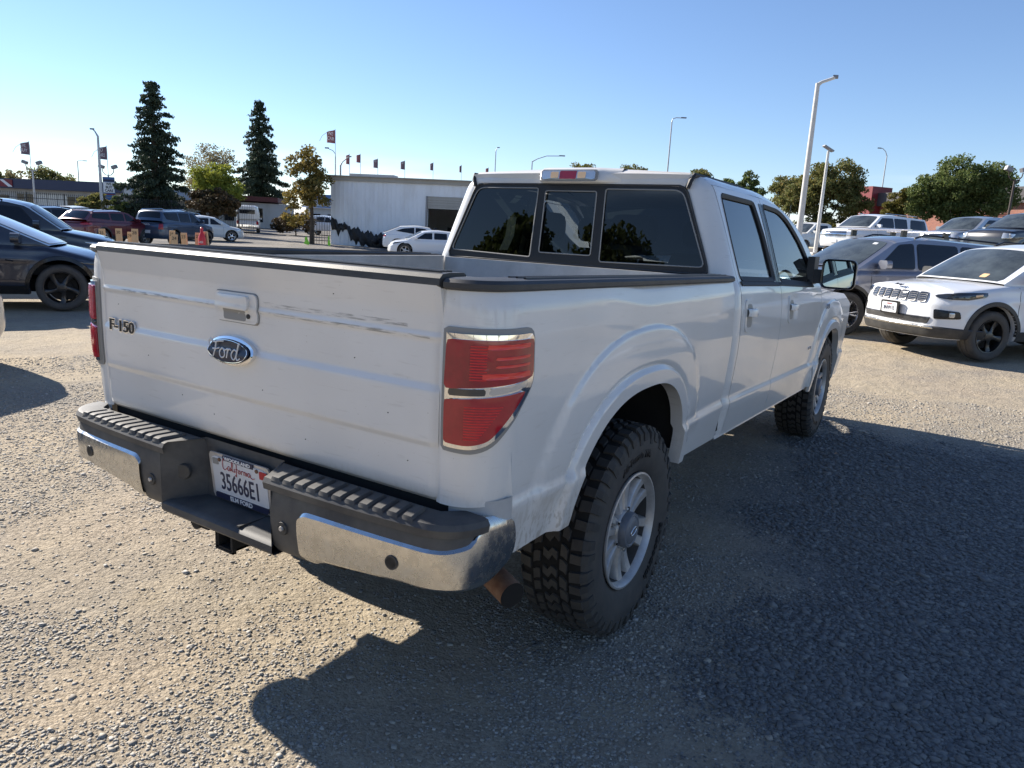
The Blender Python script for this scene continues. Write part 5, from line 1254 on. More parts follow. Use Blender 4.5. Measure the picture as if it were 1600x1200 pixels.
# the blue-grey SUV behind it
cg = suv(4.82, 1.94, 1.77, .39, .90, 2.92, .34, nose=.12, hood=1.12, cowl=1.20, wmat='alloybright', spokes=5, style='pair', Rr=.26)
def gc_extra(t, p, CS, RB):
    for y in (.30, -.62):
        mb = MB(); q = resample(rounded(rect(0, 0, .085, .03), .012), 12)
        mb.prism([(y+k[0], p.H+.135+k[1]) for k in q], -.80, .80, 'x'); mb.out('crossbar', M['alloybright'], t)
        for sg in (1, -1): MB().box((sg*.66, y, p.H+.07), (.05, .10, .12)).out('crossbar_foot', M['trim'], t)
    patch(p.gtop, rect(-.62, p.y1+.12, .12, .05), .011, .003, n=16, rings=2).out('sticker', M['plate'], t)
build_car(cg, 'parked_suv', 'blue-grey SUV with pale roof crossbars parked behind the white compact SUV', 'SUV', origin_for(1315, 495, 13.1, -.84, cg.yf, 227)[0], 227, 'greyblue', windows=side_wins(cg, (.12, -.86)), front=[('both', 'headlight', 'clearlens', [(.55, .90), (1.0, .93), (1.3, 1.0), (.60, 1.0)], .012)], detail=2, cladm='trim', seams=[(1.10, .42, 1.12), (.06, .42, 1.12), (-.90, .45, 1.12)], rails=('trim', .05), extras=gc_extra, z=.10)
# dark navy crossover at the left
ct = suv(4.75, 1.92, 1.62, .37, .87, 2.89, .27, hood=.93, cowl=1.06, bowf=.26, rf=.50, slope=.85, wmat='blackwheel', spokes=5, style='turbine', Rr=.262)
ct.y0 = 1.15; ct.roof = [(1.36, 1.045), (.30, 1.52), (-.25, 1.605), (-.6, 1.61), (-1.35, 1.45), (-2.15, 1.14)]; ct.y1 = .2
def chin(t, p, CS, RB):
    for sg in (1, -1):
        mb = MB().tube([(sg*p.surf(p.su(p.yf-.62), .78, .004)[0], p.yf-.62, .78), (sg*p.surf(p.su(p.yf-.70), .80, .004)[0], p.yf-.72, .80)], .012, 6); mb.out('side_camera', M['trim'], t)
build_car(ct, 'parked_crossover', 'dark navy crossover with black wheels at the left, nose hidden by the tailgate', 'SUV', (-11.95, 2.58), 58, 'navy', windows=[[(.72, 1.06), (.14, 1.42), (-.15, 1.49), (-.15, 1.08)], [(-.25, 1.08), (-.25, 1.49), (-1.0, 1.44), (-1.35, 1.25), (-1.2, 1.12)]], front=[('both', 'headlight', 'headlamp', [(.75, .70), (1.15, .76), (1.35, .80), (.85, .80)], .01)], detail=2, cladm='trim', seams=[(.62, .38, .95), (-.30, .38, .98)], extras=chin, z=0, wsmat='dustyglare')
cb = suv(4.75, 1.90, 1.74, .37, .93, 2.76, .30, nose=.16, hood=1.09, cowl=1.20, wmat='alloy', spokes=5, style='pair')
cb.y1 = cb.y0-.60; cb.roof[1] = (cb.y1, cb.H-.09); cb.roof[2] = (cb.y1-.35, cb.H-.015)
build_car(cb, 'parked_suv', 'black SUV with a roof rail standing behind the dark navy crossover', 'SUV', origin_for(160, 362, 15.6, .93, cb.L2-.35, 60)[0], 60, 'black', windows=side_wins(cb, (.10, -.85)), front=[('both', 'headlight', 'clearlens', [(.80, .84), (1.2, .88), (1.40, .95), (.85, .94)], .01)], detail=2, cladm='plastic', seams=[(1.02, .42, 1.08), (.05, .42, 1.08)], rails=('trim', .04), z=0)
# a silver corner reaching in at the left edge
cs_ = suv(4.7, 1.88, 1.72, .37, .93, 2.75, .30, hood=1.04, cowl=1.14, wmat='alloy', spokes=5)
q = at(-2, 492, 9.2)
o_ = (-6.95, -1.45)
build_car(cs_, 'parked_suv', 'silver SUV of which only the front corner reaches in at the left edge', 'SUV', o_, 90, 'silver', windows=side_wins(cs_), front=[('both', 'headlight', 'clearlens', [(.80, .80), (1.2, .84), (1.38, .92), (.85, .92)], .01)], detail=1, z=0)

# ---- row beyond the tailgate
cr_ = suv(4.60, 1.86, 1.62, .36, .93, 2.70, .30, hood=1.02, cowl=1.12, slope=.45, wmat='alloy', spokes=5)
def rear_std(lamp='redlens', z0=.85, z1=1.02): return [('both', 'tail_lamp', lamp, None, .012)]
def rl(c, a, b, z0, z1): return ('both', 'tail_lamp', 'redlens', [(c.SL-b, z0), (c.SL-a, z0), (c.SL-a, z1), (c.SL-b, z1)], .012)
def rear_plate(c, zz=.62): return ('mid', 'number_plate', 'plate', rect(0, zz, .32, .16), .016)
build_car(cr_, 'parked_crossover', 'dark red crossover parked left of the slate blue SUV', 'SUV', origin_for(141, 350, 34, .90, -cr_.L2+.2, 107)[0], 107, 'red', windows=side_wins(cr_, (.10, -.80)), rear=[rl(cr_, .45, 1.05, .92, 1.02), rear_plate(cr_)], detail=1, cladm='plastic', seams=[(.98, .40, 1.05), (.04, .40, 1.05)], rails=('trim', .04))
cbr = suv(4.39, 1.90, 1.78, .37, .82, 2.67, .32, hood=1.10, cowl=1.18, slope=.20, wmat='blackwheel', spokes=5)
def br_extra(t, p, CS, RB):
    text('BRONCO', .12, .004, M['letterw'], 'tailgate_lettering', t, frame4((-.15, -p.L2-.012, 1.02), (1, 0, 0), (0, 0, 1)), sx=1.15)
build_car(cbr, 'parked_suv', 'slate blue boxy SUV with red tail lamps beyond the tailgate', 'SUV', origin_for(257, 352, 37, .93, -cbr.L2+.1, 109)[0], 109, 'blue', windows=side_wins(cbr, (.05, -.85)), rear=[rl(cbr, .62, .86, .80, 1.08), rear_plate(cbr, .66)], detail=1, cladm='plastic', seams=[(.9, .42, 1.1), (.0, .42, 1.1)], rails=('chrome', .06), extras=br_extra)
csd = suv(4.45, 1.80, 1.50, .33, .85, 2.65, .24, hood=.88, cowl=.98, slope=.75, wmat='alloybright', spokes=5)
build_car(csd, 'parked_car', 'white hatchback just right of the slate blue SUV', 'car', origin_for(362, 371, 46.5, .82, csd.yf, 62)[0], 62, 'offwhite', windows=side_wins(csd, (.10, -.75)), front=[('both', 'headlight', 'clearlens', [(.8, .66), (1.2, .70), (1.35, .78), (.85, .76)], .01)], detail=1, seams=[(.9, .36, .9), (.0, .36, .9)])
# small ones in front of and behind the iron fence
csm = suv(4.5, 1.82, 1.60, .35, .88, 2.65, .28, hood=.98, cowl=1.08, slope=.5, wmat='alloy', spokes=5)
for px, py, D, hd, col, lab in ((122, 336, 52, 120, 'offwhite', 'white car behind the red crossover'), (88, 340, 40, 100, 'black', 'black car between the black SUV and the red crossover'), (150, 333, 60, 150, 'silver', 'silver SUV behind the fence left of the tall grey post'), (205, 334, 62, 30, 'black', 'black SUV behind the fence left of the large redwood'), (300, 336, 56, 40, 'black', 'black SUV under the brown leaved tree')):
    build_car(csm, 'parked_car', lab, 'car', origin_for(px, py, D, 0, 0, hd)[0], hd, col, windows=side_wins(csm, (.1, -.8)), rear=[rl(csm, .5, .8, .8, .95)], detail=0, rails=('chrome', .05) if 'SUV' in lab else None)
# camper, far cars
cpk = suv(5.2, 1.95, 1.85, .38, 1.0, 3.1, .42, hood=1.15, cowl=1.22, slope=.15, wmat='chrome', spokes=5)
def camper(t, p, CS, RB):
    mb = MB(); P = []
    for y, sc, zt in ((-2.65, .93, 2.30), (-2.4, .98, 2.42), (-.2, 1, 2.45), (.2, .95, 2.35), (.45, .8, 2.0)):
        P.append([(-.98*sc, y, 1.2), (-1.0*sc, y, 1.7), (-.85*sc, y, zt-.1), (-.6*sc, y, zt), (.6*sc, y, zt), (.85*sc, y, zt-.1), (1.0*sc, y, 1.7), (.98*sc, y, 1.2)])
    mb.grid(np.array(P)); mb.add(P[0], [tuple(range(8))]); mb.add(P[-1], [tuple(range(8))[::-1]]); mb.out('camper_shell', M['offwhite'], t, smooth=30)
    MB().box((0, -2.66, 1.85), (1.3, .02, .36)).out('rear_window', M['darkglass'], t)
    MB().box((0, -2.64, .62), (1.9, .12, .18)).out('rear_bumper', M['chrome'], t)
build_car(cpk, 'camper_truck', 'white camper truck seen from behind, in front of the second redwood', 'camper', origin_for(387, 359, 66, 0, -2.5, 140)[0], 140, 'offwhite', windows=side_wins(cpk, (.1, -.8))[:2], rear=[rl(cpk, .75, 1.0, .75, 1.05), rear_plate(cpk, .68)], detail=0, rearglass=False, extras=camper)
cse = suv(4.6, 1.78, 1.45, .33, .9, 2.7, .24, hood=.88, cowl=.96, slope=.7, wmat='alloy', spokes=5)
build_car(cse, 'parked_car', 'silver sedan far off, right of the white camper truck', 'car', origin_for(414, 341, 98, 0, .3, 38)[0], 38, 'silver', windows=side_wins(cse, (.1, -.75)), detail=0)
build_car(cpk, 'parked_pickup', 'white pickup truck by the corner of the metal shed, behind the gate', 'pickup truck', origin_for(512, 341, 72, 0, 0, 20)[0], 20, 'white', windows=side_wins(cpk, (.1, -.8))[:2], detail=0, rearglass=False)
cw1 = suv(4.70, 1.90, 1.60, .37, .92, 2.85, .28, hood=1.0, cowl=1.08, slope=.95, wmat='alloy', spokes=5)
build_car(cw1, 'parked_crossover', 'white crossover by the metal shed wall, tail to the left', 'SUV', origin_for(600, 375, 46, -cw1.W2*.9, -cw1.L2+.1, 42)[0], 42, 'white', windows=[[(.95, 1.12), (.20, 1.46), (-.35, 1.50), (-.35, 1.12)], [(-.42, 1.12), (-.42, 1.50), (-1.1, 1.42), (-1.55, 1.26)]], rear=[rl(cw1, .5, .95, .90, 1.02)], detail=1)
cw2 = suv(4.75, 1.85, 1.45, .35, .88, 2.88, .22, hood=.86, cowl=.96, slope=.9, bowf=.24, wmat='alloy', spokes=5)
build_car(cw2, 'parked_car', 'white sedan in front of the white crossover, nose to the left beside the cab', 'car', origin_for(612, 388, 39, -cw2.W2*.75, cw2.L2-.2, 224)[0], 224, 'white', windows=side_wins(cw2, (.0, -.8))[:2], front=[('both', 'headlight', 'headlamp', [(.75, .66), (1.15, .72), (1.4, .80), (.85, .77)], .01)], detail=1, cladm=None)
# ---- raised row on the right
cta = suv(5.65, 2.04, 1.92, .40, 1.0, 3.30, .38, nose=.08, hood=1.22, cowl=1.30, slope=.18, wmat='chrome', spokes=6, rf=.28)
def ta_extra(t, p, CS, RB):
    for z0 in (.88, 1.02): patch(CS, rounded(rect(0, z0, 1.15, .10), .03), .012, .01, n=50).out('grille', M['headlamp'], t)
    patch(CS, rect(0, .95, 1.2, .035), .02, .01, n=50).out('grille_bar', M['chrome'], t)
    for k in range(5): patch(CS, rect(0, .80+.06*k, 1.15, .012), .018, .006, n=40, rings=2).out('grille_slat', M['chrome'], t)
    patch(CS, rect(0, .62, .32, .16), .02, .01, n=20).out('number_plate', M['plate'], t)
    for sg in (1, -1): MB().tube([(sg*.72, .4, 1.97), (sg*.72, -1.9, 1.95)], .02, 6).out('roof_rail', M['chrome'], t)
o_ = origin_for(1338, 372, 33, -.98, cta.L2-.25, 241)[0]
build_car(cta, 'parked_suv', 'long white SUV with a chrome grille on the raised lot behind the blue-grey SUV', 'SUV', o_, 241, 'white', windows=[[(1.35, 1.33), (.75, 1.76), (-.05, 1.78), (-.05, 1.33)], [(-.12, 1.33), (-.12, 1.78), (-1.05, 1.78), (-1.05, 1.33)], [(-1.25, 1.33), (-1.35, 1.78), (-2.45, 1.76), (-2.55, 1.33)]], front=[('both', 'headlight', 'clearlens', [(.60, .86), (1.0, .88), (1.15, 1.02), (.60, 1.06)], .012)], detail=1, seams=[(1.2, .5, 1.2), (.0, .5, 1.2), (-1.1, .5, 1.2)], extras=ta_extra, mirrors=True)
cpu = suv(5.7, 1.98, 1.88, .38, 1.0, 3.5, .42, nose=.10, hood=1.18, cowl=1.24, slope=.15, wmat='alloy', spokes=5)
cpu.roof = [(cpu.y0, 1.24), (cpu.y1, 1.80), (cpu.y1-.3, 1.87), (-.35, 1.86), (-.50, 1.80), (-.62, 1.26)]
cpu.ztc = [(-2.85, .80), (-2.7, .80), (-.75, .80), (-.68, 1.22), (cpu.y0, 1.24), (2.4, 1.19), (2.75, 1.08), (2.85, .96)]
build_car(cpu, 'parked_pickup', 'white regular-cab pickup truck on the raised lot, left of the long white SUV', 'pickup truck', origin_for(1279, 372, 45, -.8, .55, 240)[0], 240, 'offwhite', windows=[[(1.3, 1.28), (.75, 1.72), (-.15, 1.74), (-.15, 1.28)]], front=[('both', 'headlight', 'clearlens', [(.60, .82), (1.0, .85), (1.1, 1.0), (.60, 1.0)], .012)], detail=1, seams=[(1.1, .5, 1.15), (-.2, .5, 1.15)])
cpl = suv(5.8, 2.05, 1.95, .41, 1.0, 3.6, .42, nose=.07, hood=1.27, cowl=1.33, slope=.15, wmat='chrome', spokes=6, rf=.28)
def pl_extra(t, p, CS, RB):
    patch(CS, rounded(rect(0, .98, 1.3, .36), .05), .012, .01, n=50).out('grille', M['headlamp'], t)
    patch(CS, rect(0, 1.0, 1.35, .06), .02, .01, n=50).out('grille_bar', M['chrome'], t)
    patch(CS, rect(0, .60, 1.9, .20), .03, .02, n=50).out('front_bumper', M['chrome'], t)
build_car(cpl, 'parked_pickup', 'silver full-size pickup truck on the raised lot right of the long white SUV', 'pickup truck', origin_for(1526, 366, 31.5, -.85, 1.45, 236)[0], 236, 'silver', windows=[[(1.35, 1.37), (.75, 1.80), (-.05, 1.82), (-.05, 1.37)], [(-.12, 1.37), (-.12, 1.82), (-.9, 1.82), (-.9, 1.37)]], front=[('both', 'headlight', 'clearlens', [(.70, .90), (1.0, .90), (1.15, 1.06), (.70, 1.10)], .012)], detail=1, extras=pl_extra)
cbk = suv(5.2, 2.0, 1.90, .40, 1.0, 3.1, .40, nose=.10, hood=1.24, cowl=1.30, slope=.18, wmat='blackwheel', spokes=5, rf=.3)
build_car(cbk, 'parked_suv', 'black SUV on the raised lot at the right edge, above the white compact SUV', 'SUV', origin_for(1580, 364, 26.5, -.2, 1.45, 232)[0], 232, 'black', windows=side_wins(cbk, (.1, -.9)), front=[('both', 'headlight', 'clearlens', [(.70, .90), (1.0, .90), (1.15, 1.06), (.70, 1.10)], .012)], detail=1)
# ------------------------------------------------------------------ trees
def leafmat(name, cols, trans=.25):
    m, t, p = newmat(name); p.inputs['Roughness'].default_value = .7; p.inputs['Specular IOR Level'].default_value = .25
    g = t.nodes.new('ShaderNodeNewGeometry'); r_ = t.nodes.new('ShaderNodeValToRGB'); lnk(t, g.outputs['Random Per Island'], r_.inputs[0]); e = r_.color_ramp.elements
    for i, c in enumerate(cols):
        el = e[i] if i < 2 else e.new(i/(len(cols)-1)); el.position = i/(len(cols)-1); el.color = (*c, 1)
    lnk(t, r_.outputs[0], p.inputs['Base Color'])
    tr = t.nodes.new('ShaderNodeBsdfTranslucent'); lnk(t, r_.outputs[0], tr.inputs[0]); mx_ = t.nodes.new('ShaderNodeMixShader'); mx_.inputs[0].default_value = trans
    lnk(t, p.outputs[0], mx_.inputs[1]); lnk(t, tr.outputs[0], mx_.inputs[2]); lnk(t, mx_.outputs[0], t.nodes['Material Output'].inputs[0]); return m
LM = dict(redwood=leafmat('redwood_needles', [(.026, .042, .027), (.058, .080, .048), (.040, .060, .038)], .2),
          yellow=leafmat('yellow_green_leaves', [(.17, .20, .03), (.30, .31, .05), (.22, .25, .04)], .4),
          bare=leafmat('sparse_autumn_leaves', [(.20, .16, .08), (.28, .24, .12), (.15, .13, .08)], .35),
          brown=leafmat('brown_purple_leaves', [(.055, .040, .022), (.09, .060, .030), (.06, .055, .025), (.12, .07, .035)], .2),
          sycamore=leafmat('turning_sycamore_leaves', [(.22, .15, .035), (.12, .11, .035), (.30, .21, .05), (.09, .10, .035)], .35),
          green=leafmat('green_leaves', [(.070, .105, .030), (.14, .18, .055), (.10, .135, .042), (.19, .21, .08)], .42),
          olive=leafmat('olive_leaves', [(.12, .14, .042), (.20, .19, .062), (.10, .12, .04), (.26, .20, .075)], .42),
          gold=leafmat('golden_green_leaves', [(.16, .14, .03), (.10, .11, .03), (.22, .17, .04)], .3))
M['bark'] = pm('bark', (.09, .065, .045), .9, bump=.8, bscale=12, bd=.05, var=.4)
M['barkgrey'] = pm('grey_bark', (.20, .18, .15), .9, bump=.6, bscale=10, bd=.04, var=.4)
def leaves(centers, radii, n, size, r_, flat=1.0, droop=0.0):
    """n leaf sprays spread through the blobs, more towards their outside"""
    centers = np.array(centers, float); radii = np.array(radii, float); w = (radii.prod(1))**(2/3); w /= w.sum()
    k = r_.choice(len(centers), n, p=w); d = r_.normal(size=(n, 3)); d /= np.linalg.norm(d, axis=1)[:, None]
    rad = r_.random(n)**.45
    P = centers[k]+d*radii[k]*rad[:, None]
    a = r_.normal(size=(n, 3)); a /= np.linalg.norm(a, axis=1)[:, None]; b = np.cross(a, r_.normal(size=(n, 3))); b /= np.linalg.norm(b, axis=1)[:, None]
    s = size*r_.uniform(.55, 1.45, n)[:, None]; a = a*s; b = b*s*.6; b[:, 2] *= flat
    a[:, 2] -= droop*s[:, 0]
    V = np.stack([P-a, P-a*.1-b, P+a, P+a*.1+b], 1)
    return V.reshape(-1, 3), np.arange(n*4).reshape(-1, 4)
def tree(name, label, loc, H, blobs, mat, n, size, trunk=.25, th=None, bark='bark', seed=1, group=None, cat='tree', limbs=True, droop=0):
    """blobs: (x, y, z, rx, ry, rz) in metres from the foot"""
    r_ = np.random.default_rng(seed); t = thing(name, label, cat, (loc[0], loc[1], gz(loc[0], loc[1])-.05), 0, group)
    # split every blob into small clumps so that the outline is uneven and light gets between
    C_ = []; R_ = []
    for (x, y, z, rx, ry, rz) in blobs:
        m = max(6, int(9*(rx*ry*rz)**.45*2.2))
        for _ in range(m):
            d = r_.normal(size=3); d /= np.linalg.norm(d); q = r_.random()**.35*.88
            C_.append((x+d[0]*rx*q, y+d[1]*ry*q, z+d[2]*rz*q)); s = (rx*ry*rz)**(1/3)*r_.uniform(.16, .34); R_.append((s*1.2, s*1.2, s*.8))
    V, F = leaves(C_, R_, n, size, r_, droop=droop)
    o = bpy.data.objects.new('crown', fastmesh('crown', V, F, LM[mat])); link(o, t)
    mb = MB(); th = th or H*.6
    mb.tube([(0, 0, 0), (.02*H*.3, 0, th*.3), (-.01*H, .01*H, th*.65), (0, 0, th)], [trunk*1.25, trunk, trunk*.75, trunk*.35], 9)
    if limbs:
        for k in range(10):
            c = C_[int(r_.integers(len(C_)))]; z0 = th*r_.uniform(.35, .9); mb.tube([(0, 0, z0), (c[0]*.5, c[1]*.5, z0+(c[2]-z0)*.45), (c[0], c[1], c[2])], [trunk*.4, trunk*.22, trunk*.06], 5)
    mb.out('trunk', M[bark], t); return t
def conifer(label, loc, H, base_r, seed, n=27000, ls=.11, nb=104):
    r_ = np.random.default_rng(seed); t = thing('redwood_tree', label, 'tree', (loc[0], loc[1], gz(loc[0], loc[1])-.05), 0, 'dark redwoods in front of the low buildings')
    C_ = []; R_ = []; mb = MB(); mb.tube([(0, 0, 0), (0, 0, H*.5), (0, 0, H*.98)], [.38, .24, .04], 9)
    for k in range(nb):
        f = (k+.5)/nb; z = H*(.07+.92*f**.92); rr = base_r*(1-f)**.75*(r_.uniform(.55, 1.15))*(1 if f > .12 else .85)+.18
        a = k*2.4+r_.uniform(-.4, .4); d = np.array([math.cos(a), math.sin(a)])
        if r_.random() < .10: rr *= .4
        mb.tube([(0, 0, z), (d[0]*rr*.5, d[1]*rr*.5, z+.05*rr), (d[0]*rr, d[1]*rr, z-.12*rr)], [.06*(1-f)+.02, .03, .01], 4)
        m = max(2, int(rr/.42))
        for j in range(m):
            q = (j+1)/m; C_.append((d[0]*rr*q+r_.normal()*.12, d[1]*rr*q+r_.normal()*.12, z+.06*rr*q-.20*rr*q*q+r_.normal()*.08)); s = r_.uniform(.24, .46)*(.75+.4*(1-f))*ls/.11; R_.append((s*1.25, s*1.25, s*.62))
    V, F = leaves(C_, R_, n, ls, r_, droop=.5); link(bpy.data.objects.new('crown', fastmesh('crown', V, F, LM['redwood'])), t); mb.out('trunk', M['bark'], t)
def xy(px, py, D): q = at(px, py, D); return (q.x, q.y)
def top_h(px, py, D):
    q = at(px, py, D); return q.z-gz(q.x, q.y)
D = 62; conifer('dark redwood tree left of the yellow tree, taller of the two redwoods', xy(245, 330, D), top_h(241, 131, D), 2.9, 3)
D = 108; conifer('dark redwood tree right of the yellow tree, shorter of the two redwoods', xy(408, 330, D), top_h(401, 162, D), 4.3, 5, n=30000, ls=.16, nb=110)
tree('yellow_tree', 'yellow-green tree between the two redwoods', xy(338, 320, 80), 7, [(0, 0, 4.9, 2.8, 2.8, 2.0), (1.6, 0, 3.6, 2.2, 2, 1.5), (-1.0, 0, 3.8, 2.0, 2, 1.5)], 'yellow', 13000, .13, .2, seed=11)
tree('sparse_tree', 'tall thin tree losing its leaves behind the yellow tree', xy(322, 320, 90), 11, [(0, 0, 7.6, 2.4, 2.4, 2.2), (3.0, 0, 7.6, 2.2, 2.2, 2.0), (-1.6, 0, 5.0, 2.2, 2, 2.6)], 'bare', 4200, .12, .22, th=7, bark='barkgrey', seed=12)
tree('brown_tree', 'low wide tree with brown leaves beside the white hatchback', xy(330, 340, 56), 3.6, [(0, 0, 2.5, 2.2, 2.0, .9), (1.3, 0, 2.2, 1.2, 1.4, .75), (-1.2, 0, 2.1, 1.1, 1.2, .6), (.2, 0, 2.9, 1.4, 1.4, .7)], 'brown', 13000, .10, .13, th=1.8, seed=13)
tree('sycamore_tree', 'tree with turning yellow leaves left of the metal shed', xy(487, 372, 50), 6.4, [(-.6, 0, 4.9, 1.5, 1.5, 1.5), (-1.0, 0, 3.2, 1.5, 1.4, 1.2), (.7, 0, 3.6, 1.2, 1.2, 1.6), (-1.6, 0, 1.9, 1.1, 1.0, .8)], 'sycamore', 6500, .10, .14, th=4.5, bark='bark', seed=14)
tree('rust_shrub', 'rust-brown shrub behind the gate left of the metal shed', xy(462, 345, 66), 2.0, [(0, 0, 1.2, 2.2, 1.5, .9), (-1.8, 0, 1.0, 1.3, 1.2, .8)], 'brown', 4000, .10, .06, th=.8, seed=15, cat='shrub')
for i, (px, rr, h, nm, mt) in enumerate(((10, 1.5, 266, 'small green tree behind the low blue-roofed building at the far left', 'olive'), (26, 1.7, 261, 'thin tree behind the low blue-roofed building, second from the left edge', 'bare'), (66, 2.0, 252, 'green tree behind the low blue-roofed building left of the floodlight post', 'olive'), (94, 1.8, 262, 'round green tree behind the low blue-roofed building, rightmost of its row', 'olive'))):
    D = 92; H = top_h(px, h, D); tree('small_tree', nm, xy(px, 300, D), H, [(0, 0, H-rr*.9, rr, rr, rr*.8), (rr*.6, 0, H-rr*1.7, rr, rr, rr*.8), (-rr*.5, 0, H-rr*1.9, rr, rr, rr*.8)], mt, 2600 if mt == 'bare' else 5200, .14, .15, seed=20+i, group='trees behind the blue-roofed building')
tree('round_shrub', 'round clipped shrub before the blue-roofed building, left of the tall grey post', xy(147, 320, 58), 2.6, [(0, 0, 1.7, 1.3, 1.2, 1.2)], 'olive', 6000, .09, .08, th=.8, seed=31, cat='shrub')
tree('round_shrub', 'dark clipped shrub below the hanging car sign', xy(182, 322, 60), 2.4, [(0, 0, 1.6, 1.2, 1.1, 1.1)], 'green', 6000, .09, .08, th=.8, seed=32, cat='shrub')
# right-hand trees
D = 58; H = top_h(1283, 245, D)
tree('broad_tree', 'large dark green tree behind the two pale lamp posts', xy(1284, 380, D), H, [(.3, 0, H-2.2, 2.2, 2.2, 2.1), (-1.4, 0, H-2.9, 1.9, 2, 1.7), (-2.6, 0, H-3.6, 1.3, 1.5, 1.0), (1.6, 0, H-3.2, 1.6, 1.8, 1.8), (-2.2, 0, 1.8, 1.6, 1.6, 1.0), (0, 0, 2.0, 2.0, 1.8, 1.2)], 'olive', 34000, .095, .22, th=3.2, seed=41)
D = 54; H = top_h(1490, 240, D)
tree('broad_tree', 'wide dense green tree before the brick building, widest tree on the right', xy(1492, 370, D), H, [(0, 0, H-1.9, 2.2, 2.2, 1.8), (1.7, 0, H-2.2, 1.9, 2, 1.8), (-1.9, 0, H-2.6, 1.7, 1.8, 1.4), (2.2, 0, H-3.3, 1.7, 1.8, 1.1), (-.4, 0, H-3.2, 2.4, 2, 1.2), (0, .5, H-4.2, 2.8, 2, 1.0), (-1.8, .3, H-4.0, 1.8, 1.6, .9)], 'green', 42000, .09, .2, th=3.0, seed=42)
D = 58; H = top_h(1412, 292, D)
tree('small_gold_tree', 'small yellow-green tree at the left foot of the widest tree', xy(1408, 370, D), H, [(0, 0, H-1.2, 1.4, 1.3, 1.2), (-1.0, 0, H-2.0, 1.2, 1.2, .9)], 'gold', 8000, .09, .1, th=2, seed=43)
tree('small_gold_tree', 'small yellow-green tree right of the second pale lamp post', xy(1302, 370, 48), 2.3, [(0, 0, 1.6, .75, .75, .7)], 'gold', 3500, .08, .06, th=1.4, seed=44)
tree('dry_shrub', 'pale dry shrub before the brick wall under the widest tree', xy(1512, 360, 52), 1.9, [(0, 0, 1.1, 1.9, 1.2, .8), (-1.2, 0, .8, 1.0, 1, .6)], 'bare', 5000, .09, .05, th=.8, seed=45, cat='shrub')
tree('green_shrub', 'clump of bushes between the white pickup and the long white SUV', xy(1330, 350, 50), 1.6, [(0, 0, .9, 1.6, 1, .7), (2.4, 0, .8, 1.6, 1, .6)], 'green', 5000, .09, .05, th=.6, seed=46, cat='shrub')
tree('small_bush', 'small yellow-green bush on the bank at the right edge', xy(1601, 362, 19), .9, [(0, 0, .55, .42, .4, .38)], 'gold', 2200, .04, .03, th=.3, seed=47, cat='shrub')
D = 75; H = top_h(1168, 264, D)
tree('pointed_tree', 'dark green tree whose top shows behind the pickup cab roof', xy(1163, 330, D), H, [(0, 0, H-1.3, 1.1, 1.2, 1.3), (-1.6, 0, H-2.0, 1.2, 1.2, 1.2), (1.0, 0, H-2.6, 1.3, 1.2, 1.4), (-.5, 0, H-4, 2.4, 2, 1.6)], 'green', 12000, .13, .2, th=4, seed=48)
for i, (px, py, D) in enumerate(((905, 253, 110), (985, 255, 118), (1085, 262, 105), (1225, 272, 100))):
    H = top_h(px, py, D)
    tree('distant_tree', ('far tree whose tip shows above the middle of the cab roof', 'far tree whose tip shows above the right part of the cab roof', 'far tree whose tip shows over the right corner of the cab roof', 'far palm-like tree left of the large dark green tree')[i], xy(px, 330, D), H, [(0, 0, H-1.6, 2.6, 2.4, 1.5), (1.2, 0, H-3.4, 3.2, 2.6, 1.8)], 'olive', 6500, .16, .2, th=5, seed=50+i, group='far tree tips behind the cab')
# trees behind the photographer: they show in the rear glass and the paint
LB = ['leftmost', 'second from the left', 'third from the left', 'fourth from the left', 'middle', 'sixth from the left', 'seventh from the left', 'second from the right', 'rightmost']
for i, (x, y, H) in enumerate(((-16, -22, 7.5), (-22, -20, 6.5), (-12, -27, 8.5), (-5, -30, 7.0), (14, -26, 8.0), (24, -18, 8.5), (33, -8, 7.5), (38, 6, 8.0), (30, 22, 6.5))):
    tree('lot_tree', 'broad green tree behind the photographer, '+LB[i]+' of the row', (x, y), H, [(0, 0, H*.66, H*.34, H*.34, H*.28), (H*.2, H*.1, H*.5, H*.28, H*.26, H*.2), (-H*.22, 0, H*.52, H*.26, H*.26, H*.2)], 'green', 6500, .20, .2, th=H*.5, seed=60+i, group='trees behind the photographer')

# ------------------------------------------------------------------ buildings
def wallmat(name, col, var=.15, rough=.8, stain=(.3, .27, .22), vs=1.2, amt=.5, st=(1, 1, .25)):
    m, t, p = newmat(name); p.inputs['Roughness'].default_value = rough
    c = t.nodes.new('ShaderNodeTexCoord'); mm = t.nodes.new('ShaderNodeMapping'); mm.inputs['Scale'].default_value = st; lnk(t, c.outputs['Object'], mm.inputs[0])
    n = t.nodes.new('ShaderNodeTexNoise'); n.inputs['Scale'].default_value = vs; n.inputs['Detail'].default_value = 8; n.inputs['Roughness'].default_value = .7; lnk(t, mm.outputs[0], n.inputs[0])
    r_ = t.nodes.new('ShaderNodeMapRange'); r_.inputs[1].default_value = .45; r_.inputs[2].default_value = .75; r_.inputs[4].default_value = amt; lnk(t, n.outputs[0], r_.inputs[0])
    x = t.nodes.new('ShaderNodeMixRGB'); x.inputs[1].default_value = (*col, 1); x.inputs[2].default_value = (*stain, 1); lnk(t, r_.outputs[0], x.inputs[0]); lnk(t, x.outputs[0], p.inputs['Base Color']); return m
M['shed'] = wallmat('weathered_white_sheet_metal', (.80, .82, .84), stain=(.50, .47, .42), amt=.45, rough=.55)
M['shedtrim'] = wallmat('beige_metal_trim', (.38, .36, .32), rough=.6)
M['stucco'] = wallmat('pale_stucco', (.48, .47, .45))
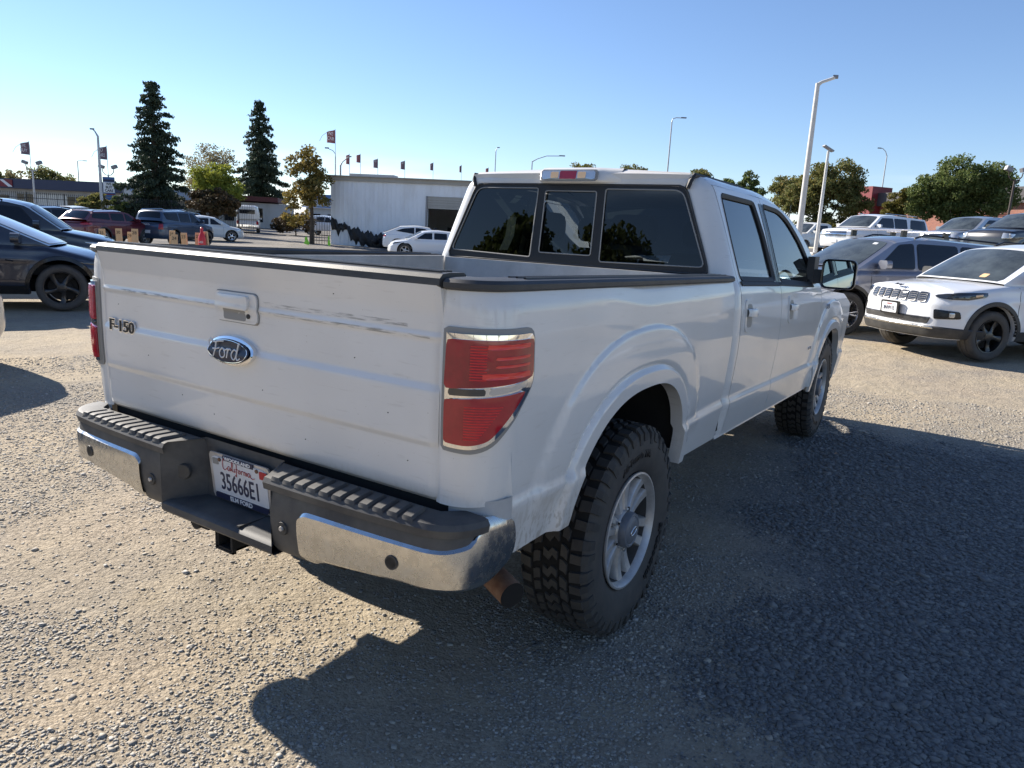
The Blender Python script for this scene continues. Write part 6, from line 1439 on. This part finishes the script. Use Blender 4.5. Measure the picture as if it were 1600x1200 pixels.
M['navyfascia'] = wallmat('navy_blue_fascia', (.020, .030, .075), stain=(.03, .04, .08), rough=.5)
M['greymetal'] = pm('grey_metal', (.25, .25, .26), .5, .5)
M['galv'] = pm('galvanised_steel', (.50, .51, .52), .5, .35, var=.2, vscale=3)
M['paleconc'] = pm('pale_painted_post', (.62, .61, .58), .6, var=.15)
M['darkpost'] = pm('dark_brown_post', (.05, .035, .03), .6)
M['iron'] = pm('black_iron', (.018, .018, .020), .5)
M['redpaint'] = pm('red_painted_wall', (.22, .025, .03), .6, var=.2)
M['darkband'] = pm('dark_grey_parapet', (.07, .065, .070), .7, var=.2)
def brickmat():
    m, t, p = newmat('red_brick'); p.inputs['Roughness'].default_value = .85
    c = t.nodes.new('ShaderNodeTexCoord'); s_ = t.nodes.new('ShaderNodeSeparateXYZ'); lnk(t, c.outputs['Object'], s_.inputs[0]); cb_ = t.nodes.new('ShaderNodeCombineXYZ'); lnk(t, s_.outputs[0], cb_.inputs[0]); lnk(t, s_.outputs[2], cb_.inputs[1])
    b = t.nodes.new('ShaderNodeTexBrick'); b.inputs['Scale'].default_value = 4; b.inputs['Color1'].default_value = (.30, .095, .055, 1); b.inputs['Color2'].default_value = (.20, .06, .04, 1); b.inputs['Mortar'].default_value = (.42, .36, .30, 1); b.inputs['Mortar Size'].default_value = .02; b.inputs['Brick Width'].default_value = .9; b.inputs['Row Height'].default_value = .3; lnk(t, cb_.outputs[0], b.inputs[0]); lnk(t, b.outputs[0], p.inputs['Base Color']); return m
M['brick'] = brickmat(); M['redroof'] = pm('dull_red_roof', (.13, .035, .03), .7, var=.3); M['bannerblue2'] = pm('faded_blue_roof', (.10, .16, .28), .5)
def building(name, label, pxa, pxb, D1, D2, cat='building'):
    """an empty at the foot of the wall between two seen points; local x along the wall, y away from the camera"""
    a = at(pxa[0], pxa[1], D1); b = at(pxb[0], pxb[1], D2); ang = math.atan2(b.y-a.y, b.x-a.x); Lw = math.hypot(b.x-a.x, b.y-a.y)
    g = min(gz(a.x, a.y), gz(b.x, b.y)); t = thing(name, label, cat, (a.x, a.y, g), ang); return t, Lw, a.z-g, b.z-g
# metal shed
t, Lw, h1, h2 = building('metal_shed', 'weathered white sheet metal shed with an open roll-up door', (517, 275), (752, 281), 50, 48.5)
Hs = h1; Lw += 5; dx0 = Lw*.0
sc1 = (Lw-5)/(752-517); X = lambda px: (px-517)*sc1*1.0
door0, door1, doorh = X(671), X(671)+5.2, Hs-1.05
mb = MB(); mb.box((door0/2, .10, Hs/2), (door0, .2, Hs)); mb.box(((door1+Lw)/2, .10, Hs/2), (Lw-door1, .2, Hs)); mb.box(((door0+door1)/2, .10, (doorh+Hs)/2), (door1-door0, .2, Hs-doorh))
mb.box((.1, 6, Hs/2), (.2, 11.8, Hs)); mb.box((Lw-.1, 6, Hs/2), (.2, 11.8, Hs)); mb.box((Lw/2, 11.9, Hs/2), (Lw, .2, Hs)); mb.out('wall', M['shed'], t, smooth=0)
mb = MB()
for k in range(int(Lw/.305)+1):
    x = .05+k*.305
    if door0-.05 < x < door1+.05: mb.box((x, -.012, (doorh+Hs)/2), (.035, .03, Hs-doorh))
    else: mb.box((x, -.012, Hs/2+.05), (.035, .03, Hs-.1))
o = mb.out('wall_rib', M['shed'], t, smooth=0); o['kind'] = 'stuff'
mb = MB(); mb.grid([[(x, y, Hs+.02+.35*(1-abs(y-6)/6)) for y in (-.35, 6, 12.3)] for x in (-.3, Lw+.3)], flip=True); mb.out('roof_sheet', M['shedtrim'], t)
MB().box((Lw/2, -.10, Hs-.10), (Lw+.5, .12, .34)).out('fascia', M['shedtrim'], t)
MB().box((door0-.06, -.06, doorh/2), (.10, .10, doorh)).out('door_frame', M['greymetal'], t); MB().box((door1+.06, -.06, doorh/2), (.10, .10, doorh)).out('door_frame', M['greymetal'], t)
mb = MB()
for k in range(5): mb.box(((door0+door1)/2, -.03-.01*(k % 2), doorh-.09-.16*k), (door1-door0, .05, .15))
mb.out('roll_up_door', M['shedtrim'], t, smooth=0)
MB().box((Lw/2, 6, .02), (Lw-.4, 11.5, .04)).out('floor_slab', M['greymetal'], t)
mb = MB(); mb.box((door0+3.2, 8, 1.0), (2.2, 1.0, 2.0)); mb.box((door0+.8, 5, .8), (1.0, .8, 1.6)); mb.out('workshop_bench', M['under'], t)
mb = MB().tube([(Lw*.82, 3, Hs+.3), (Lw*.82, 3, Hs+.75), (Lw*.82, 3, Hs+.80)], [.45, .45, .2], 16); mb.out('roof_vent', M['galv'], t)
MB().box((X(570), 2, Hs+.25), (3.2, 1, .16)).out('skylight', M['galv'], t)
M['tarp'] = pm('torn_black_plastic', (.012, .012, .013), .55, bump=.6, bscale=6, bd=.08)
shed_t = t
# torn black sheeting hanging at the foot of the wall
r_ = np.random.default_rng(77); mb = MB(); xs_ = np.linspace(.05, X(612), 60); P = []
for x in xs_:
    f = x/X(612); zt = 1.85-1.9*f+.9*f*f+.10*math.sin(f*31)+.07*math.sin(f*83)+.05*math.sin(f*140); zb_ = max(.02, zt-.62-.20*math.sin(f*19)-.5*float(sm(.3, .6, f))-.12*math.sin(f*61))
    P.append([(x, -.06-.10*q*(1-q)*4-.05*math.sin(9*x+5*q), zb_+(zt-zb_)*q) for q in np.linspace(0, 1, 6)])
mb.grid(np.array(P), flip=False); mb.out('torn_sheeting', M['tarp'], t)
def pile(label, loc, sx, sz, seed):
    r_ = np.random.default_rng(seed); mb = MB()
    for k in range(14):
        c = (r_.uniform(-sx, sx), r_.uniform(-.5, .5), r_.uniform(.15, sz)); a = r_.uniform(.25, .5); prof_ = [(-a, .02), (-a*.6, a*.8), (0, a), (a*.6, a*.75), (a, .02)]; mb.lathe(prof_, 9, 'z', c)
    o = mb.out('rubbish_pile', M['tarp'], None, 60); o.location = (loc[0], loc[1], gz(*loc)); tag(o, label, 'rubbish')
pile('heap of black bags against the metal shed wall behind the white crossover', xy(608, 385, 49), 1.3, .9, 5)
pile('heap of dark scrap in the shed doorway behind the white sedan', xy(668, 370, 48.2), .9, 1.3, 6)
# blue-roofed dealership
t, Lw, h1, h2 = building('dealership_building', 'low pale building with a navy blue fascia behind the iron fence', (-60, 276), (196, 290), 80, 76)
Hs = h1; sc1 = Lw/256; X = lambda px: (px+60)*sc1
MB().box((Lw/2, 5, (Hs-.9)/2), (Lw, 10, Hs-.9)).out('wall', M['stucco'], t, smooth=0)
MB().box((Lw/2, 4.6, Hs-.5), (Lw+1.2, 11.2, 1.0)).out('fascia', M['navyfascia'], t, smooth=0)
for a_, b_, z0, z1 in ((28, 39, 1.9, 2.5), (41, 56, .6, 2.5), (107, 118, .7, 2.4), (120, 131, .8, 2.4), (0, 14, .8, 2.3)): MB().box(((X(a_)+X(b_))/2, -.02, (z0+z1)/2), (X(b_)-X(a_), .06, z1-z0)).out('window', M['darkglass'], t)
for k in range(3): MB().box(((X(60+16*k)+X(75+16*k))/2, -.02, 1.45), (X(15)-X(0), .06, 2.1)).out('roller_door', M['offwhite'], t)
mb = MB(); fx = X(15); MB().box((X(25), -1.05, Hs-.5), (X(35)-X(15), .05, .75)).out('sign_panel', M['redpaint'], t)
mb = MB().add([(X(15)+.02, -1.09, Hs-.14), (X(15)+.5, -1.09, Hs-.13), (X(35)-.02, -1.09, Hs-.80), (X(35)-.02, -1.09, Hs-.87), (X(35)-.5, -1.09, Hs-.87)], [(0, 1, 2, 3, 4)]); mb.out('sign_stripe', M['letterw'], t)
mb = MB(); mb.add([(Lw+.4, -1, Hs), (Lw+2.0, -1, Hs-1.2), (Lw+2.0, 10, Hs-1.2), (Lw+.4, 10, Hs), (Lw+.4, -1, Hs-1.2), (Lw+.4, 10, Hs-1.2)], [(0, 1, 2, 3), (0, 4, 1), (3, 2, 5)]); mb.out('roof_end', M['galv'], t, smooth=0)
t, Lw, h1, h2 = building('side_building', 'pale building seen between and behind the redwoods, with a red roof edge', (196, 300), (452, 316), 84, 88)
MB().box((Lw/2, 4, (h1-.4)/2), (Lw, 8, h1-.4)).out('wall', M['stucco'], t, smooth=0)
MB().box((Lw*.75, 3.8, h1+.05), (Lw*.36, 9, .55)).out('roof', M['redroof'], t, smooth=0)
MB().box((Lw*.25, 3.8, h1-.1), (Lw*.5, 9, .4)).out('roof', M['shedtrim'], t, smooth=0)
for f in (.08, .14, .62, .70, .80): MB().box((Lw*f, -.02, 1.5), (1.1, .06, 1.6)).out('window', M['darkglass'], t)
t, Lw, h1, h2 = building('far_showroom', 'far white showroom with a blue sloping roof between the sycamore and the metal shed', (478, 312), (560, 318), 96, 94)
MB().box((Lw/2, 4, (h1-.3)/2), (Lw, 8, h1-.3)).out('wall', M['offwhite'], t, smooth=0)
MB().grid([[(x, -.5, h1-1.0), (x, 4, h1+.9), (x, 8.5, h1-1.0)] for x in (-.4, Lw+.4)], flip=True).out('roof', M['bannerblue2'], t, smooth=0)
for f in (.2, .5, .8): MB().box((Lw*f, -.03, 1.3), (1.2, .06, 1.5)).out('window', M['darkglass'], t)
# brick shop on the right
t, Lw, h1, h2 = building('brick_building', 'red brick shop with a dark parapet behind the trees on the right', (1342, 304), (1660, 300), 84, 62)
Hs = h1; sc1 = Lw/318; X = lambda px: (px-1342)*sc1
MB().box((Lw/2, 6, (Hs-1.4)/2), (Lw, 12, Hs-1.4)).out('wall', M['brick'], t, smooth=0)
MB().box((Lw/2, 5.6, Hs-.7), (Lw+.8, 12.4, 1.4)).out('parapet', M['darkband'], t, smooth=0)
for a_, b_ in ((1364, 1378), (1396, 1410), (1437, 1443), (1452, 1462), (1590, 1625)): MB().box(((X(a_)+X(b_))/2, -.03, 1.5), (X(b_)-X(a_), .08, 2.4)).out('window', M['darkglass'], t)
for k in range(7): MB().box((X(1572), -.25, Hs-1.45-.14*k), (X(1600)-X(1560), .06, .05)).out('louvre', M['greymetal'], t)
t2, Lw2, a2, b2 = building('red_shop_front', 'dark red tower block at the left end of the brick shop', (1338, 292), (1364, 293), 82, 80)
MB().box((Lw2/2, 1.5, a2/2), (Lw2, 3, a2)).out('wall', M['redpaint'], t2, smooth=0); MB().box((Lw2/2, -.04, a2*.42), (Lw2*.7, .06, .8)).out('sign_panel', M['plateblue'], t2)

# ------------------------------------------------------------------ fences and gate
def pickets(name, label, a, b, h, step, mat='iron', spear=True, r=.012):
    L = math.hypot(b[0]-a[0], b[1]-a[1]); t = thing(name, label, 'fence', (a[0], a[1], gz(*a)), math.atan2(b[1]-a[1], b[0]-a[0])); gb = gz(*b)-gz(*a)
    mb = MB(); n = int(L/step)
    for k in range(n+1):
        x = k*step; z = gb*x/L; mb.box((x, 0, z+h/2), (r*2, r*2, h))
        if spear: mb.add([(x-.03, 0, z+h), (x+.03, 0, z+h), (x, 0, z+h+.13)], [(0, 1, 2)])
    o = mb.out('picket', M[mat], t, smooth=0); o['kind'] = 'stuff'
    for zz in (.25, h-.35): MB().tube([(0, 0, zz), (L, 0, zz+gb)], .022, 4).out('rail', M[mat], t)
    for k in range(int(L/2.6)+1): MB().box((k*2.6, 0, h/2+.05+gb*k*2.6/L), (.07, .07, h+.1)).out('fence_post', M[mat], t)
    return t
pickets('iron_fence', 'black iron picket fence in front of the blue-roofed building', xy(-80, 320, 56), xy(398, 345, 63), 2.35, .14)
t = thing('screened_fence', 'dark screened fence behind the silver sedan', 'fence', (*xy(402, 343, 104), gz(*xy(402, 343, 104))), R(38))
MB().box((1.6, 0, 1.1), (3.8, .06, 2.2)).out('screen_panel', M['iron'], t)
pickets('iron_gate', 'black iron gate beside the sycamore at the corner of the metal shed', xy(487, 380, 50.5), xy(516, 382, 50), 1.9, .13, spear=False)
# ------------------------------------------------------------------ wooden stakes beyond the tailgate
M['wood'] = pm('pale_pine', (.62, .44, .26), .75, col2=(.48, .32, .17), vscale=10, stretch=(4, 4, .6))
def stake_mesh():
    mb = MB(); mb.box((0, 0, .5), (.17, .06, 1.0)); return mb.mesh('stake', M['wood'], 0)
SM = stake_mesh()
stk = [(160, 357.5, 22, '31', 'leftmost short wooden stake beyond the tailgate'), (187, 357, 22, '30', 'wooden stake second from the left, alone between two gaps'), (203, 362.5, 22.5, '29', 'shorter wooden stake touching a taller one at its right'), (210, 357.5, 21.5, '28', 'wooden stake leaning at the red car rear, right of the shorter one'), (267, 360, 23, '25', 'taller wooden stake of the pair below the slate blue SUV wheel'), (270, 366, 21.2, '24', 'shorter wooden stake of the pair below the slate blue SUV wheel'), (290, 364, 22, '23', 'wooden stake standing alone under the slate blue SUV doors'), (308, 363.5, 22, '22', 'wooden stake just left of the red marker bottle'), (324, 362, 22, '21', 'rightmost wooden stake, right of the red marker bottle')]
for px, py, D, s_, lab in stk:
    q = at(px, py, D); h = q.z-gz(q.x, q.y); t = thing('wooden_stake', lab, 'stake', (q.x, q.y, gz(q.x, q.y)), yaw*-1+0, 'numbered wooden stakes beyond the tailgate')
    t.rotation_euler = (R(rng.uniform(-3, 3)), R(rng.uniform(-3, 3)), -yaw*1.0+R(rng.uniform(-15, 15)))
    o = bpy.data.objects.new('post', SM); link(o, t); o.scale = (1, 1, h)
    text(s_, .13, .001, M['letterk'], 'stake_number', t, frame4((0, -.034, h-.12), (1, 0, 0), (0, 0, 1)))
q = at(315, 355, 21.8); g_ = gz(q.x, q.y); h = q.z-g_
M['redplastic'] = pm('red_plastic', (.55, .02, .03), .4)
t = thing('marker_bottle', 'red bottle-shaped marker with white lettering between two wooden stakes', 'marker', (q.x, q.y, g_), -yaw)
MB().lathe([(0, .09), (.02, .105), (h-.34, .105), (h-.24, .085), (h-.16, .045), (h-.02, .040), (h, .02), (h, 0)], 20, 'z').out('bottle', M['redplastic'], t)
text('1483', .10, .002, M['letterw'], 'marker_number', t, frame4((0, -.108, h-.44), (1, 0, 0), (0, 0, 1)), sx=.75)
M['lime'] = pm('lime_green_plastic', (.28, .70, .05), .5)
for px, py, lab, w_, hh in ((479, 368, 'lime green plastic marker on the ground left of the sycamore trunk', .20, .55), (514, 376, 'narrow lime green panel at the corner of the metal shed', .10, .70)):
    q = xy(px, py, 47.5); t = thing('lime_marker', lab, 'marker', (q[0], q[1], gz(*q)), -yaw)
    MB().add([(-w_, 0, .1), (w_*.6, 0, 0), (w_, .02, .15), (w_*.5, .0, hh*.55), (w_*.1, 0, hh), (-w_*.7, .02, hh*.85), (-w_*.5, 0, hh*.5), (-w_, .05, .1), (-w_*.2, .25, .2)], [(0, 1, 2, 3), (0, 3, 6), (3, 4, 5, 6), (0, 8, 1), (6, 8, 0)]).out('sheet', M['lime'], t)

# ------------------------------------------------------------------ lamp posts, flags, signs
def post(label, px, py, D, pyt, r=.08, mat='galv', arm=None, name='lamp_post', head=None, cat='lamp post', pxt=None):
    q = at(px, py, D); g_ = gz(q.x, q.y); a = q; d = ray(px, pyt)
    # height so that the vertical post ends at the given row
    lo, hi = 1.0, 30.0
    for _ in range(40):
        h = (lo+hi)/2; v = Vector((q.x, q.y, g_+h))-CP; yy = 600-FPX*(v.dot(up2)/v.dot(fw)); lo, hi = (h, hi) if yy > pyt else (lo, h)
    t = thing(name, label, cat, (q.x, q.y, g_), -yaw); MB().tube([(0, 0, 0), (0, 0, h)], [r, r*.62], 12).out('pole', M[mat], t)
    MB().box((0, 0, .05), (r*4, r*4, .10)).out('base_plate', M[mat], t)
    if arm:
        s = D/FPX; P = [(0, 0, h-.05)]+[(dx*s, 0, h-dy*s) for dx, dy in arm]; MB().tube(P, [r*.6]+[r*.42]*len(arm), 8).out('arm', M[mat], t)
        hx_, hz2 = P[-1][0], P[-1][2]; sg = 1 if hx_ > 0 else -1
        hd = MB(); L_ = (head or 7)*s; hd.grid([[(hx_+sg*L_*(k-.3), w*L_*.22, hz2+.02+v) for w, v in ((-1, 0), (-.7, .06), (.7, .06), (1, 0), (.6, -.05), (-.6, -.05), (-1, 0))] for k in (0, .5, 1)]); hd.out('lamp_head', M['greymetal'], t)
    return t, h, D/FPX
post('tall pale lamp post standing behind the pickup cab, tallest in view', 1250, 350, 24, 130, .11, 'paleconc', arm=[(6, -2), (14, -5), (24, -9)], head=7)
t, h, s = post('shorter pale post with a flat slanted lamp panel, right of the tallest post', 1280, 345, 37, 236, .10, 'paleconc'); MB().box((-.02, 0, h+.12), (.55, .34, .07), M=Matrix.Rotation(R(28), 3, 'Y')).out('lamp_head', M['greymetal'], t)
post('thin curved-arm street lamp between the two broad trees', 1373, 330, 85, 243, .09, 'galv', arm=[(-3, -6), (-8, -10), (-12, -10)], head=5)
post('street lamp with short right arm above the right part of the cab', 1040, 300, 75, 190, .10, 'galv', arm=[(1, -4), (6, -6), (16, -6)], head=8)
post('thin street lamp left above the shed roof end', 772, 300, 95, 236, .09, 'galv', arm=[(1, -3), (3, -5)], head=4)
post('street lamp with a long curved arm rising behind the cab roof', 829, 300, 80, 252, .10, 'galv', arm=[(8, -4), (22, -9), (44, -10)], head=9)
post('faint far street lamp above the blue-roofed building', 125, 310, 115, 252, .10, 'galv', arm=[(1, -1), (6, -2), (11, -1)], head=5)
post('tall grey utility post in front of the round shrub', 160, 330, 58, 212, .13, 'galv', arm=[(-4, -6), (-7, -9)], head=6, name='utility_post')
post('street lamp with left arm behind the left end of the shed', 524, 300, 66, 246, .08, 'galv', arm=[(0, -5), (-4, -10), (-12, -13)], head=6)
post('dark post with a short right arm above the left end of the shed', 532, 300, 64, 258, .11, 'greymetal', arm=[(3, -5), (10, -11), (14, -13)], head=4)
def floodpost(label, px, py, D, pyt, mat='paleconc', dx=9):
    t, h, s = post(label, px, py, D, pyt, .10, mat, name='floodlight_post', cat='light post')
    for sg in (1, -1):
        MB().tube([(0, 0, h-.05), (sg*dx*.5*s, 0, h-.02), (sg*dx*.9*s, 0, h+.2), (sg*dx*s, 0, h+.45)], .035, 6).out('arm', M[mat], t)
        MB().box((sg*(dx+1)*s, 0, h+.65), (.42, .30, .26), M=Matrix.Rotation(R(-20*sg), 3, 'Y')).out('floodlight', M['greymetal'], t)
    return t, h, s
M['flag'] = pm('faded_maroon_flag', (.20, .14, .165), .85, var=.15); M['flagred'] = pm('faded_red_flag', (.30, .12, .13), .85, var=.2)
def flag(t, x0, h, L, w, hh, txt, mat='flag', ribbon=True):
    """a flag flying to the left of its staff, hem slanted, with the staff"""
    MB().tube([(x0, 0, h-.1), (x0-.02, 0, h+L)], .022, 6).out('flag_staff', M['galv'], t)
    P = []
    for q in np.linspace(0, 1, 10):
        y = .12*math.sin(q*7)*q; P.append([(x0-w*q, y+.05*math.sin(3*v), h+L-(.05+.18*hh*q)-hh*(1-.22*q)*v) for v in np.linspace(0, 1, 6)])
    f = MB().grid(np.array(P)).out('flag_cloth', M[mat], t)
    if txt:
        for k, s_ in enumerate(txt):
            text(s_, hh*.36, .002, M['letterw'], 'flag_lettering', t, frame4((x0-w*.5, -.16, h+L-hh*(.36+.36*k)), (1, 0, -.12), (0, 0, 1)), sx=w/(hh*.30*max(3, len(s_))))
    if ribbon: MB().tube([(x0-w, .08, h+L-.3), (x0-w*1.5, .1, h+L-.55), (x0-w*1.8, .05, h+L-1.0)], .018, 4).out('torn_strip', M['flag'], t)
t, h, s = floodpost('pale post with twin floodlights and a flag, left of the two', 55, 320, 64, 266, dx=10); flag(t, -.1, h, top_h(49, 222, 64)-h, .85, 1.1, ['OIL', 'BUY'])
t, h, s = floodpost('post with twin floodlights and a flag above the hanging car sign', 172, 320, 62, 273, dx=9); flag(t, 0, h, top_h(170, 229, 62)-h, .75, 1.1, ['O', 'CARS'])
bt = thing('hanging_sign', 'blue and white hanging banner reading WE BUY CARS on the floodlight post', 'sign', (t.location.x, t.location.y-.02, t.location.z), -yaw)
bx = .10; zt_, zb2 = top_h(175, 277, 62), top_h(175, 309, 62); hh = zt_-zb2; M['bannerblue'] = pm('banner_blue', (.04, .12, .30), .6)
MB().box((bx, -.14, zb2+hh*.5), (1.0, .03, hh*.98)).out('banner', M['bannerblue'], bt); MB().box((bx, -.165, zb2+hh*.49), (.94, .02, hh*.50)).out('banner_field', M['letterw'], bt)
MB().box((bx, -.165, zb2+hh*.16), (.9, .02, hh*.05)).out('banner_stripe', M['redpaint'], bt); MB().box((bx, -.165, zb2+hh*.82), (.94, .02, hh*.10)).out('banner_stripe', M['plateblue'], bt)
for k, s_ in enumerate(('WE', 'BUY', 'CARS')): text(s_, hh*.17, .003, M['letterk'], 'banner_lettering', bt, frame4((bx, -.18, zb2+hh*(.65-.16*k)), (1, 0, 0), (0, 0, 1)), bold=.008)
MB().add([(bx-.4, -.14, zb2), (bx+.45, -.14, zb2), (bx+.05, -.14, zb2-hh*.2)], [(0, 2, 1)]).out('banner_tail', M['bannerblue'], bt)
t, h, s = floodpost('dark post with twin floodlights at the right edge', 1573, 350, 47, 281, 'darkpost', dx=11)
for i, (px, py, pyt, D, w, hh, tx, m_, lab) in enumerate(((524, 300, 204, 62, .75, 1.1, ['WE', 'CAR'], 'flagred', 'largest tattered maroon flag on its staff above the left end of the shed'), (546, 300, 241, 70, .38, .95, ['C'], 'flagred', 'narrow curled flag second from the left above the shed'), (563, 300, 241, 74, .45, .85, None, 'flagred', 'plain dark triangular flag third from the left above the shed'), (590, 300, 248, 76, .5, .95, ['W'], 'flag', 'flag fourth from the left, left of the shed skylight middle'), (632, 300, 251, 80, .5, .95, ['W'], 'flag', 'flag above the middle of the shed'), (676, 300, 254, 86, .4, .9, ['C'], 'flag', 'flag above the shed door'), (720, 300, 258, 92, .3, .9, None, 'flag', 'narrow flag beside the round roof vent'), (762, 300, 262, 96, .4, .8, None, 'flagred', 'small flag above the right end of the shed roof'))):
    q = at(px, py, D); g_ = gz(q.x, q.y); H = top_h(px, pyt, D); t = thing('flag_pole', lab, 'flag', (q.x, q.y, g_), -yaw, 'flags in a row behind the metal shed'); MB().tube([(0, 0, 0), (0, 0, H-2.2)], [.07, .05], 8).out('pole', M['galv'], t); flag(t, 0, H-2.3, 2.3, w, hh, tx, m_, ribbon=i == 0)
# kerb of the raised lot, a low orange-brown bank
mb = MB(); P = []
for x in np.linspace(-14, 14, 40): P.append([(x, 16.8+.3*math.sin(x), gz(x, 16.8)-.05), (x, 17.0, gz(x, 17)+.14), (x, 17.25, gz(x, 17.25)+.15), (x, 17.4, gz(x, 17.4)-.02)])
mb.grid(np.array(P), flip=True); o = mb.out('kerb', M['paleconc']); o['kind'] = 'structure'
